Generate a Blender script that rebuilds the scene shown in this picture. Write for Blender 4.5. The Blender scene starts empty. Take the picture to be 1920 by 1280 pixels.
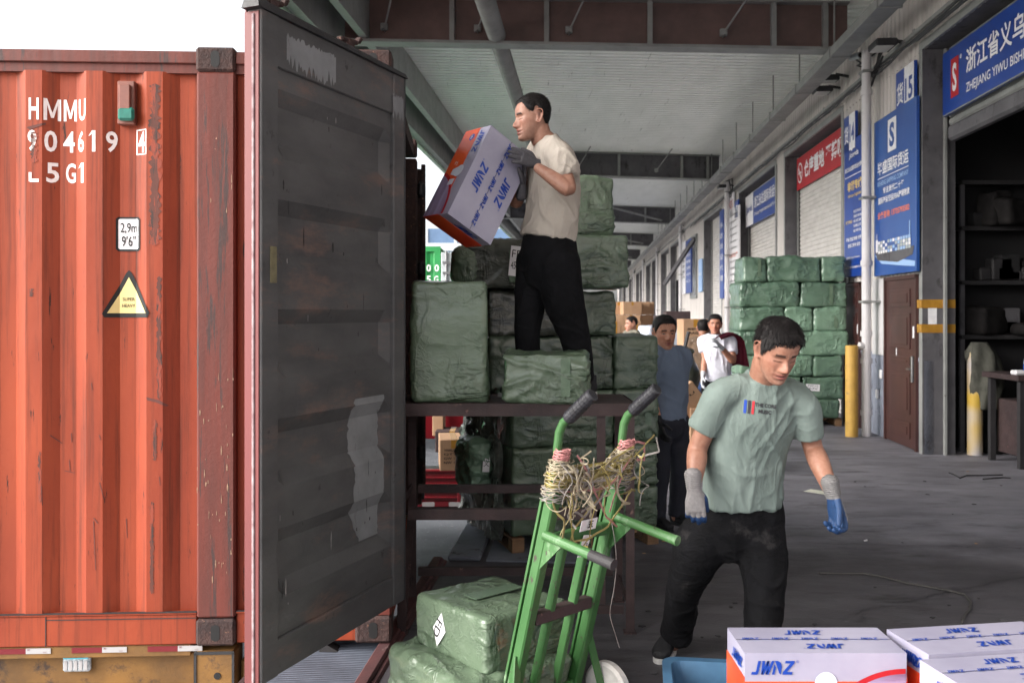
import bpy, bmesh, math, random
import numpy as np
from mathutils import Vector, Matrix
C = bpy.context.scene.collection
R = math.radians
# ---------------------------------------------------------------- camera
cam_d = bpy.data.cameras.new('camera'); cam = bpy.data.objects.new('camera', cam_d); C.objects.link(cam)
EYE = 1.66; F = 1720.0
cam.location = (0, 0, EYE); cam.rotation_euler = (R(90), 0, 0)
cam_d.sensor_width = 36; cam_d.lens = F/1920*36; cam_d.shift_y = -53/1920
cam_d.dof.use_dof = True; cam_d.dof.focus_distance = 4.4; cam_d.dof.aperture_fstop = 4.5
cam_d.clip_start = .05; cam_d.clip_end = 1200
bpy.context.scene.camera = cam
# ---------------------------------------------------------------- sky and sun
SUN_DIR = Vector((-.78, -.36, .52)).normalized()
w = bpy.data.worlds.new("World"); bpy.context.scene.world = w; w.use_nodes = True
nt = w.node_tree; bg = nt.nodes['Background']
sky = nt.nodes.new('ShaderNodeTexSky'); sky.sky_type = 'NISHITA'; sky.sun_disc = False
sky.sun_elevation = math.asin(SUN_DIR.z); sky.sun_rotation = math.atan2(SUN_DIR.x, SUN_DIR.y)
sky.air_density = 1.0; sky.dust_density = 4.0
hs = nt.nodes.new('ShaderNodeHueSaturation'); hs.inputs['Saturation'].default_value = .22
nt.links.new(sky.outputs[0], hs.inputs['Color']); nt.links.new(hs.outputs[0], bg.inputs[0]); bg.inputs[1].default_value = .15
sl = bpy.data.lights.new('sun', 'SUN'); sl.energy = 2.0; sl.angle = R(50); sl.color = (1, .95, .88)
so = bpy.data.objects.new('sun', sl); C.objects.link(so); so.location = (-5, -3, 12)
so.rotation_euler = SUN_DIR.to_track_quat('Z', 'Y').to_euler()
vs = bpy.context.scene.view_settings
vs.view_transform = 'Standard'; vs.look = 'None'; vs.exposure = 1.58; vs.gamma = 1
bpy.context.scene.cycles.max_bounces = 8
# ---------------------------------------------------------------- geometry frames
A = math.atan(140/F); CA, SA = math.cos(A), math.sin(A)
def P(px, py, d): return Vector(((px-960)/F*d, d, EYE-(py-587)/F*d))      # a point d metres ahead
def G(px, py, z=0.0):                                                      # a point on the level z
    d = F*(EYE-z)/(py-587); return P(px, py, d)
def D(u, v, z=0.0): return Vector((v*CA+u*SA, u*CA-v*SA, z))               # dock frame: u along the dock, v across
def u_of(px, v): t = (px-960)/F; d = v/(t*CA-SA); return d*(CA+t*SA)
def z_of(px, py, v): t = (px-960)/F; d = v/(t*CA-SA); return EYE-(py-587)/F*d
def frame(o, ex, ey, ez):
    m = Matrix.Identity(4)
    for i, e in enumerate((ex, ey, ez)):
        for j in range(3): m[j][i] = e[j]
    for j in range(3): m[j][3] = o[j]
    return m
DM = frame(D(0, 0), D(1, 0), D(0, 1), (0, 0, 1))      # local x = u, y = v
def yawm(o, deg): return Matrix.Translation(Vector(o)) @ Matrix.Rotation(R(deg), 4, 'Z')
# ---------------------------------------------------------------- noise
def _hash(ix, iy, iz, seed):
    h = (ix*374761393 + iy*668265263 + iz*2147483647 + seed*1274126177) & 0xffffffff
    h = ((h ^ (h >> 13))*1274126177) & 0xffffffff
    return (h ^ (h >> 16)) & 0xffffffff
def perlin(p, seed=0):
    p = np.asarray(p, float); i = np.floor(p).astype(np.int64); f = p-i; u = f*f*f*(f*(f*6-15)+10)
    out = 0
    for dx in (0, 1):
        for dy in (0, 1):
            for dz in (0, 1):
                h = _hash(i[:, 0]+dx, i[:, 1]+dy, i[:, 2]+dz, seed)
                gx = ((h & 1023)/511.5-1); gy = (((h >> 10) & 1023)/511.5-1); gz = (((h >> 20) & 1023)/511.5-1)
                wgt = (u[:, 0] if dx else 1-u[:, 0])*(u[:, 1] if dy else 1-u[:, 1])*(u[:, 2] if dz else 1-u[:, 2])
                out = out + wgt*(gx*(f[:, 0]-dx)+gy*(f[:, 1]-dy)+gz*(f[:, 2]-dz))
    return out
def ridge(p, seed=0, k=5): return np.exp(-np.abs(perlin(p, seed))*k*2)
# ---------------------------------------------------------------- materials
def col(r, g, b):
    f = lambda c: (c/255/12.92) if c/255 <= .04045 else ((c/255+.055)/1.055)**2.4
    return (f(r), f(g), f(b), 1)
def sc(c, k): return (c[0]*k, c[1]*k, c[2]*k, 1)
MATS = {}
def mat(name, c1, c2=None, ns=4, rough=.6, r2=None, metal=0, bump=0, bs=40, stretch=(1, 1, 1), spots=None, vcol=False,
        coat=0, emit=None, alpha=None, bump2=0, bs2=6, bstretch=(1, 1, 1), ior=None, trans=0, detail=6, spec=None, spots2=None, sheen=0, crease=(), cdist=.012):
    if name in MATS: return MATS[name]
    m = bpy.data.materials.new(name); MATS[name] = m; m.use_nodes = True
    n = m.node_tree.nodes; l = m.node_tree.links; b = n['Principled BSDF']
    tc = n.new('ShaderNodeTexCoord')
    def noi(scale, st=(1, 1, 1), det=6, ro=.6, dist=0):
        mp = n.new('ShaderNodeMapping'); mp.inputs['Scale'].default_value = st
        l.new(tc.outputs['Object'], mp.inputs[0])
        x = n.new('ShaderNodeTexNoise'); x.inputs['Scale'].default_value = scale; x.inputs['Detail'].default_value = det
        x.inputs['Roughness'].default_value = ro; x.inputs['Distortion'].default_value = dist
        l.new(mp.outputs[0], x.inputs['Vector']); return x.outputs['Fac']
    def ramp(src, a, bb):
        r = n.new('ShaderNodeMapRange'); r.inputs['From Min'].default_value = a; r.inputs['From Max'].default_value = bb
        l.new(src, r.inputs['Value']); return r.outputs[0]
    def mix(fac, a, bb):
        x = n.new('ShaderNodeMix'); x.data_type = 'RGBA'; l.new(fac, x.inputs['Factor'])
        for s, k in ((a, 6), (bb, 7)):
            if isinstance(s, tuple): x.inputs[k].default_value = s
            else: l.new(s, x.inputs[k])
        return x.outputs[2]
    cur = c1
    if vcol:
        at = n.new('ShaderNodeAttribute'); at.attribute_name = 'Col'; cur = at.outputs['Color']
        if c2 is not None:
            mm = n.new('ShaderNodeMix'); mm.data_type = 'RGBA'; mm.blend_type = 'MULTIPLY'; mm.inputs['Factor'].default_value = 1
            l.new(cur, mm.inputs[6]); l.new(mix(ramp(noi(ns, stretch), .3, .7), (1, 1, 1, 1), c2), mm.inputs[7]); cur = mm.outputs[2]
    elif c2 is not None:
        cur = mix(ramp(noi(ns, stretch, detail), .32, .68), c1, c2)
    for sp in (spots, spots2):
        if sp:   # (colour, scale, threshold, stretch, softness)
            f = ramp(noi(sp[1], sp[3] if len(sp) > 3 else (1, 1, 1), 8, .7), sp[2], sp[2]+(sp[4] if len(sp) > 4 else .04))
            cur = mix(f, cur, sp[0])
    if isinstance(cur, tuple): b.inputs['Base Color'].default_value = cur
    else: l.new(cur, b.inputs['Base Color'])
    if r2 is not None:
        rr = n.new('ShaderNodeMapRange'); rr.inputs['From Min'].default_value = .3; rr.inputs['From Max'].default_value = .7
        rr.inputs['To Min'].default_value = rough; rr.inputs['To Max'].default_value = r2
        l.new(noi(ns*2.3, stretch), rr.inputs['Value']); l.new(rr.outputs[0], b.inputs['Roughness'])
    else: b.inputs['Roughness'].default_value = rough
    b.inputs['Metallic'].default_value = metal
    if coat: b.inputs['Coat Weight'].default_value = coat; b.inputs['Coat Roughness'].default_value = .12
    if spec is not None: b.inputs['Specular IOR Level'].default_value = spec
    if trans: b.inputs['Transmission Weight'].default_value = trans
    if sheen: b.inputs['Sheen Weight'].default_value = sheen
    if alpha is not None: b.inputs['Alpha'].default_value = alpha
    if emit: b.inputs['Emission Color'].default_value = emit[0]; b.inputs['Emission Strength'].default_value = emit[1]
    prev = None
    for amt, s_, st in ((bump, bs, bstretch), (bump2, bs2, bstretch)):
        if amt:
            bp = n.new('ShaderNodeBump'); bp.inputs['Strength'].default_value = amt; bp.inputs['Distance'].default_value = .01
            l.new(noi(s_, st, 5, .55, .4), bp.inputs['Height'])
            if prev: l.new(prev, bp.inputs['Normal'])
            prev = bp.outputs[0]
    for amt, s_, st, dist in crease:
        src = noi(s_, st, 3, .5, dist); q = n.new('ShaderNodeMath'); q.operation = 'SUBTRACT'; q.inputs[1].default_value = .5; l.new(src, q.inputs[0])
        q2 = n.new('ShaderNodeMath'); q2.operation = 'ABSOLUTE'; l.new(q.outputs[0], q2.inputs[0]); q3 = n.new('ShaderNodeMapRange'); q3.inputs['From Max'].default_value = .09; q3.inputs['To Min'].default_value = 1; q3.inputs['To Max'].default_value = 0; q3.interpolation_type = 'SMOOTHSTEP'; l.new(q2.outputs[0], q3.inputs['Value']); q4 = n.new('ShaderNodeMath'); q4.operation = 'MULTIPLY'; l.new(q3.outputs[0], q4.inputs[0]); l.new(ramp(noi(s_*.55+1.3, (1, 1, 1), 2), .44, .62), q4.inputs[1])
        bp = n.new('ShaderNodeBump'); bp.inputs['Strength'].default_value = amt; bp.inputs['Distance'].default_value = cdist; l.new(q4.outputs[0], bp.inputs['Height'])
        if prev: l.new(prev, bp.inputs['Normal'])
        prev = bp.outputs[0]
    if prev: l.new(prev, b.inputs['Normal'])
    return m
RUST = col(62, 38, 30)
M = dict(
 floor=mat('concrete_floor', col(130, 128, 136), col(98, 96, 103), ns=1.1, rough=.55, r2=.8, bump=.25, bs=60, stretch=(1, 2.2, 1),
           spots=(col(84, 82, 88), 2.3, .53, (1, 3.0, 1), .14), spots2=(col(160, 158, 166), 9, .64, (1, 3.5, 1), .1)),
 floor2=mat('dark_worn_floor', col(90, 87, 89), col(64, 61, 63), ns=1.6, rough=.5, r2=.75, bump=.3, bs=60, stretch=(1, 2.2, 1),
           spots=(col(48, 44, 45), 2.6, .51, (1, 3.0, 1), .12), spots2=(col(108, 104, 106), 11, .63, (1, 4, 1), .1)),
 yard_shade=mat('painted_yard_shade', col(86, 88, 94), col(62, 64, 70), ns=1.5, rough=.85, bump=.6, bs=90, spots=(col(112, 112, 116), 14, .6)),  # rough ground with the yard's shade painted into its colour
 yard=mat('yard_concrete', col(184, 183, 180), col(164, 163, 160), ns=1.5, rough=.85, bump=.6, bs=90, spots=(col(120, 120, 124), 14, .6)),
 slab=mat('edge_concrete', col(120, 124, 134), col(88, 92, 102), ns=3, rough=.8, bump=.4, bs=50, spots=(col(50, 50, 54), 6, .6)),
 orange=mat('orange_paint', col(146, 64, 38), col(122, 50, 32), ns=2.5, rough=.5, r2=.66, stretch=(1, 1, .25), bump=.10, bs=30, bump2=.5, bs2=2.2,
            spots=(col(84, 40, 28), 6, .50, (4.2, 1, .12), .2), spots2=(col(52, 30, 25), 13, .63, (2.4, 1, .26), .04), spec=.25),
 orangew=mat('worn_orange_paint', col(98, 38, 27), col(76, 33, 26), ns=5, rough=.6, r2=.75, stretch=(3, 1, .22), bump=.15, bs=40,
             spots=(col(56, 36, 34), 10, .55, (2.6, 1, .16), .05), spots2=(col(190, 150, 124), 26, .70, (1.2, 1, .5), .015)),
 rust=mat('rusty_casting', col(64, 42, 38), col(40, 28, 28), ns=18, rough=.85, bump=.7, bs=60, spots=(col(128, 92, 74), 40, .62)),
 doorgrey=mat('container_inside_grey', col(84, 83, 84), col(60, 59, 61), ns=2, rough=.5, r2=.65, bump=.15, bs=30, stretch=(1, 1, 2.5),
              spots=(col(112, 88, 80), 1.8, .53, (1, 1, 3), .18), spots2=(col(46, 43, 44), 12, .64, (1, 1, .7), .04)),
 patch=mat('light_grey_touch_up_paint', col(130, 131, 134), col(108, 109, 112), ns=6, rough=.55, spots=(col(96, 94, 96), 18, .63, (3, 1, .5))),
 gasket=mat('black_rubber', col(26, 25, 28), col(40, 39, 43), ns=20, rough=.55, bump=.2, bs=60),
 pinkedge=mat('faded_red_paint', col(104, 42, 42), col(82, 35, 36), ns=3, rough=.6, stretch=(1, 1, .2), spots=(col(96, 52, 50), 24, .66)),
 whitegas=mat('worn_white_gasket', col(150, 138, 140), col(108, 78, 82), ns=24, rough=.7),
 chassis=mat('ochre_chassis_paint', col(128, 90, 38), col(92, 64, 30), ns=4, rough=.7, bump=.2, bs=40, spots=(col(54, 38, 30), 6, .54, (1, 1, 1), .1)),
 dark=mat('dark_grimy_steel', col(44, 42, 44), col(30, 29, 31), ns=6, rough=.7, bump=.3, bs=40),
 white=mat('white_print', col(232, 230, 232), col(214, 212, 216), ns=20, rough=.5),
 letter=mat('worn_white_lettering', col(236, 228, 226), col(214, 200, 198), ns=30, rough=.5, spots=(col(180, 100, 84), 40, .72)),
 black=mat('black_print', col(14, 13, 15), rough=.7),
 sticker=mat('foil_yellow_sticker', col(214, 196, 136), col(196, 174, 112), ns=3, rough=.35),
 refred=mat('red_reflector', col(104, 14, 26), rough=.4), refwhite=mat('white_reflector', col(160, 157, 158), rough=.4),
 brownp=mat('brown_plate', col(126, 78, 66), col(104, 64, 56), ns=12, rough=.6),
 teal=mat('teal_tape', col(34, 112, 98), col(20, 82, 72), ns=20, rough=.3),
 canopy=mat('grey_canopy_sheet', col(238, 240, 237), col(226, 229, 225), ns=.8, rough=.45, bump=.05, bs=20, stretch=(3, 1, 1),
            spots=(col(176, 178, 174), 3, .62, (6, .35, 1), .06)),
 beam=mat('brown_primer_steel', col(104, 80, 76), col(84, 66, 63), ns=3, rough=.6, bump=.08, bs=30),
 flange=mat('grey_painted_steel', col(140, 141, 139), col(118, 119, 118), ns=3, rough=.55, spots=(col(90, 86, 84), 12, .64)),
 clad=mat('white_steel_cladding', col(190, 184, 180), col(172, 166, 162), ns=2, rough=.5, stretch=(1, 1, .3), spots=(col(140, 134, 130), 4, .6, (3, 3, .25), .1)),
 lowwall=mat('blue_grey_plinth', col(142, 147, 162), col(116, 120, 134), ns=4, rough=.8, bump=.2, bs=50, spots=(col(86, 86, 92), 7, .58, (1, 1, .6))),
 reveal=mat('dark_grey_reveal', col(92, 90, 94), col(74, 72, 76), ns=3, rough=.7, spots=(col(48, 44, 46), 5, .55, (1, 1, .5), .12)),
 shutter=mat('pale_shutter_slats', col(206, 202, 198), col(186, 182, 178), ns=3, rough=.5, stretch=(1, 1, 3)),
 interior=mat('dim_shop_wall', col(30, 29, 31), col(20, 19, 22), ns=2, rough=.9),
 pipe=mat('white_plastic_pipe', col(202, 200, 202), col(184, 180, 182), ns=4, rough=.45, stretch=(1, 1, .3)),
 blue=mat('sign_blue', col(26, 66, 150), col(20, 56, 134), ns=2, rough=.35), blue2=mat('poster_blue', col(42, 84, 150), col(28, 66, 138), ns=1.2, rough=.4),
 red=mat('banner_red', col(176, 20, 32), col(156, 16, 28), ns=2, rough=.6), yellowp=mat('yellow_print', col(222, 190, 110), rough=.5),
 orangep=mat('orange_print', col(222, 120, 90), rough=.5), cyanp=mat('pale_print', col(150, 180, 220), rough=.5),
 brown=mat('brown_security_door', col(74, 46, 43), col(60, 38, 36), ns=4, rough=.4, spots=(col(130, 100, 92), 40, .72)),
 steel=mat('worn_steel', col(150, 150, 152), col(110, 110, 112), ns=10, rough=.35, metal=.8),
 yellow=mat('yellow_bollard_paint', col(198, 158, 74), col(176, 138, 66), ns=5, rough=.6, spots=(col(120, 104, 84), 10, .62)),
 table=mat('rusty_brown_angle_steel', col(64, 47, 47), col(42, 31, 32), ns=6, rough=.6, r2=.8, bump=.3, bs=40, spots=(col(110, 84, 78), 14, .64)),
 greenp=mat('green_trolley_paint', col(40, 82, 38), col(64, 104, 58), ns=4, rough=.4, r2=.6, bump=.1, bs=40, stretch=(1, 1, .5),
            spots=(col(110, 134, 104), 10, .59, (1, 1, .4), .1), spots2=(col(58, 50, 44), 24, .61, (1, 1, .6), .02)),
 rubber=mat('black_grip', col(38, 38, 44), col(28, 28, 32), ns=20, rough=.45, bump=.3, bs=80),
 carton=mat('brown_cardboard', col(170, 136, 106), col(152, 120, 94), ns=5, rough=.85, bump=.08, bs=60),
 wood=mat('pallet_wood', col(142, 110, 80), col(104, 78, 58), ns=8, rough=.85, stretch=(1, 6, 1)),
 cwhite=mat('white_glossy_board', col(160, 157, 175), col(142, 139, 160), ns=3, rough=.32),
 cred=mat('red_print_board', col(196, 44, 26), col(214, 84, 44), ns=3, rough=.32), jblue=mat('blue_logo_ink', col(20, 60, 150), rough=.4),
 tub=mat('blue_plastic_tub', col(70, 108, 140), col(56, 90, 120), ns=6, rough=.45),
 treadr=mat('white_wheel_rubber', col(200, 196, 192), col(168, 164, 160), ns=10, rough=.7),
 plasticf=mat('dark_stretch_film', col(112, 120, 112), col(46, 50, 47), ns=5, rough=.16, r2=.35, bump=1.0, bs=14, bstretch=(3, 3, .5), coat=.6, spots=(col(170, 182, 172), 7, .57, (4, 4, .35), .08)),
 truckred=mat('red_truck_paint', col(120, 16, 28), col(98, 14, 24), ns=3, rough=.35), glass=mat('office_glass', col(96, 120, 150), col(70, 90, 118), ns=.3, rough=.15),
 gcont=mat('green_container_paint', col(38, 142, 74), col(30, 120, 62), ns=2, rough=.5), pale=mat('pale_grey_paint', col(176, 182, 184), col(150, 156, 158), ns=3, rough=.5),
 tape=mat('brown_packing_tape', col(176, 130, 54), col(150, 108, 44), ns=10, rough=.2), wrapw=mat('white_stretch_wrap', col(196, 202, 214), col(170, 176, 190), ns=14, rough=.25, bump=.5, bs=20),
)
def bale_mat(k):
    cs = [(col(74, 88, 72), col(58, 71, 57)), (col(86, 102, 84), col(68, 84, 67)), (col(68, 82, 66), col(52, 65, 52)), (col(94, 110, 90), col(74, 90, 72)), (col(66, 70, 60), col(50, 54, 46)), (col(112, 140, 118), col(88, 116, 96)), (col(92, 118, 98), col(72, 98, 80))]
    a, b = cs[k]
    return mat('green_woven_wrap_%s' % 'ABCDEFG'[k], a, b, ns=3.5, rough=.30, r2=.46, bump=.16, bs=52, bump2=.35, bs2=7, coat=.45,
               spots=(sc(a, 1.7), 7, .66, (1, 1, .35), .12), spots2=(sc(b, .55), 2.2, .60, (1, 1, 1.5), .2), bstretch=(1, 1, 1.6), crease=((.8, 3.2, (1, 1, 2.6), .8), (.55, 5, (1.6, 1.6, .7), 1.0), (.3, 12, (1, 1, 1.6), 1.2)), cdist=.012)
# ---------------------------------------------------------------- objects
WM = {}
def tag(o, label=None, cat=None, group=None, kind=None):
    if label: o['label'] = label
    if cat: o['category'] = cat
    if group: o['group'] = group
    if kind: o['kind'] = kind
    return o
def thing(name, label, cat, m=None, group=None):
    o = bpy.data.objects.new(name, None); C.objects.link(o); o.empty_display_size = .2
    m = m if isinstance(m, Matrix) else Matrix.Translation(Vector(m or (0, 0, 0)))
    o.matrix_world = m; WM[o.name] = m.copy(); return tag(o, label, cat, group)
class MB:
    def __init__(s, m=None): s.v = []; s.f = []; s.mi = []; s.M = m or Matrix.Identity(4); s.k = 0; s.c = None
    def add(s, vs, fs):
        o = len(s.v); Mx = s.M
        s.v += [tuple(Mx @ Vector(p)) for p in vs]; s.f += [tuple(i+o for i in f) for f in fs]; s.mi += [s.k]*len(fs); return s
    def box(s, a, b, bev=0, T=None):
        x0, y0, z0 = a; x1, y1, z1 = b
        if x0 > x1: x0, x1 = x1, x0
        if y0 > y1: y0, y1 = y1, y0
        if z0 > z1: z0, z1 = z1, z0
        if bev:
            e = bev; vs = []; 
            for x, sx in ((x0, 1), (x1, -1)):
                for y, sy in ((y0, 1), (y1, -1)):
                    for z, sz in ((z0, 1), (z1, -1)):
                        vs += [(x, y+sy*e, z+sz*e), (x+sx*e, y, z+sz*e), (x+sx*e, y+sy*e, z)]
            bm = bmesh.new()
            for p in vs: bm.verts.new(p)
            bmesh.ops.convex_hull(bm, input=bm.verts); bm.verts.index_update()
            vv = [tuple(q.co) for q in bm.verts]; ff = [tuple(q.index for q in f.verts) for f in bm.faces]; bm.free()
        else:
            vv = [(x0, y0, z0), (x1, y0, z0), (x1, y1, z0), (x0, y1, z0), (x0, y0, z1), (x1, y0, z1), (x1, y1, z1), (x0, y1, z1)]
            ff = [(0, 3, 2, 1), (4, 5, 6, 7), (0, 1, 5, 4), (1, 2, 6, 5), (2, 3, 7, 6), (3, 0, 4, 7)]
        if T is not None: vv = [tuple(T @ Vector(p)) for p in vv]
        return s.add(vv, ff)
    def bar(s, p, q, w, h=None, up=(0, 0, 1), bev=0):
        p, q = Vector(p), Vector(q); h = h or w; t = (q-p); L = t.length; t.normalize(); up = Vector(up)
        if abs(t.dot(up)) > .98: up = Vector((1, 0, 0))
        sd = t.cross(up).normalized(); up = sd.cross(t)
        T = frame(p, t, sd, up); return s.box((0, -w/2, -h/2), (L, w/2, h/2), bev, T)
    def tube(s, pts, r, n=12, cap=True):
        pts = [Vector(p) for p in pts]; m = len(pts); rr = r if isinstance(r, (list, tuple)) else [r]*m
        t0 = (pts[1]-pts[0]).normalized(); up = Vector((0, 0, 1)) if abs(t0.z) < .9 else Vector((1, 0, 0))
        nx = t0.cross(up).normalized(); vs = []; fs = []
        for i, p in enumerate(pts):
            t = (pts[min(i+1, m-1)]-pts[max(i-1, 0)]).normalized(); nx = (nx-t*nx.dot(t)).normalized(); ny = t.cross(nx)
            for k in range(n):
                a = 2*math.pi*k/n; vs.append(p+nx*math.cos(a)*rr[i]+ny*math.sin(a)*rr[i])
        for i in range(m-1):
            for k in range(n): a = i*n+k; b = i*n+(k+1) % n; fs.append((a, b, b+n, a+n))
        if cap: fs += [tuple(range(n-1, -1, -1)), tuple((m-1)*n+k for k in range(n))]
        return s.add(vs, fs)
    def ribbon(s, pts, w, nrm=(0, 0, 1), th=.0015):
        pts = [Vector(p) for p in pts]; m = len(pts); vs = []; fs = []; nrm = Vector(nrm)
        for i, p in enumerate(pts):
            t = (pts[min(i+1, m-1)]-pts[max(i-1, 0)]).normalized(); sd = t.cross(nrm)
            sd = sd.normalized() if sd.length > 1e-4 else Vector((1, 0, 0)); nn = sd.cross(t)
            vs += [p+sd*w/2+nn*th/2, p-sd*w/2+nn*th/2, p-sd*w/2-nn*th/2, p+sd*w/2-nn*th/2]
        for i in range(m-1):
            for k in range(4): a = i*4+k; b = i*4+(k+1) % 4; fs.append((a, a+4, b+4, b))
        fs += [(0, 1, 2, 3), tuple((m-1)*4+k for k in (3, 2, 1, 0))]
        return s.add(vs, fs)
    def lathe(s, prof, T=None, n=24):
        T = T or Matrix.Identity(4); vs = []; fs = []; m = len(prof)
        for r, z in prof:
            for k in range(n): a = 2*math.pi*k/n; vs.append(T @ Vector((r*math.cos(a), r*math.sin(a), z)))
        for i in range(m-1):
            for k in range(n): a = i*n+k; b = i*n+(k+1) % n; fs.append((a, b, b+n, a+n))
        fs += [tuple(range(n-1, -1, -1)), tuple((m-1)*n+k for k in range(n))]
        return s.add(vs, fs)
    def prism(s, poly, o, ex, ey, h):      # flat outline (2-D) extruded by h along ex x ey, both faces capped
        o, ex, ey = Vector(o), Vector(ex), Vector(ey); ez = ex.cross(ey).normalized(); n = len(poly)
        vs = [o+ex*x+ey*y for x, y in poly]+[o+ex*x+ey*y+ez*h for x, y in poly]
        fs = [tuple(range(n-1, -1, -1)), tuple(range(n, 2*n))]+[(i, (i+1) % n, n+(i+1) % n, n+i) for i in range(n)]
        return s.add(vs, fs)
    def build(s, name, mats, parent=None, label=None, cat=None, group=None, kind=None, smooth=False):
        me = bpy.data.meshes.new(name); V = np.array(s.v, float)
        if parent is not None: base = WM[parent.name]
        else:
            base = Matrix.Translation(Vector(((V[:, 0].min()+V[:, 0].max())/2, (V[:, 1].min()+V[:, 1].max())/2, V[:, 2].min())))
        inv = np.array(base.inverted()); V = V @ inv[:3, :3].T + inv[:3, 3]
        me.from_pydata(V.tolist(), [], s.f)
        for mm in (mats if isinstance(mats, (list, tuple)) else [mats]): me.materials.append(mm)
        if max(s.mi, default=0): me.polygons.foreach_set('material_index', s.mi)
        if smooth: me.polygons.foreach_set('use_smooth', [True]*len(s.f))
        if s.c is not None:
            at = me.color_attributes.new('Col', 'FLOAT_COLOR', 'POINT'); at.data.foreach_set('color', np.asarray(s.c, float).ravel())
        me.update()
        bm = bmesh.new(); bm.from_mesh(me); bmesh.ops.recalc_face_normals(bm, faces=bm.faces); bm.to_mesh(me); bm.free()
        o = bpy.data.objects.new(name, me); C.objects.link(o)
        if parent is not None:
            o.parent = parent; WM[o.name] = base.copy()
            if not parent.data is None: pass
        else: o.matrix_world = base; WM[o.name] = base.copy()
        return tag(o, label, cat, group, kind)
def child_fix():    # nested parts are built in their parent's frame, so every child keeps identity local transform
    pass
# ---------------------------------------------------------------- lettering
_tc = {}
def text2d(s, size=1, bold=0, shear=0, space=1.0):
    key = (s, bold, shear, space)
    if key not in _tc:
        cu = bpy.data.curves.new('t', 'FONT'); cu.body = s; cu.size = 1; cu.offset = bold; cu.shear = shear; cu.space_character = space
        cu.resolution_u = 3; cu.align_x = 'LEFT'; cu.fill_mode = 'FRONT'
        o = bpy.data.objects.new('t', cu); C.objects.link(o); dg = bpy.context.evaluated_depsgraph_get()
        me = bpy.data.meshes.new_from_object(o.evaluated_get(dg)); v = np.array([tuple(q.co) for q in me.vertices])[:, :2]
        f = [tuple(p.vertices) for p in me.polygons]
        bpy.data.objects.remove(o); bpy.data.curves.remove(cu); bpy.data.meshes.remove(me)
        v = v-v.min(0); _tc[key] = (v, f)
    v, f = _tc[key]; return v*size, f
def put_text(mb, s, o, ex, ey, h=None, w=None, bold=0, shear=0, off=.002, space=1.0, center=False):
    """text with its lower-left corner at o; h = height in metres, w = total width (stretches)"""
    v, f = text2d(s, 1, bold, shear, space); v = v.copy(); sz = v.max(0)
    k = (h or .1)/sz[1]; kx = (w/sz[0]) if w else k; v = v*np.array([kx, k])
    if center: v[:, 0] -= v[:, 0].max()/2
    o, ex, ey = Vector(o), Vector(ex).normalized(), Vector(ey).normalized(); n = ex.cross(ey).normalized()
    mb.add([o+ex*p[0]+ey*p[1]+n*off for p in v], f); return v[:, 0].max()
LOGO = [  # four slanted capitals of the lamp box logo, unit height
 [(.0, .0), (.22, .0), (.34, .12), (.34, 1), (.55, 1), (.55, .05), (.42, -.0), (.40, -.02)],
]
def jw_logo(mb, o, ex, ey, h, off=.0015):
    sh = .22; o, ex, ey = Vector(o), Vector(ex).normalized(), Vector(ey).normalized(); n = ex.cross(ey).normalized()
    polys = [
     [(0, 0), (.42, 0), (.50, .09), (.50, 1), (.30, 1), (.30, .2), (0, .2)],
     [(.60, 1), (.80, 1), (.86, .38), (.82, 0), (.72, 0)], [(.72, 0), (.92, 0), (1.12, 1), (.96, 1)], [(.96, 1), (1.12, 1), (1.20, .3), (1.14, 0), (1.05, 0)],
     [(1.05, 0), (1.27, 0), (1.50, 1), (1.30, 1)],
     [(1.52, 0), (1.70, 0), (1.70, .52), (1.52, .78)], [(1.52, 1), (1.75, 1), (1.98, .86), (2.12, .60), (2.16, .0), (2.02, .12), (1.86, .42)],
     [(2.30, 1), (2.98, 1), (2.98, .82), (2.30, .82)], [(2.70, .82), (2.98, .82), (2.56, .2), (2.28, .2)], [(2.28, .2), (2.98, .2), (2.98, 0), (2.28, 0)]]
    for p in polys: mb.add([o+ex*(x+sh*y)*h+ey*y*h+n*off for x, y in p], [tuple(range(len(p)))])
    put_text(mb, '®', o+ex*3.3*h+ey*.85*h, ex, ey, h=.2*h, off=off)

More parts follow.
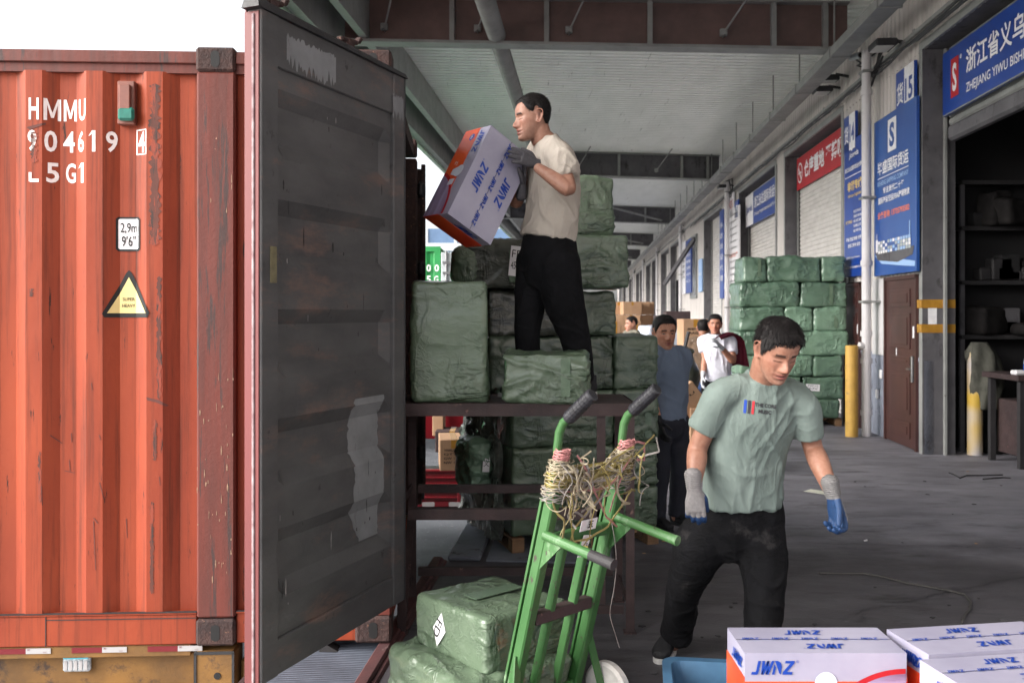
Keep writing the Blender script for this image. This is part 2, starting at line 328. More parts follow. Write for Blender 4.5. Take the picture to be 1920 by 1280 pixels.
def blend_floor():
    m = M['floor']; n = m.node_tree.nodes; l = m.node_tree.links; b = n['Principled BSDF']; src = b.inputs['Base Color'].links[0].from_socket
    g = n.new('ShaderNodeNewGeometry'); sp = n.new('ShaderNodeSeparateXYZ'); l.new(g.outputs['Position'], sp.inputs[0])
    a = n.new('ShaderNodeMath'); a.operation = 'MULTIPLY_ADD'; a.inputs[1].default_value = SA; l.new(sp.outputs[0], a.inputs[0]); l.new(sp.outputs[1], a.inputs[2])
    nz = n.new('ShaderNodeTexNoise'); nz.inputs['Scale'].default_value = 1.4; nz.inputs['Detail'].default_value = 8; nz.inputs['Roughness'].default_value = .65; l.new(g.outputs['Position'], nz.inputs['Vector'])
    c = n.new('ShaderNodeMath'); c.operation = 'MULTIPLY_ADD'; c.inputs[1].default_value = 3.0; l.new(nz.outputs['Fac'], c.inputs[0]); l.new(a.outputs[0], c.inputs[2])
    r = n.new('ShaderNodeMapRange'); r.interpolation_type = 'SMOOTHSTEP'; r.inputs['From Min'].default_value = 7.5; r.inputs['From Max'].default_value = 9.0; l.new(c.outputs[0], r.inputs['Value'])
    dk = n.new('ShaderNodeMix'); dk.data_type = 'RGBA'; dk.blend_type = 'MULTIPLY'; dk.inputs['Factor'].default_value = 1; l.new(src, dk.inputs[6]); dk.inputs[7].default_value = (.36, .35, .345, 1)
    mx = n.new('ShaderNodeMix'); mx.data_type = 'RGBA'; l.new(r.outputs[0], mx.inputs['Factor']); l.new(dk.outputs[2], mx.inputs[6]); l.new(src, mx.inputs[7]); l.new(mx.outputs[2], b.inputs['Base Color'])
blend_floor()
# ================================================================ SETTING
WV = 3.97; EDGE = -.93
def struct(name, mb, m, **k): return mb.build(name, m, kind='structure', **k)
mb = MB(DM); mb.box((-16, EDGE, -.5), (120, 14, 0)); struct('dock_floor', mb, M['floor'])

mb = MB(); mb.add([(-500, -300, -1.12), (500, -300, -1.12), (500, 900, -1.12), (-500, 900, -1.12)], [(0, 1, 2, 3)]); struct('yard_ground', mb, M['yard'])
mb = MB(DM); mb.add([(5.2, -14, -1.115), (60, -14, -1.115), (60, EDGE+.1, -1.115), (5.2, EDGE+.1, -1.115)], [(0, 1, 2, 3)]); struct('yard_shade_strip', mb, M['yard_shade'])  # dark strip added where the yard lies in shade, shade painted in
mb = MB(DM); mb.box((-16, EDGE+.02, -1.12), (120, EDGE+.3, -.5)); struct('dock_face', mb, M['slab'])
mb = MB(DM); mb.box((6.1, EDGE-.0, .0), (60, EDGE+.22, .035), .01); mb.box((6.1, EDGE+.26, .0), (60, EDGE+1.1, .012)); struct('dock_kerb', mb, M['slab'])
mb = MB(DM); mb.box((-3, EDGE-.10, -.34), (6.1, EDGE-.002, .012), .01); mb.box((-3, EDGE-.1, -.04), (6.1, EDGE-.03, .03), .01); struct('dock_edge_channel', mb, mat('dark_red_steel', col(84, 48, 48), col(58, 38, 40), ns=6, rough=.7, bump=.3, spots=(col(110, 90, 86), 12, .64)))
# ribbed bridge plate beneath the container door
t = thing('bridge_plate', 'ribbed blue-grey steel plate bridging the gap under the open container door', 'dock plate', P(650, 1240, 4.3))
mb = MB(DM)
for i in range(48): u = 3.55+i*.022; mb.box((u, -1.52, -.03), (u+.015, -1.04, -.012), .003)
mb.box((3.5, -1.53, -.06), (4.62, -1.035, -.02)); mb.build('ribbed_deck', mat('galvanised_rib', col(72, 78, 90), col(52, 57, 68), ns=6, rough=.6, metal=.2), t)
mb = MB(DM); mb.box((3.5, -1.56, -.1), (4.62, -1.535, .004)); mb.box((3.5, -1.03, -.1), (4.62, -1.032+.02, .004)); mb.build('side_rail', M['table'], t)

# ---------------- warehouse along the right side
mbt = thing('warehouse', 'long white clad warehouse with a row of loading bays along the right of the dock', 'warehouse', D(11, WV))
def wu(px): return u_of(px, WV)
def wz(px, py): return z_of(px, py, WV)
bays = [(6.2, wu(1735)), (wu(1581), wu(1475)), (wu(1456), wu(1388))]
for k in (1, 2, 3, 4, 5, 6): bays += [(14.9+12.4*k, 18.9+12.4*k)] + ([(19.9+12.4*k, 24.4+12.4*k)] if k > 1 else [])
BT = 4.76
def corr(mb, u0, u1, z0, z1, v=WV, pitch=.16, dep=.022):
    prof = []; u = u0
    while u < u1-.001:
        for du, dv in ((0, 0), (.08, 0), (.10, -dep), (.14, -dep)):
            if u+du < u1: prof.append((u+du, v+dv))
        u += pitch
    prof.append((u1, v)); vs = []; fs = []
    for a, b in prof: vs += [(a, b, z0), (a, b, z1)]
    for i in range(len(prof)-1): fs.append((2*i, 2*i+1, 2*i+3, 2*i+2))
    mb.add(vs, fs)
mbc = MB(DM); mbl = MB(DM); lows = []
edges = sorted(bays); prev = -12
doors = [(wu(1722), wu(1666)), (wu(1615), wu(1588))]
TOPZ = 6.3
for a, b in edges+[(118, 118)]:
    segs = [(prev, a)]
    for u0, u1 in segs:
        if u1-u0 < .02: continue
        cuts = [u0]+[x for d_ in doors if u0 < d_[0] < u1 for x in d_]+[u1]
        for i in range(0, len(cuts), 2):
            p, q = cuts[i], cuts[i+1]
            corr(mbc, p, q, 1.1, BT); mbl = MB(DM); mbl.box((p, WV-.012, 0), (q, WV+.1, 1.1)); mbl.box((p, WV-.02, 1.08), (q, WV-.0121, 1.13)); mbl.build('lower_wall', M['lowwall'], mbt)
        for d_ in doors:
            if u0 < d_[0] < u1: corr(mbc, d_[0], d_[1], 2.12, BT)
    if a < 110:
        mbf = MB(DM); mbr = MB(DM)
        for uu, sgn in ((a, -1), (b, 1)):
            mbf.box((uu+sgn*.002, WV-.035, 0), (uu+sgn*.11, WV-.002, BT+.1), .004)
            mbr.box((uu, WV-.034, 0), (uu+sgn*.06, WV+.34, BT))
        mbf.box((a-.1, WV-.04, BT), (b+.1, WV-.002, BT+.1), .004); mbr.box((a-.02, WV-.03, BT+.004), (b+.02, WV+.34, BT+.06))
        mbf.build('bay_frame', M['flange'], mbt); mbr.build('bay_reveal', M['reveal'], mbt)
    prev = b
corr(mbc, -12, 118, BT, TOPZ)
mbc.build('wall_cladding', M['clad'], mbt); 
mb = MB(DM); mb.box((4.3, WV+.03, 0), (4.6, 14.2, TOPZ)) ; mb.build('end_wall', M['clad'], mbt)
# rooms behind open bays
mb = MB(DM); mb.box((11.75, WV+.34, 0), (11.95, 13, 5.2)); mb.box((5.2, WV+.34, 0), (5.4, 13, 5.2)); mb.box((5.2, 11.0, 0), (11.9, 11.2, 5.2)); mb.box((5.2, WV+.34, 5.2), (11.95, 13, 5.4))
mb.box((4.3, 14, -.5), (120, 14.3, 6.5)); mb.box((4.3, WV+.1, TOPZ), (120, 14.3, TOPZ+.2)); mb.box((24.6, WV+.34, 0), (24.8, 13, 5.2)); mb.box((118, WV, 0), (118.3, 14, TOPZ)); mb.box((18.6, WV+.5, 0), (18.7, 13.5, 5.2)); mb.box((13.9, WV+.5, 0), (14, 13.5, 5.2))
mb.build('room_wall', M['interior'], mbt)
def slats(mb, u0, u1, z0, z1, v, pitch=.085):
    vs = []; fs = []; z = z0; i = 0
    while z < z1-.001:
        z2 = min(z+pitch, z1)
        vs += [(u0, v, z), (u1, v, z), (u0, v-.018, z+.02), (u1, v-.018, z+.02), (u0, v-.018, z2-.02), (u1, v-.018, z2-.02), (u0, v, z2), (u1, v, z2)]
        for k in (0, 2, 4): fs.append((i+k, i+k+1, i+k+3, i+k+2))
        i += 8; z = z2
    mb.add(vs, fs)
shz = [3.74, .0, .0, .9, 3.2, 0, 2.0, 0, 3.0, 0, 2.5, 0, 0]
for i, (a, b) in enumerate(bays):
    mb = MB(DM); slats(mb, a+.07, b-.07, shz[i % 13]+.02, BT, WV+.26); mb.box((a+.07, WV+.235, shz[i % 13]), (b-.07, WV+.28, shz[i % 13]+.07))
    s_ = mb.build('roller_shutter', M['shutter'] if i else M['flange'], mbt)
    for uu in (a+.004, b-.064): mb = MB(DM); mb.box((uu, WV+.2, 0), (uu+.06, WV+.225, BT-.01)); mb.build('guide_rail', M['flange'], s_)
mb = MB(DM); mb.box((6.2, WV+.1, 3.60), (10.75, WV+.22, 3.78), .03); mb.build('shutter_bottom_roll', M['reveal'], mbt)
# doors
def secdoor(u0, u1, zt, lab):
    mb = MB(DM); mb.box((u0, WV-.03, .01), (u1, WV+.03, zt), .005)
    w_ = u1-u0
    for za, zb in ((.12, .32), (.42, .92), (1.02, 1.12), (1.22, 1.66), (1.74, 1.96)):
        m_ = .16*w_; mb.box((u0+m_, WV-.045, za), (u1-m_, WV-.031, zb), .012); mb.box((u0+m_+.07, WV-.055, za+.05), (u1-m_-.07, WV-.0455, zb-.05), .008)
    d_ = mb.build('door', M['brown'], mbt, label=lab)
    mb = MB(DM); mb.box((u0+.05, WV-.062, .82), (u0+.10, WV-.03, 1.14), .006); mb.bar((u0+.075, WV-.075, .98), (u0+.19, WV-.075, .98), .02); mb.build('handle', M['steel'], d_)
    mb = MB(DM); mb.box((u0+.04, WV-.034, 1.36), (u0+.10, WV-.0305, 1.5)); mb.box((u0+.12, WV-.034, .98), (u0+.15, WV-.0305, 1.1)); mb.box((u0+.62*w_, WV-.034, 1.05), (u0+.64*w_, WV-.0305, 1.28)); mb.build('paper_scrap', M['white'], d_)
    mb = MB(DM); mb.box((u0-.05, WV-.05, 0), (u0-.002, WV+.02, zt+.05)); mb.box((u1+.002, WV-.05, 0), (u1+.05, WV+.02, zt+.05)); mb.box((u0-.05, WV-.05, zt+.002), (u1+.05, WV+.02, zt+.05)); mb.build('frame', M['brown'], d_)
secdoor(doors[0][0], doors[0][1], 2.08, 'brown panelled security door next to the open bay'); secdoor(doors[1][0], doors[1][1], 2.05, 'brown door partly behind the downpipe')
# white sheet + sockets between the doors
mb = MB(DM); mb.box((wu(1662), WV-.04, 1.1), (wu(1641), WV-.025, 2.12)); mb.build('white_board', M['pipe'], mbt)
for uu, zz in ((wu(1657), .78), (wu(1650), .5)): mb = MB(DM); mb.box((uu, WV-.04, zz), (uu+.08, WV-.012, zz+.12), .01); mb.build('wall_socket', M['white'], mbt)
# tape straps on the pillar next to the open bay
for zz in (1.72, 1.43):
    mb = MB(DM); mb.box((wu(1735)-.004, WV-.045, zz), (wu(1735)-.0015, WV+.34, zz+.1)); mb.box((wu(1735)-.002, WV-.0405, zz), (wu(1735)+.16, WV-.036, zz+.1)); mb.build('tape_strap', M['tape'], mbt)
mb = MB(DM); mb.box((wu(1735)-.003, WV+.03, 1.53), (wu(1735)-.001, WV+.13, 1.72)); mb.build('torn_notice', M['white'], mbt)
# downpipes
for k in range(8):
    u = 12.75+12.35*k; x = WV-.2; mb = MB(DM); mb.tube([(u, x, 0), (u, x, 5.2)], .062 if k == 0 else .07, 16)
    for zz in (.28, .98, 1.35, 2.3, 4.6): mb.tube([(u, x, zz), (u, x, zz+.07)], .078, 16)
    if k == 0: mb.tube([(u, x, 1.22), (u-.02, x-.1, 1.22)], .05, 14)
    p_ = mb.build('downpipe', M['pipe'], mbt, smooth=False)
    for zz in (1.8, 3.2, 4.9): m2 = MB(DM); m2.box((u-.1, x-.075, zz), (u+.1, WV, zz+.03)); m2.build('pipe_bracket', M['flange'], p_)
# conduit + cables under the gutter
mb = MB(DM); mb.box((4, WV-.075, 4.98), (100, WV-.03, 5.03), .004)
for k in range(14): mb.box((5+k*2.1, WV-.08, 4.97), (5.05+k*2.1, WV-.0, 5.05))
mb.build('conduit', M['flange'], mbt)
mb = MB(DM); rnd = random.Random(4)
for k in range(3):
    pts = [(5+i*.5, WV-.09-.02*k, 4.93-.04*k+rnd.uniform(-.03, .03)) for i in range(60)]; mb.tube(pts, .012, 6)
for k in range(8):
    u = 12.75+12.35*k; pts = [(u+rnd.uniform(-.5, .5), WV-.15+rnd.uniform(-.1, .1), 5.0+rnd.uniform(-.3, .3)) for i in range(9)]; mb.tube(pts, .014, 6)
mb.build('cable_run', M['gasket'], mbt)
# propped window further along
mb = MB(DM); ua, ub = wu(1309), wu(1297); 
for a0, a1, z0, z1 in ((ua, ua+.1, 2.2, 4.5), (ub-.1, ub, 2.2, 4.5), (ua+.1, ub-.1, 2.2, 2.3), (ua+.1, ub-.1, 4.4, 4.5)): mb.box((a0, WV-.08, z0), (a1, WV-.01, z1))
wf = mb.build('window', M['flange'], mbt); mb = MB(DM); mb.box((ua+.1, WV-.06, 2.3), (ub-.1, WV-.04, 4.4)); mb.build('pane', mat('dull_window_glass', col(70, 66, 68), rough=.2), wf)
mb = MB(DM); mb.bar((ua+.2, WV-.1, 4.35), (ub-.4, WV-1.05, 2.75), .1, .14); mb.build('propped_sash', M['reveal'], wf)

# ---------------- canopy
cp = thing('canopy', 'grey steel canopy roof with ribbed sheeting over the loading dock', 'canopy', D(13, 0, 5.3))
SLOPE = .042; VO = -3.75
CU0 = -1.5  # near end, out of view, placed to balance the sky light beneath
def cz(v, z): return z+(3.5-v)*SLOPE
mb = MB(DM); vs = []; fs = []; i = 0; u = CU0; prof = []
while u < 112:
    prof += [(u, 0), (u+.10, 0), (u+.125, .045), (u+.165, .045)]; u += .19
for a, dz in prof: vs += [(a, VO, cz(VO, 5.95)+dz), (a, WV, cz(WV, 5.95)+dz)]
for k in range(len(prof)-1): fs.append((2*k, 2*k+1, 2*k+3, 2*k+2))
mb.add(vs, fs); mb.build('roof_sheet', M['canopy'], cp)
mb = MB(DM); vs = [(CU0, VO, cz(VO, 6.05)), (112, VO, cz(VO, 6.05)), (112, WV, cz(WV, 6.05)), (CU0, WV, cz(WV, 6.05))]; mb.add(vs, [(0, 1, 2, 3)]); mb.build('roof_top', M['flange'], cp)
beams_u = [13.05+12.35*k for k in range(0, 8)]
def vbox(mb, u0, u1, v0, v1, z0, z1):
    vs = []
    for u in (u0, u1):
        for v in (v0, v1):
            for z in (z0, z1): vs.append((u, v, cz(v, z)))
    mb.add(vs, [(0, 1, 3, 2), (4, 6, 7, 5), (0, 4, 5, 1), (2, 3, 7, 6), (0, 2, 6, 4), (1, 5, 7, 3)])
for u in beams_u:
    mb = MB(DM); vbox(mb, u-.006, u+.006, VO+.26, 3.6, 5.31, 5.92)
    m2 = MB(DM); vbox(m2, u-.13, u+.13, VO+.26, 3.6, 5.27, 5.31); vbox(m2, u-.13, u+.13, VO+.26, 3.6, 5.92, 5.945)
    near = 10 < u < 30
    for v in ((-3.2, -1.9, -.55, .9, 2.6, 3.3) if near else (-1.5, 2.4)): vbox(m2, u-.1, u-.0065, v-.05, v+.02, 5.311, 5.919)
    b_ = mb.build('beam', M['beam'] if u < 14 else M['reveal'], cp); m2.build('flange', M['flange'], b_)
    if near:
        for v in (-2.9, -1.55, -.25, 1.9):
            m3 = MB(DM); zz = cz(v, 5.45); m3.tube([(u-.03, v, zz+.04), (u-.9, v+.35, cz(v, 5.93))], .014, 8); m3.tube([(u-.2, v, zz), (u-.006, v, zz)], .012, 6); m3.box((u-.1, v-.05, zz), (u-.03, v+.05, zz+.1), .01); m3.build('stay_rod', M['flange'], b_)
# edge beams along the outer side
mb = MB(DM); vbox(mb, CU0, 112, VO-.02, VO+.14, 5.2, 5.98); mb.build('edge_beam', M['flange'], cp)
mb = MB(DM); vbox(mb, CU0, 112, VO+.5, VO+.62, 5.33, 5.93); mb.build('inner_edge_beam', M['flange'], cp)
mb = MB(DM); vbox(mb, CU0, 112, VO-.12, VO-.03, 5.15, 5.62); mb.build('eaves_trim', mat('pale_green_trim', col(168, 190, 170), col(148, 172, 152), ns=2, rough=.5), cp)
mb = MB(DM); mb.tube([(CU0, -1.28, 5.62), (60, -1.28, 5.62)], .13, 20); mb.build('roof_pipe', M['flange'], cp, smooth=True)
# box gutter / cable tray near the wall with hangers
gt = MB(DM); 
for k in range(42): a = -1.5+k*2.05; gt.box((a, 3.3, 5.14), (a+2.04, 3.56, 5.27), .006)
g_ = gt.build('cable_tray', M['flange'], cp)
mb = MB(DM)
for k in range(20): a = 4.6+k*2.05; mb.tube([(a, 3.36, 5.27), (a, 3.36, 5.95)], .012, 6); mb.box((a-.02, 3.285, 5.125), (a+.02, 3.575, 5.285))
mb.build('hanger', M['flange'], g_)
# diagonal roof bracing of far bays
for k in range(1, 6):
    mb = MB(DM); mb.tube([(13.3+12.35*k, -3, 5.6), (25+12.35*k, 3, 5.4)], .04, 8); mb.build('diagonal_brace', M['flange'], cp)
# floodlights and cameras
def flood(u, z, lab, big=1):
    t = thing('floodlight', lab, 'floodlight', D(u, WV-.1, z), group='lamps on the warehouse wall')
    mb = MB(DM); s = .16*big; mb.box((u-s, WV-.42, z-.02), (u+s, WV-.16, z+.07), .015); mb.build('housing', M['gasket'], t)
    mb = MB(DM); mb.box((u-s*.85, WV-.41, z-.026), (u+s*.85, WV-.2, z-.0205)); mb.build('lens', mat('lamp_lens', col(190, 190, 186), rough=.2), t)
    mb = MB(DM); mb.bar((u, WV, z+.05), (u, WV-.2, z+.09), .05, .03); mb.build('bracket', M['dark'], t)
def seccam(u, z, lab):
    t = thing('security_camera', lab, 'security camera', D(u, WV-.1, z), group='cameras on the warehouse wall')
    mb = MB(DM); mb.tube([(u-.05, WV-.24, z), (u+.18, WV-.3, z+.03)], .045, 14); mb.build('camera_body', M['pale'], t)
    mb = MB(DM); mb.tube([(u-.052, WV-.239, z), (u-.06, WV-.237, z)], .035, 14); mb.build('lens', M['gasket'], t); mb = MB(DM); mb.bar((u+.05, WV, z+.02), (u+.05, WV-.25, z+.0), .03); mb.build('arm', M['pale'], t)
flood(wu(1700), wz(1700, 88), 'black floodlight above the poster with the ship', 1.1); seccam(wu(1645), wz(1645, 105), 'small camera just right of the near downpipe')
flood(wu(1578), wz(1578, 172), 'black floodlight between the near downpipe and the red banner', .9); flood(wu(1592), wz(1592, 150), 'smaller lamp bracketed under the cable run by the bay 14 plate', .6)
flood(wu(1376), wz(1376, 352), 'dark lamp in the cable tangle above the white notice board', 1.2)

# ---------------- signs
EXW = D(-1, 0); EZ = Vector((0, 0, 1))
def sign(name, lab, cat, u0, u1, z0, z1, v, panel, group=None, th=.04):   # u0 < u1
    t = thing(name, lab, cat, D((u0+u1)/2, v, z0), group=group); mb = MB(DM); mb.box((u0, v-th, z0), (u1, v, z1), .002); mb.build('panel', panel, t); return t
class Face:     # 2-D drawing on a sign face, origin lower-left as read
    def __init__(s, t, u1, z0, v, th=.04): s.t = t; s.o = D(u1, v-th, z0); s.m = {}
    def mb(s, k): return s.m.setdefault(k, MB())
    def text(s, k, x, y, h, st, w=None, bold=.01, shear=0, off=.003): put_text(s.mb(k), st, s.o+EXW*x+EZ*y, EXW, EZ, h, w, bold, shear, off)
    def rect(s, k, x0, y0, x1, y1, off=.002): s.poly(k, [(x0, y0), (x1, y0), (x1, y1), (x0, y1)], off)
    def poly(s, k, pts, off=.002):
        n = EXW.cross(EZ); s.mb(k).add([s.o+EXW*x+EZ*y+n*off for x, y in pts], [tuple(range(len(pts)))])
    def done(s, names=None):
        for k, m_ in s.m.items(): m_.build((names or {}).get(k, 'lettering'), M[k], s.t)
def s_logo(fc, x, y, w_, h, plate, ink):
    fc.rect(plate, x, y, x+w_, y+h); fc.text(ink, x+w_*.2, y+h*.1, h*.8, 'S', w=w_*.6, bold=.03, off=.006)
# shop 15 fascia
u1 = 11.02; z0, z1 = 3.93, 4.66; t = sign('shop_fascia_sign', 'long blue shop sign with white characters over the open dark bay', 'shop sign', 6.3, u1, z0, z1, WV+.19, M['blue'])
fc = Face(t, u1, z0, WV+.19); fc.rect('red', .24, .16, .46, .60); fc.text('white', .29, .22, .32, 'S', w=.12, bold=.03, off=.005); fc.text('white', .50, .54, .05, '®')
fc.text('white', .66, .33, .27, '浙江省义乌市毕盛国际货运代理有限公司', bold=.02); fc.text('white', .66, .1, .13, 'ZHEJIANG YIWU BISHENG INTERNATIONAL FORWARDING', w=3.6, bold=.01); fc.rect('flange', 0, 0, 4.7, .015); fc.done({'red': 'logo_plate', 'flange': 'edge_strip'})
# number plates + posters
def numplate(pa, pb, yt, yb, s2, ltop, lab):
    ua, ub = u_of(pb, WV-.07), u_of(pa, WV-.07); zt = wz((pa+pb)/2, yt); zb = wz((pa+pb)/2, yb); t = sign('bay_number_sign', lab, 'number sign', ua, ub, zb, zt, WV-.05, M['blue'])
    fc = Face(t, ub, zb, WV-.05); W_ = ub-ua; H_ = zt-zb; fc.rect('white', W_*.48, .0, W_, H_); fc.text('white', W_*.06, H_*.22, H_*.5, '货', w=W_*.36, bold=.02); fc.text('blue', W_*.54, H_*.22, H_*.5, s2, w=W_*.4, bold=.03, off=.005); fc.done()
numplate(1683, 1717, 134, 216, '15', 0, 'number plate reading 15 just above the poster with the ship'); numplate(1585, 1606, 222, 288, '14', 0, 'number plate reading 14 left of the near downpipe, above the route poster')
ua, ub = u_of(1718, WV-.1), u_of(1639, WV-.1); zb = wz(1680, 515); zt = wz(1680, 214); t = sign('ship_poster', 'tall blue shipping poster with a container ship, beside the open bay', 'poster', ua, ub, zb, zt, WV-.06, M['blue2'])
W_, H_ = ub-ua, zt-zb; fc = Face(t, ub, zb, WV-.06); fc.rect('white', W_*.36, H_*.76, W_*.56, H_*.96); fc.text('blue2', W_*.40, H_*.785, H_*.15, 'S', w=W_*.12, bold=.04, off=.005)
fc.text('white', W_*.1, H_*.64, H_*.085, '毕盛国际货运', w=W_*.74, bold=.02); fc.rect('white', W_*.1, H_*.618, W_*.84, H_*.623); fc.text('cyanp', W_*.1, H_*.572, H_*.03, 'BISHENG SHIPPING COMPANY', w=W_*.74)
fc.text('white', W_*.24, H_*.515, H_*.04, '专注货代二十年', w=W_*.5, bold=.02); fc.text('white', W_*.12, H_*.455, H_*.042, '国际海运/空运/FBA跨境物流', w=W_*.74, bold=.02); fc.text('orangep', W_*.1, H_*.36, H_*.045, '业务咨询: 13735793582', w=W_*.76, bold=.03)
fc.poly('cyanp', [(W_*.02, H_*.135), (W_*.2, H_*.075), (W_*.6, H_*.05), (W_*.97, H_*.03), (W_*.98, H_*.06), (W_*.6, H_*.09), (W_*.2, H_*.12)], .002)
fc.poly('reveal', [(W_*.03, H_*.16), (W_*.1, H_*.10), (W_*.6, H_*.07), (W_*.93, H_*.10), (W_*.97, H_*.15), (W_*.5, H_*.14)], .004)
rn = random.Random(1)
for i in range(13):
    for j in range(4):
        if rn.random() < .9: fc.rect(rn.choice(['white', 'pale', 'cyanp']), W_*(.12+i*.06), H_*(.14+j*.02), W_*(.17+i*.06), H_*(.158+j*.02), .006+.0005*j)
fc.rect('white', W_*.06, H_*.15, W_*.11, H_*.23, .006); fc.rect('white', W_*.08, H_*.23, W_*.09, H_*.27, .006); fc.rect('cyanp', W_*.86, H_*.16, W_*.88, H_*.30, .006); fc.done({'cyanp': 'printed_picture', 'pale': 'printed_picture', 'reveal': 'printed_picture'})
ua, ub = u_of(1618, WV-.09), u_of(1583, WV-.09); zb = wz(1600, 520); zt = wz(1600, 268); t = sign('route_poster', 'tall blue poster with yellow and white lines, half behind the near downpipe', 'poster', ua, ub, zb, zt, WV-.05, M['blue'])
W_, H_ = ub-ua, zt-zb; fc = Face(t, ub, zb, WV-.05); fc.text('white', W_*.28, H_*.86, H_*.05, 'Jongda', w=W_*.5, bold=.02, shear=.2); fc.poly('white', [(W_*.34, H_*.95), (W_*.42, H_*.915), (W_*.56, H_*.96), (W_*.42, H_*.93)])
fc.text('white', W_*.06, H_*.775, H_*.035, '浙江永达国际货运代理', w=W_*.88, bold=.02); fc.rect('white', W_*.05, H_*.735, W_*.95, H_*.74); fc.text('yellowp', W_*.2, H_*.625, H_*.075, '非洲专线', w=W_*.75, bold=.03); fc.text('yellowp', W_*.22, H_*.575, H_*.03, 'African logistics', w=W_*.7)
for i, s_ in enumerate(['尼日利亚', '加纳', '肯尼亚', '坦桑尼亚', '安哥拉']): fc.text('white', W_*.52, H_*(.46-i*.035), H_*.02, s_, w=W_*.4)
fc.text('yellowp', W_*.1, H_*.39, H_*.025, '优势航线', w=W_*.34); fc.text('white', W_*.12, H_*.26, H_*.03, '海运 空运 快递 仓储', w=W_*.8, bold=.02); fc.text('white', W_*.22, H_*.215, H_*.028, '进出口报关 退税', w=W_*.66, bold=.02); fc.text('white', W_*.14, H_*.13, H_*.02, '官网 http://www', w=W_*.7); fc.text('white', W_*.08, H_*.06, H_*.016, '地址 浙江省义乌市国际物流中心', w=W_*.84); fc.done()
# red banner on bay 14
b0, b1 = bays[1]; v = WV+.2; ub = b1-.08; ua = b0+.05; zt = z_of(1495, 300, v); zb = zt-.62; t = sign('red_banner', 'red banner with white characters and a no smoking symbol over a closed shutter', 'banner', ua, ub, zb, zt, v, M['red'], th=.02)
fc = Face(t, ub, zb, v, .02); ring = lambda r, n=24: [(.28+r*math.cos(2*math.pi*i/n), .31+r*math.sin(2*math.pi*i/n)) for i in range(n)]
fc.poly('white', ring(.2)); fc.poly('red', ring(.165), .004); fc.poly('white', [(.14, .40), (.18, .45), (.42, .2), (.38, .16)], .006); fc.rect('white', .16, .29, .4, .33, .006); fc.text('white', .62, .15, .34, '仓库重地 严禁吸烟', w=3.05, bold=.03); fc.done()
# blue/white sign on bay 13
b0, b1 = bays[2]; v = WV+.16; zt = z_of(1430, 350, v); zb = zt-.78; t = sign('small_shop_sign', 'blue shop sign with a white logo end over the second closed shutter', 'shop sign', b0+.08, b1-.08, zb, zt, v, M['blue'])
W_ = b1-b0-.16; fc = Face(t, b1-.08, zb, v); fc.rect('white', 0, 0, 1.1, .78); fc.text('blue', .15, .3, .22, 'Jongda', w=.8, bold=.02, shear=.2, off=.005); fc.text('white', 1.25, .36, .28, '浙江永达国际货运代理', w=W_-1.4, bold=.02); fc.text('white', 1.25, .16, .1, 'Zhejiang Yongda International Forwarding', w=W_-1.4); fc.done({'white': 'lettering'})
# notice board, 13 sign, blue strips
def simple_sign(name, lab, cat, pa, pb, yt, yb, panel, lines, v=WV-.05, ink='black'):
    ua, ub = u_of(pb, WV-.08), u_of(pa, WV-.08); pm = (pa+pb)/2; zb, zt = wz(pm, yb), wz(pm, yt); t = sign(name, lab, cat, ua, ub, zb, zt, v, panel); W_, H_ = ub-ua, zt-zb; fc = Face(t, ub, zb, v)
    for (y, h, s_, k) in lines: fc.text(k or ink, W_*.1, H_*y, H_*h, s_, w=W_*.8, bold=.01)
    fc.done()
simple_sign('notice_board', 'white notice board with faint rows of writing beside the further downpipe', 'notice board', 1366, 1386, 395, 557, M['white'], [(.92-i*.075, .02, '仓库管理制度 %d' % i, 'reveal') for i in range(11)]+[(.45, .05, '安全生产', 'orangep')])
simple_sign('small_number_sign', 'small white sign reading 501 in red above the notice board', 'number sign', 1366, 1376, 368, 408, M['white'], [(.3, .4, '501', 'red')]); simple_sign('small_blue_sign', 'narrow blue plate just right of the sign reading 501', 'number sign', 1378, 1384, 380, 412, M['blue'], [(.3, .4, '13', 'white')])
simple_sign('blue_strip_poster', 'narrow blue vertical poster left of the further downpipe', 'poster', 1350, 1357, 398, 560, M['blue'], [(.8-i*.12, .06, s_, 'white') for i, s_ in enumerate('永达货运代理')]); simple_sign('distant_blue_poster', 'small distant blue poster left of the propped window', 'poster', 1286, 1296, 452, 550, M['blue'], [(.8-i*.12, .06, s_, 'white') for i, s_ in enumerate('国际物流中心')])
simple_sign('distant_pale_poster', 'small distant pale poster left of the distant blue poster', 'poster', 1279, 1285, 456, 552, M['white'], [(.8-i*.1, .05, s_, 'reveal') for i, s_ in enumerate('仓储物流服务')]); simple_sign('light_blue_poster', 'light blue poster below the propped window', 'poster', 1310, 1316, 488, 548, M['cyanp'], [(.5, .1, '货运', 'white')])
# ================================================================ RED CONTAINER
YW = R(2.9); O3 = Vector((-.597, 4.55, .04)); LX = Vector((math.cos(YW), math.sin(YW), 0)); WX = Vector((-math.sin(YW), math.cos(YW), 0))
CM = frame(O3, LX, WX, (0, 0, 1))      # local: x along the side (0 at the doors, negative to the left), y depth, z up
ct = thing('shipping_container', 'orange-red high shipping container on a chassis, backed to the dock with its doors open', 'container', CM)
PER = .288; X1 = -1.113
bp = []      # breakpoints (l, w) with w<0 towards the camera
bp += [(-.76, .03), (-.947, .03), (-1.04, .03)]
x = X1
while x > -13.4: bp += [(x, -.008), (x-.078, -.008), (x-.078-.062, .03), (x-.078-.062-.078, .03)]; x -= PER
bp.append((-13.6, .03)); bp.sort()
def cdep(l):
    for (a, b), (c, d) in zip(bp, bp[1:]):
        if a <= l <= c: return b+(d-b)*(l-a)/max(c-a, 1e-6)
    return .03
ZT, ZB = 2.80, .145
mb = MB(CM); vs = []; fs = []
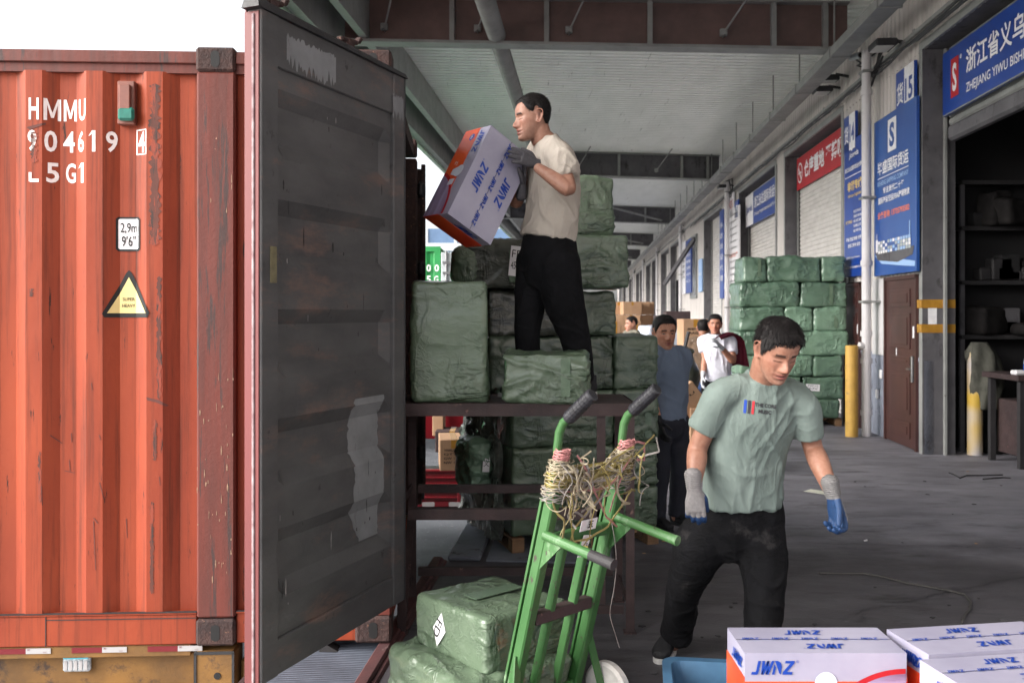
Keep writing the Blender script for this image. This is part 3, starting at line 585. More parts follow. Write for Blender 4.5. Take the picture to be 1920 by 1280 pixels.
for l, w_ in bp: vs += [(l, w_, ZB), (l, w_, ZB+.03), (l, w_, ZT-.03), (l, w_, ZT)]
for i in range(len(bp)-1):
    for k in range(3): fs.append((4*i+k, 4*i+k+1, 4*i+k+5, 4*i+k+4))
mb.add(vs, fs); mb.box((-.95, .028, ZB), (-.06, .05, ZT)); mb.build('side_panel', M['orange'], ct)
# worn paint strips on the proud ridges (real patches of bare dark metal with ragged outlines)
def ragged(mb, x0, x1, z0, z1, y, seed, n=26, amp=.5):
    rn = np.random.RandomState(seed); zs = np.linspace(z0, z1, n); wd = (x1-x0)/2; cx = (x0+x1)/2
    L = cx-wd*(1-amp*rn.rand(n)); Rr = cx+wd*(1-amp*rn.rand(n)); L[0] = L[-1] = cx-.1*wd; Rr[0] = Rr[-1] = cx+.1*wd
    mb.add([(L[i], y, zs[i]) for i in range(n)]+[(Rr[i], y, zs[i]) for i in range(n)], [(i, i+1, n+i+1, n+i) for i in range(n-1)])
SCUF = mat('scuffed_dark_paint', col(92, 44, 32), col(70, 37, 29), ns=12, rough=.75, spots=(col(52, 34, 30), 30, .55, (2, 1, .3)), spots2=(col(128, 52, 32), 20, .50, (2, 1, .3)))
for (l, z0, z1, w_) in ((-1.15, 1.95, 2.74, .07), (-1.13, 1.2, 1.8, .03), (-1.15, .9, 1.1, .03), (-1.727, 2.35, 2.5, .04), (-1.74, 1.7, 1.74, .03), (-1.70, .7, .95, .02), (-2.02, .35, .8, .02), (-1.165, .25, .7, .025)): mb = MB(CM); ragged(mb, l-w_/2, l+w_/2, z0, z1, -.0095, int(z0*100), n=int(20+(z1-z0)*60), amp=.75); mb.build('bare_scuffed_strip', SCUF, ct)
mb = MB(CM)
mb.box((-13.72, -.014, 2.84), (-.76-.187, .06, 2.9), .004); mb.box((-.76, -.014, 2.84), (-.16, .06, 2.9), .004); mb.box((-13.72, -.0, ZT-.005), (-.15, .04, 2.839)); mb.build('top_rail', M['orangew'], ct)
mb = MB(CM); mb.box((-13.72, -.01, .0), (-.947, .05, .15), .006); mb.box((-13.72, -.016, .148), (-.947, .05, .158), .003); mb.box((-.76, -.0, .0), (-.1, .05, .15), .006); mb.box((-.76, -.012, .148), (-.1, .05, .158), .003); mb.build('bottom_rail', M['orange'], ct)
mb = MB(CM); mb.box((-13.7, -.0185, .1585), (-.948, -.0, .1615)); mb.box((-.758, -.0145, .1585), (-.11, -.0, .1615)); mb.box((-1.672, -.0125, .002), (-1.668, -.0102, .146)); mb.box((-1.668, -.0125, .128), (-.95, -.0102, .132)); mb.build('grimy_seam', M['dark'], ct)
mb = MB(CM); mb.box((-.947, -.022, .13), (-.76, .1, 2.80), .01); mb.build('intermediate_post', M['orangew'], ct)
mb = MB(CM); rn = np.random.RandomState(7)
for i in range(42):
    l = -.947+rn.rand()*.18; z = rn.choice([rn.uniform(.3, 1.35), rn.uniform(2.1, 2.3)], p=[.85, .15]); w_ = rn.uniform(.002, .009); h = rn.uniform(.006, .05); ragged(mb, l, l+w_, z, z+h, -.0235, i, 6, .6)
mb.build('paint_chip', mat('bare_primer_chips', col(156, 128, 104), col(104, 76, 62), ns=30, rough=.7), ct)
for side in (0, 1):
    mb = MB(CM); y0 = -.01+side*2.34
    mb.box((-.17, y0, .12), (-.0, y0+.14, 2.78), .01); mb.build('corner_post', M['rust'] if side else M['orangew'], ct)
def casting(l0, l1, y0, y1, z0, z1):
    mb = MB(CM); mb.box((l0, y0, z0), (l1, y1, z1), .012); o = mb.build('corner_casting', M['rust'], ct)
    mb = MB(CM); cx = (l0+l1)/2; cz_ = (z0+z1)/2; pts = []
    for i in range(20): a = 2*math.pi*i/20; pts.append((cx+.022*math.cos(a), cz_+.022*math.sin(a)+(.018 if math.sin(a) > 0 else -.018)))
    mb.add([(a, y0-.0015, b) for a, b in pts], [tuple(range(20))]); mb.build('lock_hole', M['black'], o)
for l0, l1 in ((-.95, -.76), (-.178, 0)):
    for z0, z1 in ((2.80, 2.92), (-.005, .125)):
        casting(l0, l1, -.028, .13, z0, z1)
casting(-.178, 0, 2.31, 2.45, 2.80, 2.92)
mb = MB(CM); mb.box((-13.72, 2.38, .0), (-.17, 2.44, 2.9)); mb.box((-13.72, .04, 2.85), (-.1, 2.38, 2.88)); mb.box((-13.72, .05, .0), (-.02, 2.38, .1)); mb.box((-13.72, .05, .1), (-13.66, 2.38, 2.85)); mb.build('container_shell', M['orange'], ct)
mb = MB(CM); mb.box((-.12, .14, 2.79), (-.02, 2.30, 2.89)); mb.build('door_header', M['rust'], ct)
# markings
def cmark(mb, txt, x0, y0, y1, x1, bold=.02):     # pixel box in the photograph, on the side plane
    if txt in 'M1':
        la, lb, zb, zt = (x0-960)/379+.597, (x1-960)/379+.597, EYE-(y1-587)/379-.04, EYE-(y0-587)/379-.04; W_ = lb-la; f = lambda a, b: (la+a*W_, zb+b*(zt-zb))
        ps = [[f(0, 0), f(1, 0), f(1, 1), f(0, 1)]] if txt == '1' else [[f(0, 0), f(.2, 0), f(.2, 1), f(0, 1)], [f(.8, 0), f(1, 0), f(1, 1), f(.8, 1)], [f(.2, 1), f(.2, .72), f(.42, .12), f(.5, .12), f(.5, .35)], [f(.8, 1), f(.5, .35), f(.5, .12), f(.58, .12), f(.8, .72)]]
        if txt == '1': ps.append([f(-1.1, .72), f(0, .84), f(0, 1)])
        for p in ps: cpoly(mb, p, [tuple(range(len(p)))])
        return
    l0 = (x0-960)/379+.597; l1 = (x1-960)/379+.597; h = (y1-y0)/379; zb = EYE-(y1-587)/379-.04
    v, f = text2d(txt, 1, bold); s_ = v.max(0); vv = v*np.array([(l1-l0)/s_[0], h/s_[1]]); cpoly(mb, vv+np.array([l0, zb]), f)
def cpoly(mb, pts, f, off=.0015):
    bm = bmesh.new(); vv = [bm.verts.new((p[0], 0, p[1])) for p in pts]
    for q in f:
        try: bm.faces.new([vv[i] for i in q])
        except ValueError: pass
    lo, hi = min(p[0] for p in pts), max(p[0] for p in pts)
    for l, _ in bp:
        if lo < l < hi: bmesh.ops.bisect_plane(bm, geom=bm.verts[:]+bm.edges[:]+bm.faces[:], plane_co=(l, 0, 0), plane_no=(1, 0, 0))
    bm.verts.index_update(); mb.add([(p.co.x, cdep(p.co.x)-off, p.co.z) for p in bm.verts], [tuple(q.index for q in g.verts) for g in bm.faces]); bm.free()
mb = MB(CM)
for ch, x0, x1 in (('H', 70, 88), ('M', 96, 122), ('M', 127, 151), ('U', 156, 172)): cmark(mb, ch, x0, 191, 231, x1)
for ch, x0, x1 in (('9', 68, 84), ('0', 97, 116), ('4', 126, 147), ('6', 154, 168), ('1', 184, 190), ('9', 208, 226), ('4', 264, 279)): cmark(mb, ch, x0, 250, 289, x1)
for ch, x0, x1 in (('5', 100, 119), ('G', 131, 149), ('1', 161, 167)): cmark(mb, ch, x0, 309, 346, x1)
lx = lambda px: (px-960)/379+.597
lz = lambda py: EYE-(py-587)/379-.04
for a, b, c, d in ((70, 328, 75, 345), (72, 340, 88, 346)): cpoly(mb, [(lx(a), lz(d)), (lx(c), lz(d)), (lx(c), lz(b)), (lx(a), lz(b))], [(0, 1, 2, 3)])
for a, b, c, d in ((260, 246, 262, 293), (280, 246, 282, 293), (262, 246, 280, 248), (262, 291, 280, 293)): cpoly(mb, [(lx(a), lz(d)), (lx(c), lz(d)), (lx(c), lz(b)), (lx(a), lz(b))], [(0, 1, 2, 3)])
mb.build('marking', M['letter'], ct)
# scratches
mb = MB(CM)
for pts in (((66, 246), (70, 244), (100, 236), (99, 240), (72, 250)), ((282, 742), (306, 748), (322, 758), (318, 760), (300, 752), (284, 748))): cpoly(mb, [(lx(a), lz(b)) for a, b in pts], [tuple(range(len(pts)))], .002)
for pts in ((105, 813, 123, 828), (136, 860, 138, 880), (128, 880, 146, 883), (305, 890, 307, 905), (186, 965, 194, 974), (140, 810, 141, 826), (196, 812, 199, 820), (182, 716, 184, 728), (186, 971, 190, 1060), (197, 900, 205, 930), (92, 905, 94, 940), (240, 970, 242, 1005), (120, 1140, 142, 1146)):
    a, b, c, d = pts; cpoly(mb, [(lx(a), lz(b)), (lx(a)+.004, lz(b)+.003), (lx(c)+.003, lz(d)), (lx(c), lz(d)-.003)], [(0, 1, 2, 3)], .002)
mb.build('scratch', mat('dark_scratch', col(86, 46, 40), rough=.8), ct)
# placards
def plate(name, m, pts, off, par=ct, lab=None):
    mb = MB(CM); cpoly(mb, [(lx(a), lz(b)) for a, b in pts], [tuple(range(len(pts)))], off); return mb.build(name, m, par, label=lab)
def rr(a, b, c, d, r=4): return [(a+r, b), (c-r, b), (c, b+r), (c, d-r), (c-r, d), (a+r, d), (a, d-r), (a, b+r)]
hp = plate('height_placard', M['black'], rr(223, 408, 268, 472), .003); plate('placard_face', M['white'], rr(227, 412, 264, 468, 2), .0045, hp)
mb = MB(CM); cmark(mb, '2,9m', 231, 419, 440, 262, .01); cmark(mb, "9'6\"", 233, 443, 463, 259, .01)
mb.v = [tuple(Vector(p)-WX*.006) for p in mb.v]; mb.build('lettering', M['black'], hp)
hp = plate('warning_triangle', M['black'], [(246, 507), (251, 512), (288, 586), (284, 595), (206, 595), (202, 588), (241, 512)], .003); plate('triangle_face', M['sticker'], [(246, 520), (281, 587), (210, 587)], .0045, hp)
mb = MB(CM); cmark(mb, 'SUPER', 235, 558, 564, 257, .01); cmark(mb, 'HEAVY', 234, 570, 576, 258, .01); mb.v = [tuple(Vector(p)-WX*.006) for p in mb.v]; mb.build('lettering', M['black'], hp)
mb = MB(CM); mb.box((lx(230), -.012, lz(238)), (lx(261), .03, lz(158)), .004); mb.box((lx(235), -.03, lz(215)), (lx(255), -.0125, lz(166)), .004); v_ = mb.build('vent_cover', M['brownp'], ct)
mb = MB(CM); mb.box((lx(233), -.036, lz(233)), (lx(263), -.0125, lz(208)), .012); mb.build('tape_wad', M['teal'], v_)
# near door leaf, swung out towards the camera
H0 = Vector((-.545, 4.50, .256)); TD = Vector((-.375, -.927, 0)).normalized(); ND = Vector((0, 0, 1)).cross(TD); ND = ND if ND.x > 0 else -ND
DL = frame(H0, TD, ND, (0, 0, 1)); W_ = 1.115; H_ = 2.555      # local x: hinge->free edge, y: inward face (towards camera right), z
dr = MB(DL); vs = []; fs = []
zz = [.14]; prof = [(.0, 0)]; z = .14
prof = [(.13, 0)]
for k in range(5): z0_ = .13+k*.43; prof += [(z0_+.16, 0), (z0_+.22, -.034), (z0_+.37, -.034), (z0_+.43, 0)]
prof.append((2.42, 0))
xs = [.09, .16, .94, 1.03]
for z_, y_ in prof: vs += [(xs[0], .0, z_), (xs[1], y_, z_), (xs[2], y_, z_), (xs[3], 0, z_)]
for i in range(len(prof)-1):
    for k in range(3): fs.append((4*i+k, 4*i+k+1, 4*i+k+5, 4*i+k+4))
dr.add(vs, fs); dl = dr.build('door_leaf', M['doorgrey'], ct, label='grey inner face of the open container door')
mb = MB(DL); mb.box((0, -.05, 0), (.10, .018, H_), .004); mb.box((W_-.105, -.045, 0), (W_, .02, H_), .004); mb.box((.10, -.045, 0), (W_-.105, .014, .14), .004); mb.box((.10, -.045, 2.36), (W_-.105, .014, H_), .004); mb.build('door_frame', M['doorgrey'], dl)
mb = MB(DL); mb.box((0, -.055, 0), (W_, -.0505, H_)); mb.box((W_+.0005, -.055, 0), (W_+.006, .012, H_-.01), .002); mb.build('door_skin', M['pinkedge'], dl)
mb = MB(DL); mb.box((W_+.0065, -.018, .0), (W_+.012, -.006, H_-.02), .003); mb.build('edge_gasket', M['whitegas'], dl)
mb = MB(DL); vs = [(W_+.03, -.05, H_-.002), (-.02, -.05, H_-.002), (-.02, .03, H_-.002), (W_+.03, .03, H_-.002), (W_+.02, -.045, H_+.035), (-.01, -.045, H_+.02), (-.01, .02, H_+.02), (W_+.02, .02, H_+.035)]
mb.add(vs, [(0, 1, 2, 3), (4, 5, 6, 7), (0, 1, 5, 4), (1, 2, 6, 5), (2, 3, 7, 6), (3, 0, 4, 7)]); mb.box((W_-.06, -.052, H_-.0), (W_+.02, .012, H_+.05), .01)
mb.box((-.015, .0, 0), (-.001, .02, H_), .004); mb.build('door_gasket', M['gasket'], dl)
for xx in (W_-.14, .42):
    mb = MB(DL); mb.box((xx, -.045, H_+.0), (xx+.05, .0, H_+.07), .006); mb.bar((xx-.04, -.02, H_+.07), (xx+.10, -.02, H_+.055), .03, .02, bev=.005); mb.bar((xx-.05, -.02, H_+.075), (xx-.07, -.02, H_+.1), .03, .02, bev=.004); mb.build('lock_cam', M['rust'], dl)
for xx in (.3, .82):
    mb = MB(DL); mb.tube([(xx, -.085, .0), (xx, -.085, H_+.03)], .017, 10); mb.build('lock_rod', M['orangew'], dl)
def patchy(x0, x1, z0, z1, seed, drip=.1):
    rn = np.random.RandomState(seed); n = 40; xs_ = np.linspace(x0, x1, n); top = z1-.02*rn.rand(n)
    bot = z0+drip*rn.rand(n)*(.4+.6*np.abs(np.sin(np.linspace(0, 9, n)))); mb = MB(DL)
    return mb, xs_, top, bot
for (x0, x1, z0, z1, y_, sd, dr_) in ((.60, .95, 2.36, 2.51, .0152, 1, .08), (.01, .115, 2.33, 2.46, .0195, 3, .07)):
    mb, xa, tp, bt = patchy(x0, x1, z0, z1, sd, dr_); n = len(xa); mb.add([(xa[i], y_, tp[i]) for i in range(n)]+[(xa[i], y_, bt[i]) for i in range(n)], [(i, i+1, n+i+1, n+i) for i in range(n-1)]); mb.build('touch_up_paint', M['patch'], dl)
mb = MB(DL); rn = np.random.RandomState(5); zs = np.linspace(.36, 1.02, 40)     # patch over the lower panel follows its folds
def pz(z_):
    for (a, b), (c, d) in zip(prof, prof[1:]):
        if a <= z_ <= c: return b+(d-b)*(z_-a)/(c-a)
    return 0
zs = sorted(list(zs)+[p for p, _ in prof if .36 < p < 1.02]); n = len(zs)
xl = [.165+.012*rn.rand() for _ in zs]; xr = [.42+.02*rn.rand()-.10*max(0, (.5-z_)/.14) for z_ in zs]
mb.add([(xl[i], pz(zs[i])+.002, zs[i]) for i in range(n)]+[(xr[i], pz(zs[i])+.002, zs[i]) for i in range(n)], [(i, i+1, n+i+1, n+i) for i in range(n-1)]); mb.build('touch_up_paint', M['patch'], dl)
rn = np.random.RandomState(9); DSC = mat('door_scratch', col(36, 33, 34), rough=.8); DSL = mat('door_light_scratch', col(142, 138, 138), rough=.7)
for i in range(34):
    x = rn.uniform(.12, 1.0); z = rn.uniform(.2, 2.3); w_ = rn.uniform(.002, .012); h = rn.uniform(.004, .03) if i % 3 else rn.uniform(.03, .1); mb = MB(DL); y_ = (.0150 if z > 2.37 else max(pz(z), pz(z+h))+.0025)
    if x > W_-.12: continue
    ragged(mb, x, x+w_, z, z+h, y_, i+50, 6, .6); mb.build('scratch', DSC if i % 4 else DSL, dl)
mb = MB(DL); mb.box((W_-.09, .0205, 1.52), (W_-.05, .024, 1.66), .001); mb.build('small_plate', mat('olive_tag', col(120, 112, 84), col(90, 84, 64), ns=30), dl)
# far door leaf folded back beyond the container
mb = MB(CM); mb.box((-.05, 2.45, .16), (.03, 2.52, 2.72), .006); mb.box((-1.18, 2.49, .16), (-.05, 2.54, 2.72), .006); fl = mb.build('door_leaf', M['rust'], ct, label='far container door folded back, seen edge-on')
mb = MB(CM); mb.box((.031, 2.45, .2), (.05, 2.53, 2.68), .006)
for z_ in (.5, 1.2, 1.9, 2.5): mb.box((-.0, 2.40, z_), (.06, 2.53, z_+.12), .02)
mb.build('door_gasket', M['gasket'], fl)
mb = MB(CM); mb.tube([(.045, 2.44, .3), (.045, 2.44, 2.75)], .018, 10); mb.build('lock_rod', M['rust'], fl)

# chassis
ch = thing('trailer_chassis', 'ochre trailer chassis under the orange-red container', 'trailer', CM @ Matrix.Translation((-6, 0, -1.15)))
CM2 = CM
mb = MB(CM2); mb.box((-13, .06, -.235), (-.98, .1, -.035), .004); mb.box((-13, .0, -.06), (-.98, .1, -.004), .004); mb.box((-13, .0, -.275), (-.98, .12, -.238), .006); mb.build('side_rail', M['chassis'], ch)
mb = MB(CM2); mb.box((-13, .5, -.62), (-.98, .62, -.12)); mb.box((-13, 1.8, -.62), (-.98, 1.92, -.12))
for k in range(9): mb.box((-1.8-k*1.3, .1, -.3), (-1.7-k*1.3, 2.3, -.12))
mb.build('main_beam', M['dark'], ch)
mb = MB(CM2); mb.box((-.955, -.025, -.27), (-.765, .16, -.035), .01); mb.box((-.75, .05, -.5), (-.3, .15, -.1), .01); b_ = mb.build('bolster', M['chassis'], ch)
mb = MB(CM2); mb.box((-.955, -.029, -.275), (-.765, -.0255, -.262)); mb.box((-.957, -.03, -.262), (-.945, -.0255, -.035)); mb.box((-.775, -.03, -.262), (-.763, -.0255, -.035)); mb.box((-.955, -.03, -.045), (-.765, -.0255, -.03)); mb.build('worn_edge', M['dark'], b_)
mb = MB(CM2); mb.tube([(-.845, -.0255, -.15), (-.845, -.0285, -.15)], .017, 16); mb.build('lock_hole', M['black'], b_)
mb = MB(CM2); mb.bar((-.66, .04, -.62), (-.30, .04, -.03), .08, .08); mb.bar((-.75, .05, -.66), (-.02, .05, -.66), .1); mb.box((-.5, .1, -.72), (-.05, 2.2, -.6)); mb.build('rear_strut', M['dark'], ch)
for k in range(9):
    x0 = -2.57+k*.0-0; 
for k in range(12):
    a = lx(305)-.36*k*1.0
    mb = MB(CM2); mb.box((lx(284)-.363*k+.0, -.0045, -.034), (lx(284)-.363*k+.145, -.0006, -.008)); mb.build('reflector_strip', M['refred'], ch)
    mb = MB(CM2); mb.box((lx(339)-.363*k, -.0045, -.034), (lx(339)-.363*k+.118, -.0006, -.008)); r_ = mb.build('reflector_strip', M['refwhite'], ch)
    m2 = MB(CM2); put_text(m2, '3C', (lx(342)-.363*k, -.0048, -.018), (1, 0, 0), (0, 0, 1), .008, off=.0005, bold=.03); put_text(m2, 'CCC', (lx(370)-.363*k, -.0048, -.030), (1, 0, 0), (0, 0, 1), .006, off=.0005); m2.build('lettering', M['refred'], r_)
mb = MB(CM2); mb.box((lx(124), .03, lz(1254)), (lx(174), .059, lz(1216)), .008); lp = mb.build('marker_lamp', mat('clear_lamp_plastic', col(206, 214, 220), col(120, 132, 140), ns=60, rough=.1, coat=.5), ch)
mb = MB(CM2)
for i in range(5): mb.box((lx(127)+i*.024, .026, lz(1250)), (lx(127)+i*.024+.017, .0295, lz(1232)), .003)
mb.build('lens_rib', M['refwhite'], lp); mb = MB(CM2); mb.box((lx(126), .0262, lz(1229)), (lx(172), .0294, lz(1219)), .004); mb.build('lens_cap', mat('cyan_lamp_tint', col(90, 190, 214), rough=.2), lp)
for l in (-2.6, -3.9):
    for y in (.35, 2.05):
        mb = MB(CM2 @ Matrix.Translation((l, y, -.66)) @ Matrix.Rotation(R(90), 4, 'X')); mb.lathe([(.3, -.14), (.46, -.13), (.5, -.09), (.5, .09), (.46, .13), (.3, .14)], n=36); w_ = mb.build('wheel', M['gasket'], ch, smooth=False)
        mb = MB(CM2 @ Matrix.Translation((l, y, -.66)) @ Matrix.Rotation(R(90), 4, 'X')); mb.lathe([(.08, .05), (.12, .16), (.29, .145), (.3, .1)], n=30); mb.build('rim', M['steel'], w_)

# ================================================================ BALES
def rbox(sx, sy, sz, r, step):
    """rounded box surface: positions and normals on a shared grid"""
    h = np.array([sx, sy, sz])/2; ns = [max(3, int(round(s/step))) for s in (sx, sy, sz)]
    P_, Fc = [], []; off = 0
    for ax in range(3):
        a, b = [(1, 2), (2, 0), (0, 1)][ax]
        for sg in (-1, 1):
            ua = np.linspace(-h[a], h[a], ns[a]+1); ub = np.linspace(-h[b], h[b], ns[b]+1)
            ga, gb = np.meshgrid(ua, ub, indexing='ij'); p = np.zeros(ga.shape+(3,)); p[..., a] = ga; p[..., b] = gb; p[..., ax] = sg*h[ax]
            P_.append(p.reshape(-1, 3)); na, nb = ns[a]+1, ns[b]+1
            i, j = np.meshgrid(np.arange(na-1), np.arange(nb-1), indexing='ij'); q = (off+i*nb+j).ravel()
            f = np.stack([q, q+nb, q+nb+1, q+1], 1); Fc.append(f if sg > 0 else f[:, ::-1]); off += na*nb
    p = np.concatenate(P_); f = np.concatenate(Fc)
    key = np.round(p*1e5).astype(np.int64); _, idx, inv = np.unique(key, axis=0, return_index=True, return_inverse=True); inv = inv.ravel()
    p = p[idx]; f = inv[f]; q = np.clip(p, -(h-r), h-r); n = p-q; n /= np.linalg.norm(n, axis=1)[:, None]+1e-9
    return q+n*r, n, f
def bale_mesh(name, s, r, seed, k, step=.016, amp=1.0, bulge=.012):
    p, n, f = rbox(s[0], s[1], s[2], r, step); g = p+seed*7.31
    wrp = np.stack([perlin(g*4, seed+1), perlin(g*4, seed+2), perlin(g*4, seed+3)], 1)*.12; gw = g+wrp
    d = bulge*perlin(g*2.6, seed+4)*2
    h = np.array(s)/2
    # long drape creases, diagonal at the ends
    e1 = gw @ np.array([[1.0, .35, .1], [-.3, 1, .2], [.15, -.4, 1]]).T
    d += amp*.013*(ridge(e1*np.array([2.2, 4, 9]), seed+5, 6)-.25)*(np.clip(perlin(g*1.7, seed+9)+.35, 0, 1)*1.6)
    e2 = gw @ np.array([[.7, .2, .7], [.1, 1, .1], [-.7, .3, .7]]).T
    d += amp*.009*(ridge(e2*np.array([3, 3, 12]), seed+6, 7)-.2)*np.clip(perlin(g*2.1, seed+10)*2+.4, 0, 1)
    d += amp*.0035*ridge(gw*np.array([14, 14, 22]), seed+7, 4)
    eg = np.sort(np.abs(p)/h, axis=1)[:, 1]; d += amp*.012*np.clip((eg-.8)/.2, 0, 1)*perlin(g*np.array([13, 13, 13]), seed+8)*1.6
    v = p+n*d[:, None]
    lean = perlin(np.array([[seed*.37, 1.3, 2.1]]), 3)[0]*.06; v[:, 0] += lean*(v[:, 2]+h[2])*.5
    lo = -h[2]; v[:, 2] = np.maximum(v[:, 2], lo-.0)+h[2]
    me = bpy.data.meshes.new(name); me.from_pydata(v.tolist(), [], f.tolist()); me.polygons.foreach_set('use_smooth', [True]*len(f)); me.materials.append(bale_mat(k)); me.update(); return me
BN = [0]
def bale(lab, pos, size, yaw, k=0, group=None, r=.024, amp=1., tape=0, label=None, name='wrapped_bale', step=.016, bulge=.012, cat='bale', roll=0):
    BN[0] += 1; sd = BN[0]
    me = bale_mesh(name, size, r, sd, k, step, amp, bulge); o = bpy.data.objects.new(name, me); C.objects.link(o)
    m = yawm(pos, yaw); 
    if roll: m = m @ Matrix.Rotation(R(roll), 4, 'Y')
    o.matrix_world = m; WM[o.name] = m.copy(); tag(o, lab, cat, group)
    sx, sy, sz = size
    def part(mb2, nm, mt): mb2.v = [tuple(m @ Vector(p)) for p in mb2.v]; return mb2.build(nm, mt, o)
    if tape:
        mb = MB(); x0 = (tape-.5)*sx*.6 if tape < 2 else 0; y0 = -sy/2-.007; mb.box((x0, y0, .04), (x0+.05, y0+.003, sz-.03)); part(mb, 'packing_tape', mat('green_tape_strip', col(100, 118, 98), col(78, 98, 78), ns=12, rough=.16, bump=.3))
    if label:   # (x, z, w, h, text, tilt)
        x0, z0, w_, h_, tx, tl = label; T = Matrix.Translation((x0, -sy/2-.012, z0)) @ Matrix.Rotation(R(tl), 4, 'Y'); mb = MB(); mb.box((-w_/2, 0, -h_/2), (w_/2, .0015, h_/2), 0, T); lb = part(mb, 'shipping_label', M['white'])
        mb = MB()
        for i, s_ in enumerate(tx): put_text(mb, s_, T @ Vector((-w_*.38, -.0005, h_*(.5-(i+1)/(len(tx)+.6)))), T.to_3x3() @ Vector((1, 0, 0)), T.to_3x3() @ Vector((0, 0, 1)), h_*.5/len(tx), w_*.76, off=.001)
        part(mb, 'lettering', M['black'])
    return o
# on the loading table
TBZ = 1.19
bale('tall upright green bale standing on the left end of the loading table', P(843, 757, 5.02)*1+Vector((0, 0, 0)), (.405, .42, .645), 3, 3, 'bales on the loading table', amp=.7, r=.03, step=.015, bulge=.016).location.z = TBZ
bale('low shiny green bale lying across the front of the loading table before the standing man', Vector((.185, 4.885, TBZ)), (.44, .30, .265), -5, 3, 'bales on the loading table', amp=1.5, r=.02, step=.012, tape=.8)
# big stack behind the table
SO = Vector((0.0, 6.3, 0)); SY = 16; sm = yawm(SO, SY)
def sb(lab, x0, x1, z0, z1, k=0, y0=0, dep=.5, **kw):
    c = sm @ Vector(((x0+x1)/2, y0+dep/2, z0)); return bale(lab, c, (x1-x0-.006, dep-.006, z1-z0-.004), SY, k, 'bales in the tall stack behind the loading table', **kw)
rows = [(.12, .42, 'bottom'), (.42, .73, 'second'), (.73, 1.12, 'third'), (1.12, 1.5, 'fourth')]
ks = [1, 0, 2, 1, 0, 2, 1, 0]
for i, (z0, z1, nm) in enumerate(rows):
    sb('right-hand green bale, %s row up, tall stack behind the table' % nm, .76, 1.10, z0, z1, [1, 3, 1, 1][i], tape=(.8 if i == 2 else 0), amp=1.1)
    sb('left-hand dark green bale, %s row up, tall stack behind the table' % nm, (-.16 if i == 3 else 0), .755, z0, z1, [1, 3, 1, 0][i], amp=1.1)
    sb('rear bale, %s row up, tall stack, seen from its left side' % nm, .02, .9, z0, z1, [4, 4, 4, 2][i], y0=.505, dep=.5, step=.03)
sb('left bale in the fifth row, behind the standing man\'s legs', -.17, .38, 1.5, 1.82, 4, dep=.5, amp=1.4); sb('right bale in the fifth row of the tall stack, just right of his legs', .385, .78, 1.5, 1.82, 1, dep=.5)
bale('long grey-green bale with a white label, left of the standing man', P(950, 0, 6.35).xy.to_3d()+Vector((0, 0, 1.825)), (.60, .5, .32), 8, 4, 'bales in the tall stack behind the loading table', amp=.8, tape=.45, label=(.03, .18, .09, .2, ['FR', '4560'], 6))
bale('long green bale right of the standing man, under the topmost bale', P(1090, 0, 6.35).xy.to_3d()+Vector((0, 0, 1.825)), (.56, .5, .36), 6, 1, 'bales in the tall stack behind the loading table', amp=1.)
bale('topmost green bale of the tall stack, at the standing man\'s back', P(1068, 0, 6.4).xy.to_3d()+Vector((0, 0, 2.185)), (.50, .45, .40), 14, 3, 'bales in the tall stack behind the loading table', amp=1., tape=2)
# clear film wrapped round the left side of the stack
fm = MB(sm); nx = 46; nz = 60; vs = []; fs = []
for j in range(nz+1):
    for i in range(nx+1):
        y = -.03+1.1*i/nx; z = .1+1.05*j/nz; vs.append((-.05-.06*math.sin(math.pi*i/nx), y, z))
va = np.array(vs); gg = va*np.array([1, 9, 1.4])+11; gg[:, 1] += perlin(va*3+5, 3)*2.5; dd = .07*ridge(gg, 21, 4)+.03*ridge(va*np.array([1, 16, 3])+3, 22, 5)+.05*perlin(va*3.3, 23); va[:, 0] -= dd
fs = [(j*(nx+1)+i, j*(nx+1)+i+1, (j+1)*(nx+1)+i+1, (j+1)*(nx+1)+i) for j in range(nz) for i in range(nx)]
fm.add(va.tolist(), fs); ff = fm.build('film_wrapped_side', M['plasticf'], smooth=True); tag(ff, 'crumpled shiny dark stretch film round the left side of the tall bale stack', 'stretch film')
bl = bale('pale crumpled green sack bulging at the left of the stack under the table', P(893, 0, 6.45).xy.to_3d()+Vector((0, 0, .42)), (.17, .3, .34), 20, 5, 'sacks wrapped into the left side of the stack', r=.045, amp=3.0, bulge=.03, step=.010, label=(.02, .2, .05, .10, ['义'], 4), cat='sack')
bale('pale crumpled sack end left of the labelled long bale', P(866, 0, 6.2).xy.to_3d()+Vector((0, 0, 1.84)), (.16, .3, .27), 10, 3, 'sacks wrapped into the left side of the stack', r=.07, amp=2.2, bulge=.04, step=.012, cat='sack')
# pallet under the stack
def pallet(lab, m, w_, d_):
    t = thing('wooden_pallet', lab, 'pallet', m, 'pallets under the bale stacks')
    mb = MB(m); 
    for i in range(7): mb.box((i*(w_-.09)/6, 0, .095), (i*(w_-.09)/6+.09, d_, .112), .003)
    mb.build('deck_board', M['wood'], t); mb = MB(m)
    for x in (0, w_/2-.045, w_-.09):
        for y in (0, d_/2-.05, d_-.1): mb.box((x, y, .018), (x+.09, y+.1, .0945), .004)
    mb.build('block', M['wood'], t); mb = MB(m)
    for x in (0, w_/2-.045, w_-.09): mb.box((x, 0, 0), (x+.09, d_, .0175), .002)
    mb.build('bottom_board', M['wood'], t)
pallet('worn wooden pallet under the tall stack behind the table', sm, 1.1, 1.0)
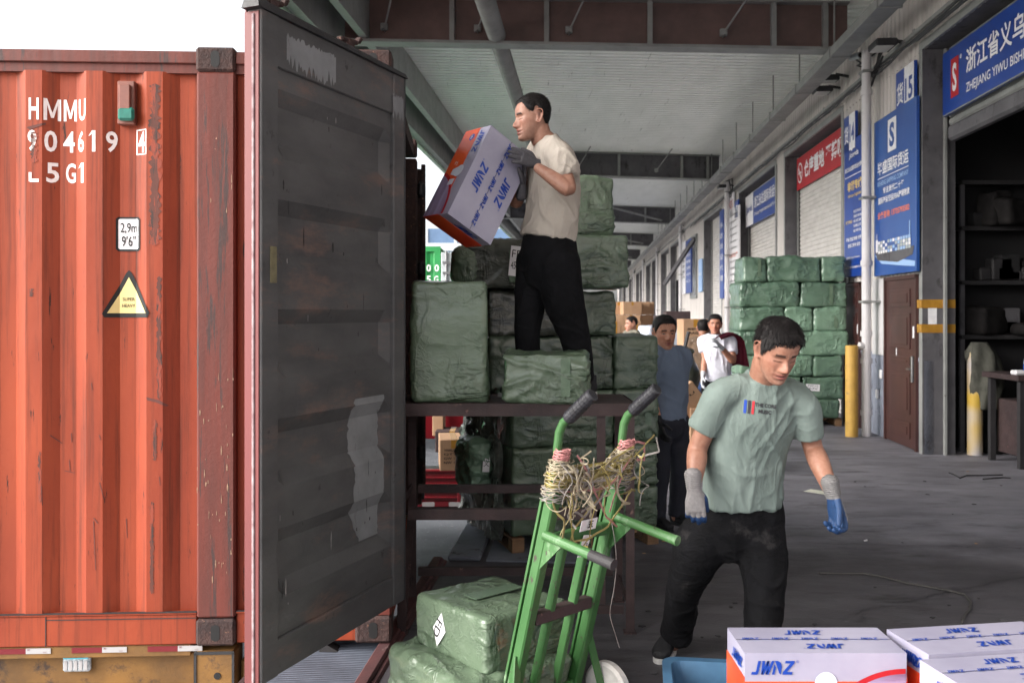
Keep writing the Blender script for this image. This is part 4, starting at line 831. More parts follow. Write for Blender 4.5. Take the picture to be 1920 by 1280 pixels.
# far stack against the wall
FM = D(0, 0); fy = -math.degrees(A)
def fx(px): return (px-960)/126.5
zr = [.12, .40, .73, 1.04, 1.40, 1.75, 2.12, 2.49]; orow = ['bottom', 'second', 'third', 'fourth', 'fifth', 'sixth', 'top']
spec = [[(1398, 1480), (1480, 1573)], [(1394, 1503), (1504, 1580)], [(1390, 1453), (1454, 1524), (1525, 1578)], [(1388, 1498), (1499, 1588)], [(1389, 1472), (1473, 1523), (1525, 1585)], [(1390, 1500), (1501, 1586)], [(1395, 1440), (1441, 1537), (1538, 1583)]]
pos3 = {2: ['left', 'right'], 3: ['left', 'middle', 'right']}
for r_, (sp, z0, z1, on) in enumerate(zip(spec, zr, zr[1:], orow)):
    for c_, (a, b) in enumerate(sp):
        xa, xb = fx(a), fx(b); d0 = 13.5-.08*((xa+xb)/2-4); dep = .95 if (r_ != 6) else .85
        lb = {(0, 1): (-.02, .2, .2, .1, ['YW-08', '义乌'], 0), (1, 1): (-.15, .17, .2, .1, ['YW-12', '货'], 3)}.get((r_, c_))
        bale('%s bale in the %s row of the tall green stack by the closed shutters' % (pos3[len(sp)][c_], on), Vector(((xa+xb)/2, d0+dep/2, z0)), (xb-xa-.012, dep, z1-z0-.006), fy, [5, 6, 5, 6, 5, 6, 6][(r_*2+c_*3) % 7], 'bales in the far stack by the closed shutters', tape=(.7 if (r_+c_) % 3 == 0 else 0), amp=1.6, bulge=.022, r=.032, step=.028, label=lb)
pallet('wooden pallet under the far green stack', frame(Vector((fx(1397), 13.6, 0)), D(0, 1), D(1, 0), (0, 0, 1)), 1.4, .9)
# bales on the floor by the trolley
bA = bale('low crumpled green bale at the bottom edge, under the bale lettered FD', Vector((-.13, 3.80, 0)), (.55, .54, .262), 38, 3, 'bales by the green hand truck', amp=1.9, r=.03, bulge=.014, step=.014)
BS = (.44, .47, .215); BP = Vector((-.085, 3.85, .262)); BM = yawm(BP, 41)
bB = bale('smooth green bale with a white diamond label reading FD, left of the hand truck', BP, BS, 41, 3, 'bales by the green hand truck', amp=.5, r=.02, bulge=.008, step=.012)
def fr(o, m, mb, nm, mt, **k): return mb.build(nm, mt, o, **k)
mb = MB(BM); xx = -BS[0]/2-.009
dm = [(0, .072), (.034, 0), (0, -.072), (-.034, 0)]; cy, cz_ = .06, .108     # diamond on the left-front face; reading x runs towards -y
T = frame(Vector((xx, cy, cz_)), Vector((0, -1, 0)), Vector((0, 0, 1)), Vector((-1, 0, 0)))
q = Matrix.Rotation(R(24), 4, 'Z')
mb.add([tuple(T @ Vector((a*1.25+b*.22, b, 0))) for a, b in dm], [(0, 1, 2, 3)]); lb = mb.build('diamond_label', M['white'], bB)
mb = MB(BM); ex = (T.to_3x3() @ Vector((-.38, -.92, 0))); ey = (T.to_3x3() @ Vector((.92, -.38, 0)))
put_text(mb, 'FD', T @ Vector((-.012, .045, 0)), ex, ey, .036, .078, off=.0012, bold=.01); mb.build('lettering', M['black'], lb)
mb = MB(BM); mb.box((-.1, -.02, BS[2]+.006), (.16, .06, BS[2]+.0085)); mb.build('packing_tape', mat('green_tape_flat', col(84, 102, 84), rough=.2), bB)

# ================================================================ LOADING TABLE
TX0, TX1, TY0, TY1 = -.60, .64, 4.75, 5.32; TM = yawm(Vector((0, 0, 0)), 0)
tb = thing('loading_table', 'rusty brown steel loading table that the worker with the lamp box stands on', 'steel table', Vector((0, 5, 0)))
mb = MB(); mb.box((TX0, TY0, TBZ-.01), (TX1, TY1, TBZ-.001), .002); mb.build('tabletop', M['table'], tb)
mb = MB(); mb.box((TX0-.002, TY0-.006, TBZ-.062), (TX1+.002, TY0-.001, TBZ+.002)); mb.box((TX0, TY1+.001, TBZ-.062), (TX1, TY1+.006, TBZ+.001)); mb.box((TX1+.003, TY0, TBZ-.06), (TX1+.008, TY1, TBZ+.001)); mb.box((TX0-.008, TY0, TBZ-.06), (TX0-.003, TY1, TBZ+.001)); mb.build('angle_edge', M['table'], tb)
for x in (TX0+.005, TX1-.05):
    for y in (TY0+.004, TY1-.05): mb = MB(); mb.box((x, y, .01), (x+.045, y+.006, TBZ-.063)); mb.box((x+(.039 if x > 0 else 0), y+.007, .01), (x+(.045 if x > 0 else .006), y+.045, TBZ-.063)); mb.box((x-.01, y-.01, .0), (x+.055, y+.055, .009)); mb.build('leg', M['table'], tb)
def beamx(z, y, h=.05): mb = MB(); mb.box((TX0+.06, y, z-h/2), (TX1-.06, y+.006, z+h/2)); mb.box((TX0+.06, y+.0065, z+h/2-.006), (TX1-.06, y+.04, z+h/2)); mb.build('cross_rail', M['table'], tb)
beamx(.615, TY0+.012, .055); beamx(.65, TY1-.05, .045); beamx(.175, TY1-.05, .045); 
mb = MB(); mb.box((TX0+.75, TY0+.012, .10), (TX1-.06, TY0+.018, .145)); mb.build('cross_rail', M['table'], tb)
for x in (TX0+.02, TX1-.03):
    for z in (.66, .14): mb = MB(); mb.box((x, TY0+.05, z-.02), (x+.006, TY1-.05, z+.02)); mb.build('side_rail', M['table'], tb)
mb = MB(); mb.bar((TX0+.03, TY0+.03, .05), (TX0+.03, TY1-.05, .62), .04, .006); mb.build('brace', M['table'], tb)
mb = MB(); mb.box((TX0+1.04, TY0+.012, .15), (TX0+1.085, TY0+.018, TBZ-.063)); mb.build('mid_post', M['table'], tb)

# ================================================================ LAMP CARTONS
def lamp_carton(lab, m, L, W, H, white=2, group='printed lamp cartons', name='lamp_carton', detail=True):
    """local x = length, y = width, z = height; top (z=H) white with logos, front (y=0) printed"""
    t = thing(name, lab, 'carton', m, group); e = .0015
    def panel(nm, mt, pts): mb = MB(m); mb.add(pts, [tuple(range(len(pts)))]); return mb.build(nm, mt, t)
    mb = MB(m); mb.box((e, e, e), (L-e, W-e, H-e)); body = mb.build('box_body', M['cwhite'], t)
    hb = H*.60
    mb = MB(m); mb.box((0, -.0, 0), (L, .0012, hb)); mb.build('printed_front', mat('orange_red_print', col(214, 92, 44), col(196, 38, 24), ns=2.4, rough=.3, detail=0), t)
    mb = MB(m); mb.box((-.0006, .0013, 0), (.0008, W, H*.66)); mb.box((L-.0008, .0013, 0), (L+.0006, W, H*.66)); mb.build('red_end', M['cred'], t)
    mb = MB(m); mb.box((0, W-.0012, 0), (L, W+.0004, hb)); mb.build('red_back', M['cred'], t)
    mb = MB(m); mb.box((.002, W/2-.0012, H), (L-.002, W/2+.0012, H+.0008)); mb.build('lid_seam', M['reveal'], t)
    lg = MB(m); h = W*.17
    jw_logo(lg, (L*.34, W*.68, H), (1, 0, 0), (0, 1, 0), h)
    jw_logo(lg, (L*.66, W*.32, H), (-1, 0, 0), (0, -1, 0), h)
    for k in range(5): jw_logo(lg, (L*(.03+k*.19), W*.47, H+.001), (1, 0, 0), (0, 1, 0), h*.5); lg.box((L*(.03+k*.19)+h*1.7, W*.5-.001, H+.0012), (L*(.03+(k+1)*.19)-.004, W*.5+.001, H+.0016))
    jw_logo(lg, (L*.04, 0, H*.70), (1, 0, 0), (0, 0, 1), H*.19)
    for k in (0, 1): jw_logo(lg, (-.001, W*(.66-k*.1), H*(.72+k*.02)), (0, -1, 0), (0, 0, 1), H*.15); jw_logo(lg, (L+.001, W*(.3+k*.1), H*(.72+k*.02)), (0, 1, 0), (0, 0, 1), H*.15)
    lg.build('logo_print', M['jblue'], t)
    # picture on the front: red arc, landscape, bulb
    n = 26; cx, cz0, r = L*.99, -.06, H*1.02
    def arc(r_): return [(cx+r_*math.cos(a)*1.15, cz0+r_*math.sin(a)) for a in np.linspace(math.pi*.5, math.pi, n)]
    def clip(ps): return [(min(max(a, 0), L), min(max(b, 0), H*.985)) for a, b in ps]
    o_ = clip(arc(r)); i_ = clip(arc(r*.93))
    mb = MB(m); mb.add([(a, -.0004, b) for a, b in o_]+[(L, -.0004, 0)], [tuple(range(n+1))]); mb.build('printed_arc', M['red'], t)
    mb = MB(m); mb.add([(a, -.001, b) for a, b in i_]+[(L, -.001, 0)], [tuple(range(n+1))]); mb.build('printed_landscape', mat('lavender_print', col(176, 166, 200), col(110, 84, 112), ns=5, stretch=(.4, 1, 3), rough=.3), t)
    mb = MB(m); bx, bz, br = L*.5, H*.58, H*.155; pts = [(bx+br*math.cos(a), bz+br*math.sin(a)) for a in np.linspace(-.7, math.pi+.7, 22)]+[(bx-br*.45, bz-br*1.9), (bx+br*.45, bz-br*1.9)]
    mb.add([(a, -.0014, b) for a, b in pts], [tuple(range(len(pts)))]); mb.box((bx+br*1.3, -.0014, H*.36), (bx+br*2.3, -.0008, H*.56)); mb.build('printed_bulb', mat('pale_bulb_print', col(206, 210, 222), col(180, 186, 204), ns=9, rough=.3), t)
    mb = MB(m); cxx, czz = L*.1, H*.42; mb.add([(cxx+H*.09*math.cos(a), -.0014, czz+H*.09*math.sin(a)) for a in np.linspace(0, 6.28, 22)[:-1]], [tuple(range(21))]); mb.build('round_badge', M['jblue'], t)
    mb = MB(m); put_text(mb, 'LED', (cxx-H*.055, -.0014, czz-H*.03), (1, 0, 0), (0, 0, 1), H*.055, H*.11, bold=.03, off=.001); put_text(mb, 'Large', (L*.38, 0, H*.33), (1, 0, 0), (0, 0, 1), H*.05, bold=.02); put_text(mb, 'life', (L*.38, 0, H*.25), (1, 0, 0), (0, 0, 1), H*.05, bold=.02); mb.build('badge_lettering', M['white'], t)
    return t
def cpos(px, py, z, yaw): d = F*(EYE-z)/(py-587); return yawm(Vector(((px-960)/F*d, d, z)), yaw)
CH = .25; ZC = .232
mA = cpos(1396, 1223, ZC+CH, 0)
for lay in (0, 1):
    m1 = mA.copy(); m1.translation.z = lay*(ZC+.001) if lay == 0 else ZC
    g = lamp_carton(['lamp carton underneath the left one whose printed front shows', 'white and orange lamp carton, left of the three, its printed front showing'][lay], m1, .565, .262, ZC-.001 if lay == 0 else CH)
mB_ = cpos(1741, 1226, ZC+CH, 9); mB_.translation.z = 0; lamp_carton('lamp carton hidden under the upper right white one', mB_, .565, .262, ZC-.001)
mB2 = mB_.copy(); mB2.translation.z = ZC; lamp_carton('white lamp carton at the right, touching the corner of the left one', mB2, .565, .262, CH)
mC = cpos(1812, 1290, ZC+CH, 9); mC.translation.z = ZC; mC = mC @ Matrix.Translation((0, -.0, 0)); lamp_carton('white lamp carton in the bottom right corner of the group', mC, .565, .25, CH)
mC2 = mC.copy(); mC2.translation.z = 0; lamp_carton('lamp carton under the one in the bottom right corner', mC2, .565, .25, ZC-.001)
# held carton: its three seen faces fitted to the photograph's perspective, standing free in the worker's hands
a_ = Vector((.399, .278, .874)).normalized(); b_ = Vector((.702, .521, -.486)); b_ = (b_-a_*b_.dot(a_)).normalized(); c_ = a_.cross(b_)
HL, HW, HH = .57, .32, .25; D0 = Vector((-.340, 4.83, 2.185))
# local x (length) = a, z (top, white) = -c, front (y=0) on b=0, so local y = b
if Vector((a_.cross(b_))).y > 0: zc = -c_
else: zc = c_
# right-handed frame with z = outward white face: x = a, y = z x a
yv = zc.cross(a_)          # = +-b
if yv.dot(b_) > 0: mH = frame(D0-zc*HH, a_, yv, zc)
else: mH = frame(D0-zc*HH+a_*HL, -a_, -yv, zc)
held = lamp_carton('white and red lamp carton held up by the man on the table', mH, HL, HW, HH)

# ================================================================ blue tub
t = thing('plastic_tub', 'dusty blue plastic tub on the floor behind the left lamp carton', 'tub', G(1345, 1262))
tm = yawm(Vector((.83, 3.60, 0)), -8)
mb = MB(tm)
def rrect(w_, d_, r, n=6): return [(sx*(w_/2-r)+r*math.cos(a), sy*(d_/2-r)+r*math.sin(a)) for sx, sy, a0 in ((1, 1, 0), (-1, 1, 90), (-1, -1, 180), (1, -1, 270)) for a in [R(a0+90*k/n) for k in range(n+1)]]
rings = [(rrect(.32, .22, .04), 0.0), (rrect(.42, .31, .05), .21), (rrect(.42, .31, .05), .225), (rrect(.47, .36, .06), .225), (rrect(.47, .36, .06), .238), (rrect(.40, .29, .05), .236), (rrect(.30, .20, .04), .012)]
vs = []; n = len(rings[0][0])
for rg, z in rings: vs += [(a, b, z) for a, b in rg]
fs = [tuple(range(n-1, -1, -1)), tuple((len(rings)-1)*n+k for k in range(n))]
for i in range(len(rings)-1):
    for k in range(n): fs.append((i*n+k, i*n+(k+1) % n, (i+1)*n+(k+1) % n, (i+1)*n+k))
mb.add(vs, fs); mb.build('tub_body', M['tub'], t, smooth=False)
mb = MB(tm)
for k in range(9): x = -.14+k*.035; mb.bar((x, -.115, .02), (x*1.25, -.16, .2), .012)
mb.build('moulded_rib', M['tub'], t)

# ================================================================ HAND TRUCK
HTV = Vector((.72, .69, 0)).normalized(); HTL = Vector((.70, -.714, 0)).normalized()      # across, towards the pusher
def HT(a, b, z, k=.27): return Vector((-.035, 3.56, 0))+HTV*a+HTL*(b+z*k)+Vector((0, 0, z))
ht = thing('hand_truck', 'green painted steel hand truck with straps knotted round its handles', 'hand truck', HT(.17, 0, 0))
WT = .37; up_ = HT(0, 0, 1)-HT(0, 0, 0)
for a in (0, WT): mb = MB(); mb.bar(HT(a, 0, .06), HT(a, 0, 1.035), .047, .046, up=HTV, bev=.006); mb.bar(HT(a, -.032, .06), HT(a, -.032, .98), .010, .054, up=HTV); mb.build('side_rail', M['greenp'], ht)
for a in (.115, .245): mb = MB(); mb.bar(HT(a, .0, .08), HT(a, .0, .80), .036, .024, up=HTV, bev=.003); mb.build('slat', M['greenp'], ht)
for z in (.14, .50, .81): mb = MB(); mb.bar(HT(.027, -.0, z), HT(WT-.027, -.0, z), .045, .045, bev=.004); mb.build('cross_bar', M['greenp'] if z != .5 else M['table'], ht)
for a in (0, WT):
    mb = MB(); p0 = HT(a, 0, 1.03); pts = [p0, HT(a, -.012, 1.10), HT(a, -.028, 1.17), HT(a, -.034, 1.225), HT(a, -.024, 1.262), HT(a, .0, 1.285)]; mb.tube(pts, .0165, 14); h_ = mb.build('handle', M['greenp'], ht, smooth=False)
    d_ = (HT(a, .07, 1.358)-pts[-1]).normalized(); mb = MB(); g0 = pts[-1]-d_*.012; mb.tube([g0, g0+d_*.01, g0+d_*.15, g0+d_*.155], [.022, .0245, .0245, .019], 16)
    for k in range(7): c0 = g0+d_*(.015+.019*k); mb.tube([c0, c0+d_*.008], .026, 16)
    mb.build('grip', M['rubber'], h_)
for a, dz, LL in ((-.02, 0, .32), (WT+.0, .012, .30)):
    mb = MB(); p0 = HT(a, .015, .845+dz); p1 = p0+HTL*LL+Vector((0, 0, -.045)); mb.tube([p0, p1], .0185, 16); b_ = mb.build('push_bar', M['greenp'], ht); dd = (p1-p0).normalized(); mb = MB(); mb.tube([p1-dd*(.1 if a < 0 else .01), p1+dd*.006], .0195, 16); mb.build('worn_end', M['dark'] if a < 0 else M['greenp'], b_)
    mb = MB(); pz = HT(a, .0, .74); mb.add([HT(a, .01, .85), HT(a, .01, .70), HT(a, .12, .835), HT(a+.008, .01, .85), HT(a+.008, .01, .70), HT(a+.008, .12, .835)], [(0, 1, 2), (5, 4, 3), (0, 3, 4, 1), (1, 4, 5, 2), (2, 5, 3, 0)]); mb.build('gusset', M['greenp'], ht)
mb = MB(); mb.box((0, 0, 0), (.40, .2, .008), 0, frame(HT(-.01, -.2, .02), HTV, HTL, (0, 0, 1))); mb.build('toe_plate', M['greenp'], ht)
for a in (-.10, WT+.10):
    c0 = HT(a, .13, 0, 0); c0.z = .112; m_ = frame(c0, HTL, Vector((0, 0, 1)), HTV)
    mb = MB(m_); mb.lathe([(.075, -.02), (.098, -.024), (.11, -.014), (.11, .014), (.098, .024), (.075, .02)], n=36); w_ = mb.build('wheel', M['treadr'], ht, smooth=False)
    mb = MB(m_); mb.lathe([(.02, -.03), (.03, -.012), (.07, -.008), (.0749, -.015), (.0749, .015), (.07, .008), (.03, .012), (.02, .03)], n=30)
    for k in range(5): q = Matrix.Rotation(2*math.pi*k/5, 4, 'Z'); mb.box((.02, -.008, -.014), (.072, .008, .014), 0, q)
    mb.build('wheel_hub', M['pale'], w_)
    s_ = 1 if a > 0 else -1
    mb = MB(); mb.bar(HT(a-s_*.085, .0, .36), c0+HTV*(-s_*.034), .035, .008, up=HTL); mb.bar(HT(a-s_*.085, .0, .10), c0+HTV*(-s_*.034), .03, .008); mb.build('wheel_strut', M['greenp'], ht)
mb = MB(); c0 = HT(-.11, .13, 0, 0); c0.z = .112; c1 = HT(WT+.11, .13, 0, 0); c1.z = .112; mb.tube([c0, c1], .012, 12); mb.build('axle', M['steel'], ht)
# paper tags on the slats
tg = HT(.2, .02, .83); mb = MB(); q = frame(tg, HTV, (up_-HTV*up_.dot(HTV)).normalized(), HTL); mb.box((-.045, .0, .012), (.045, .045, .014), 0, q); mb.box((-.015, -.11, .014), (.03, -.02, .016), .0, q @ Matrix.Rotation(R(-8), 4, 'Z')); tg_ = mb.build('paper_tag', M['white'], ht)
mb = MB(); put_text(mb, '五', q @ Vector((-.008, .01, .014)), q.to_3x3() @ Vector((1, 0, 0)), q.to_3x3() @ Vector((0, 1, 0)), .028, bold=.03); put_text(mb, '1.5', q @ Vector((.0, -.04, .0165)), q.to_3x3() @ Vector((.2, -1, 0)), q.to_3x3() @ Vector((1, .2, 0)), .028, bold=.03); mb.build('lettering', M['black'], tg_)
# knotted straps
sg = thing('knotted_straps', 'tangle of pink, cream and yellow packing straps tied between the hand truck handles', 'packing straps', HT(.17, 0, 1.05))
SC = dict(pink=mat('pink_strap', col(186, 128, 126), col(150, 96, 96), ns=30, rough=.45), cream=mat('cream_strap', col(176, 164, 140), col(128, 118, 100), ns=30, rough=.45), yel=mat('yellow_strap', col(160, 148, 88), col(124, 108, 62), ns=20, rough=.45), grey=mat('grey_string', col(150, 144, 140), col(104, 98, 94), ns=30, rough=.6), olive=mat('olive_twine', col(130, 116, 66), col(96, 86, 52), ns=30, rough=.6))
rn = random.Random(12)
def coil(a, z0, z1, turns, r, key, w_=.008):
    mb = MB(); pts = []; turns *= 1.6; N = int(turns*14)
    for i in range(N+1):
        an = 2*math.pi*i/14; z = z0+(z1-z0)*i/N+rn.uniform(-.004, .004); rr = r*rn.uniform(.9, 1.18); z += rn.uniform(-.004, .004); pts.append(HT(a, 0, z)+HTV*math.cos(an)*rr+HTL*math.sin(an)*rr)
    mb.tube(pts, w_*.34, 6); mb.build('strap_coil', SC[key], sg, smooth=True)
for a in (0, WT):
    coil(a, 1.125, 1.165, 6, .027, 'pink'); coil(a, 1.075, 1.13, 7, .032, 'cream'); coil(a, 1.02, 1.085, 7, .038, 'yel' if a == 0 else 'olive', .007); coil(a, .97, 1.03, 5, .042, 'grey', .006)
    coil(a, .99, 1.13, 6, .045, 'cream', .005)
def bez(p, q, sag, jit, n=14):
    out = []; j = [Vector((rn.uniform(-1, 1), rn.uniform(-1, 1), rn.uniform(-1, 1)))*jit for _ in range(4)]
    for i in range(n+1):
        s_ = i/n; b = p.lerp(q, s_); b = b+Vector((0, 0, -sag*4*s_*(1-s_)))+j[0]*math.sin(math.pi*s_)+j[1]*math.sin(2*math.pi*s_)+j[2]*.5*math.sin(3*math.pi*s_); out.append(b)
    return out
for k in range(26):
    key = rn.choice(['cream', 'cream', 'grey', 'olive', 'yel', 'pink']); mb = MB()
    p = HT(0, rn.uniform(-.03, .04), rn.uniform(1.0, 1.12)); q = HT(WT, rn.uniform(-.03, .04), rn.uniform(1.02, 1.15)); pts = bez(p, q, rn.uniform(.0, .07), .012)
    (mb.ribbon(pts, rn.uniform(.006, .012), HTL) if k % 2 else mb.tube(pts, rn.uniform(.002, .0035), 6)); mb.build('strap', SC[key], sg, smooth=False)
for k in range(46):
    key = rn.choice(['cream', 'cream', 'grey', 'cream', 'olive', 'grey', 'grey', 'yel']); mb = MB(); a = rn.choice([rn.uniform(-.04, .1), rn.uniform(-.04, .1), rn.uniform(.1, .3), rn.uniform(.28, .42)]); p = HT(a, rn.uniform(.02, .06), rn.uniform(.98, 1.13))
    L_ = rn.uniform(.05, .2); q = p+HTV*rn.uniform(-.09, .09)+HTL*rn.uniform(-.02, .06)+Vector((0, 0, -L_ if rn.random() < .8 else L_*.4)); mb.ribbon(bez(p, q, rn.uniform(-.03, .03), .028, 18), rn.uniform(.003, .010), HTL+Vector((0, 0, rn.uniform(-.8, .8)))); mb.build('strap_end', SC[key], sg)
for pts, key, wd in (([HT(.30, .03, 1.10), HT(.22, .04, 1.0), HT(.2, .05, .95), HT(.1, .05, .86), HT(.09, .05, .80)], 'yel', .009), ([HT(.09, .05, .80), HT(.2, .05, .80), HT(.3, .05, .83), HT(.38, .05, .93), HT(.40, .05, .97)], 'yel', .008),
                     ([HT(.05, .03, 1.14), HT(.1, .05, 1.08), HT(.17, .06, .98), HT(.28, .05, .87), HT(.36, .05, .82)], 'pink', .008), ([HT(WT, .04, 1.16), HT(WT+.06, .04, 1.15), HT(WT+.07, .05, 1.08), HT(WT+.02, .05, 1.09)], 'pink', .009), ([HT(WT-.02, .03, 1.03), HT(.30, .05, .96), HT(.29, .05, .89)], 'pink', .007),
                     ([HT(.03, .05, 1.02), HT(.06, .07, .93), HT(.12, .07, .90), HT(.2, .07, .97), HT(.22, .06, 1.0)], 'grey', .008), ([HT(WT, .05, 1.1), HT(WT+.05, .05, 1.14), HT(WT+.1, .05, 1.18)], 'yel', .006), ([HT(.2, .05, .97), HT(.19, .05, .88), HT(.2, .05, .80), HT(.16, .05, .76)], 'yel', .005)):
    mb = MB(); s2 = []
    for i in range(len(pts)-1):
        for k in range(5): s2.append(pts[i].lerp(pts[i+1], k/5)+Vector((0, 0, .002*math.sin(k))))
    s2.append(pts[-1]); mb.ribbon(s2, wd, HTL); mb.build('strap', SC[key], sg)
mb = MB(); mb.tube(bez(HT(.32, .05, .84), HT(.46, .12, .30), .03, .03, 24), .0018, 6); mb.build('hanging_string', SC['grey'], sg)

# ================================================================ floor and dock clutter
def flat(name, lab, cat, pts, m, h=.0015, group=None):
    mb = MB(); n = len(pts); mb.add([(p.x, p.y, .002) for p in pts]+[(p.x, p.y, .002+h) for p in pts], [tuple(range(n-1, -1, -1)), tuple(range(n, 2*n))]+[(i, (i+1) % n, n+(i+1) % n, n+i) for i in range(n)]); return mb.build(name, m, None, lab, cat, group)
flat('paper_scrap', 'pale strip of paper on the floor behind the worker in the green shirt', 'paper', [G(1507, 921), G(1520, 917), G(1568, 924), G(1560, 929)], mat('pale_paper', col(206, 206, 190), rough=.8))
flat('white_crumb', 'tiny white scrap on the concrete floor', 'scrap', [G(1619, 1013), G(1626, 1011), G(1627, 1014), G(1621, 1015)], M['white'])
def cord(name, lab, px, r, m, cat='cord'):
    pts = [G(a, b)+Vector((0, 0, r+.001)) for a, b in px]; s2 = []
    for i in range(len(pts)-1):
        for k in range(6): s2.append(pts[i].lerp(pts[i+1], k/6))
    s2.append(pts[-1]); mb = MB(); mb.tube(s2, r, 8); o = mb.build(name, m, None, smooth=True); return tag(o, lab, cat)
cord('loose_cable', 'thin dusty cable curling over the floor behind the white cartons', [(1535, 1076), (1570, 1077), (1620, 1077), (1660, 1084), (1700, 1095), (1740, 1102), (1780, 1109), (1810, 1117), (1820, 1130), (1818, 1145), (1808, 1156), (1804, 1170)], .007, mat('dusty_grey_cable', col(64, 62, 61), rough=.8))
cord('strap_offcut', 'dark strap offcut with a kinked end on the floor by the open bay', [(1779, 887), (1790, 891), (1800, 897), (1812, 892), (1840, 892), (1880, 891)], .006, M['gasket']); cord('strap_offcut', 'shorter dark strap offcut lying in front of the kinked one', [(1843, 899), (1865, 897), (1880, 896), (1895, 897)], .006, M['gasket'])
rn = random.Random(21)
for i, (a, b) in enumerate((((1500, 1018), (1920, 1028)), ((1180, 1100), (1560, 1060)), ((1600, 1150), (1920, 1080)))):
    p, q = G(*a), G(*b); mb = MB(); N = 40; pts = [p.lerp(q, k/N)+Vector((rn.uniform(-.012, .012), rn.uniform(-.02, .02), 0)) for k in range(N+1)]; vs = []
    for pt_ in pts: w_ = rn.uniform(.0015, .006); vs += [(pt_.x, pt_.y-w_, .0052), (pt_.x, pt_.y+w_, .0052)]
    mb.add(vs, [(2*k, 2*k+1, 2*k+3, 2*k+2) for k in range(N)]); struct('floor_crack', mb, M['gasket'])
for i in range(46):
    a, b = rn.uniform(1180, 1915), rn.uniform(840, 1270); p = G(a, b); r_ = rn.uniform(.006, .02); n_ = rn.randint(4, 6); an = rn.uniform(0, 6); pts = [p+Vector((math.cos(an+2*math.pi*k/n_)*r_*rn.uniform(.5, 1.3), math.sin(an+2*math.pi*k/n_)*r_*rn.uniform(.5, 1.3), 0)) for k in range(n_)]
    mb = MB(); mb.add([(q.x, q.y, .004) for q in pts]+[(q.x, q.y, .007) for q in pts], [tuple(range(n_-1, -1, -1)), tuple(range(n_, 2*n_))]+[(k, (k+1) % n_, n_+(k+1) % n_, n_+k) for k in range(n_)]); struct_ = mb; tag(mb.build('litter_scrap', M[rn.choice(['gasket', 'dark', 'reveal', 'dark', 'carton'])], None), 'small crumb of litter on the concrete floor', 'litter', 'crumbs of litter on the floor')
# bollards
mb = MB(); c0 = G(1597, 818); mb.tube([c0, c0+Vector((0, 0, 1.22)), c0+Vector((0, 0, 1.225))], [.083, .083, .078], 24); tag(mb.build('bollard', M['yellow'], None, smooth=False), 'ochre yellow steel bollard standing beside the near downpipe', 'bollard')
# gas-cylinder-like post with jacket inside the open bay
cb = G(1828, 852); mb = MB(); mb.tube([cb, cb+Vector((0, 0, 1.2)), cb+Vector((0, 0, 1.25))], [.085, .085, .05], 22)
tag(mb.build('painted_post', mat('yellow_white_post', col(190, 156, 60), col(170, 170, 180), ns=2.2, rough=.6, detail=1), None, smooth=False), 'yellow and white post inside the open bay with a jacket hung on it', 'post')
mb = MB(); rg = 26; N = 20; vs = []; fs = []
for j in range(N+1):
    z = 1.32-.78*j/N; rr = .11+.09*math.sin(min(1, j/5)*math.pi/2)-.06*max(0, j-13)/7; offx = .03+.08*min(1, j/9)
    for k in range(rg): a = 2*math.pi*k/rg; q = rr*(1+.22*math.sin(a*5+j*.3)*min(1, j/3)); vs.append(cb+Vector((offx+q*math.cos(a)*.85, -.04+q*math.sin(a)*.6, z)))
for j in range(N):
    for k in range(rg): fs.append((j*rg+k, j*rg+(k+1) % rg, (j+1)*rg+(k+1) % rg, (j+1)*rg+k))
fs += [tuple(range(rg-1, -1, -1)), tuple(N*rg+k for k in range(rg))]
mb.add(vs, fs); jk = mb.build('work_jacket', mat('olive_jacket_cloth', col(82, 82, 74), col(58, 58, 52), ns=8, rough=.9, bump=.5, bs=20), None, smooth=True); tag(jk, 'olive work jacket with a small flag patch hung over the post in the open bay', 'jacket')
mb = MB(); q = cb+Vector((.05, -.20, .84)); mb.box((q.x, q.y, q.z), (q.x+.08, q.y+.004, q.z+.06)); p_ = mb.build('flag_patch', M['refwhite'], jk); mb = MB()
for i in range(4): mb.box((q.x, q.y-.002, q.z+.004+i*.014), (q.x+.08, q.y-.0005, q.z+.01+i*.014))
mb.build('patch_stripe', M['red'], p_)
# bench with bottle and clutter, shelves
tbx = Vector((5.65, 10.2, 0)); t = thing('work_bench', 'dark bench with bottles inside the open bay', 'bench', tbx); mb = MB(); mb.box((5.35, 9.7, .94), (7.5, 10.45, 1.0), .005); mb.build('bench_top', M['table'], t)
for x in (5.4, 7.4):
    for y in (9.75, 10.35): mb = MB(); mb.box((x, y, 0), (x+.06, y+.06, .939)); mb.build('leg', M['dark'], t)
mb = MB(); mb.box((5.5, 9.9, .1), (6.6, 10.4, .7), .01); tag(mb.build('storage_crate', M['table'], None), 'dark maroon crate pushed under the bench in the open bay', 'carton')
def bottle(lab, p, cap):
    t = thing('drink_bottle', lab, 'bottle', p, 'bottles on the bench'); mb = MB(Matrix.Translation(p)); mb.lathe([(.03, 0), (.034, .01), (.034, .13), (.03, .16), (.014, .2), (.014, .22)], n=18); mb.build('bottle_body', mat('clear_bottle', col(150, 170, 190), rough=.1, trans=.6), t, smooth=True)
    mb = MB(Matrix.Translation(p)); mb.lathe([(.016, .2205), (.016, .245)], n=14); mb.build('cap', M['jblue'], t); mb = MB(Matrix.Translation(p)); mb.lathe([(.0348, .05), (.0348, .11)], n=18); mb.build('bottle_label', cap, t)
bottle('large drink bottle with a blue cap and blue wrapper on the bench', Vector((5.50, 9.8, 1.0)), M['jblue']); bottle('second smaller bottle at the right edge of the bench', Vector((5.62+.12, 9.8, 1.0)), M['white'])
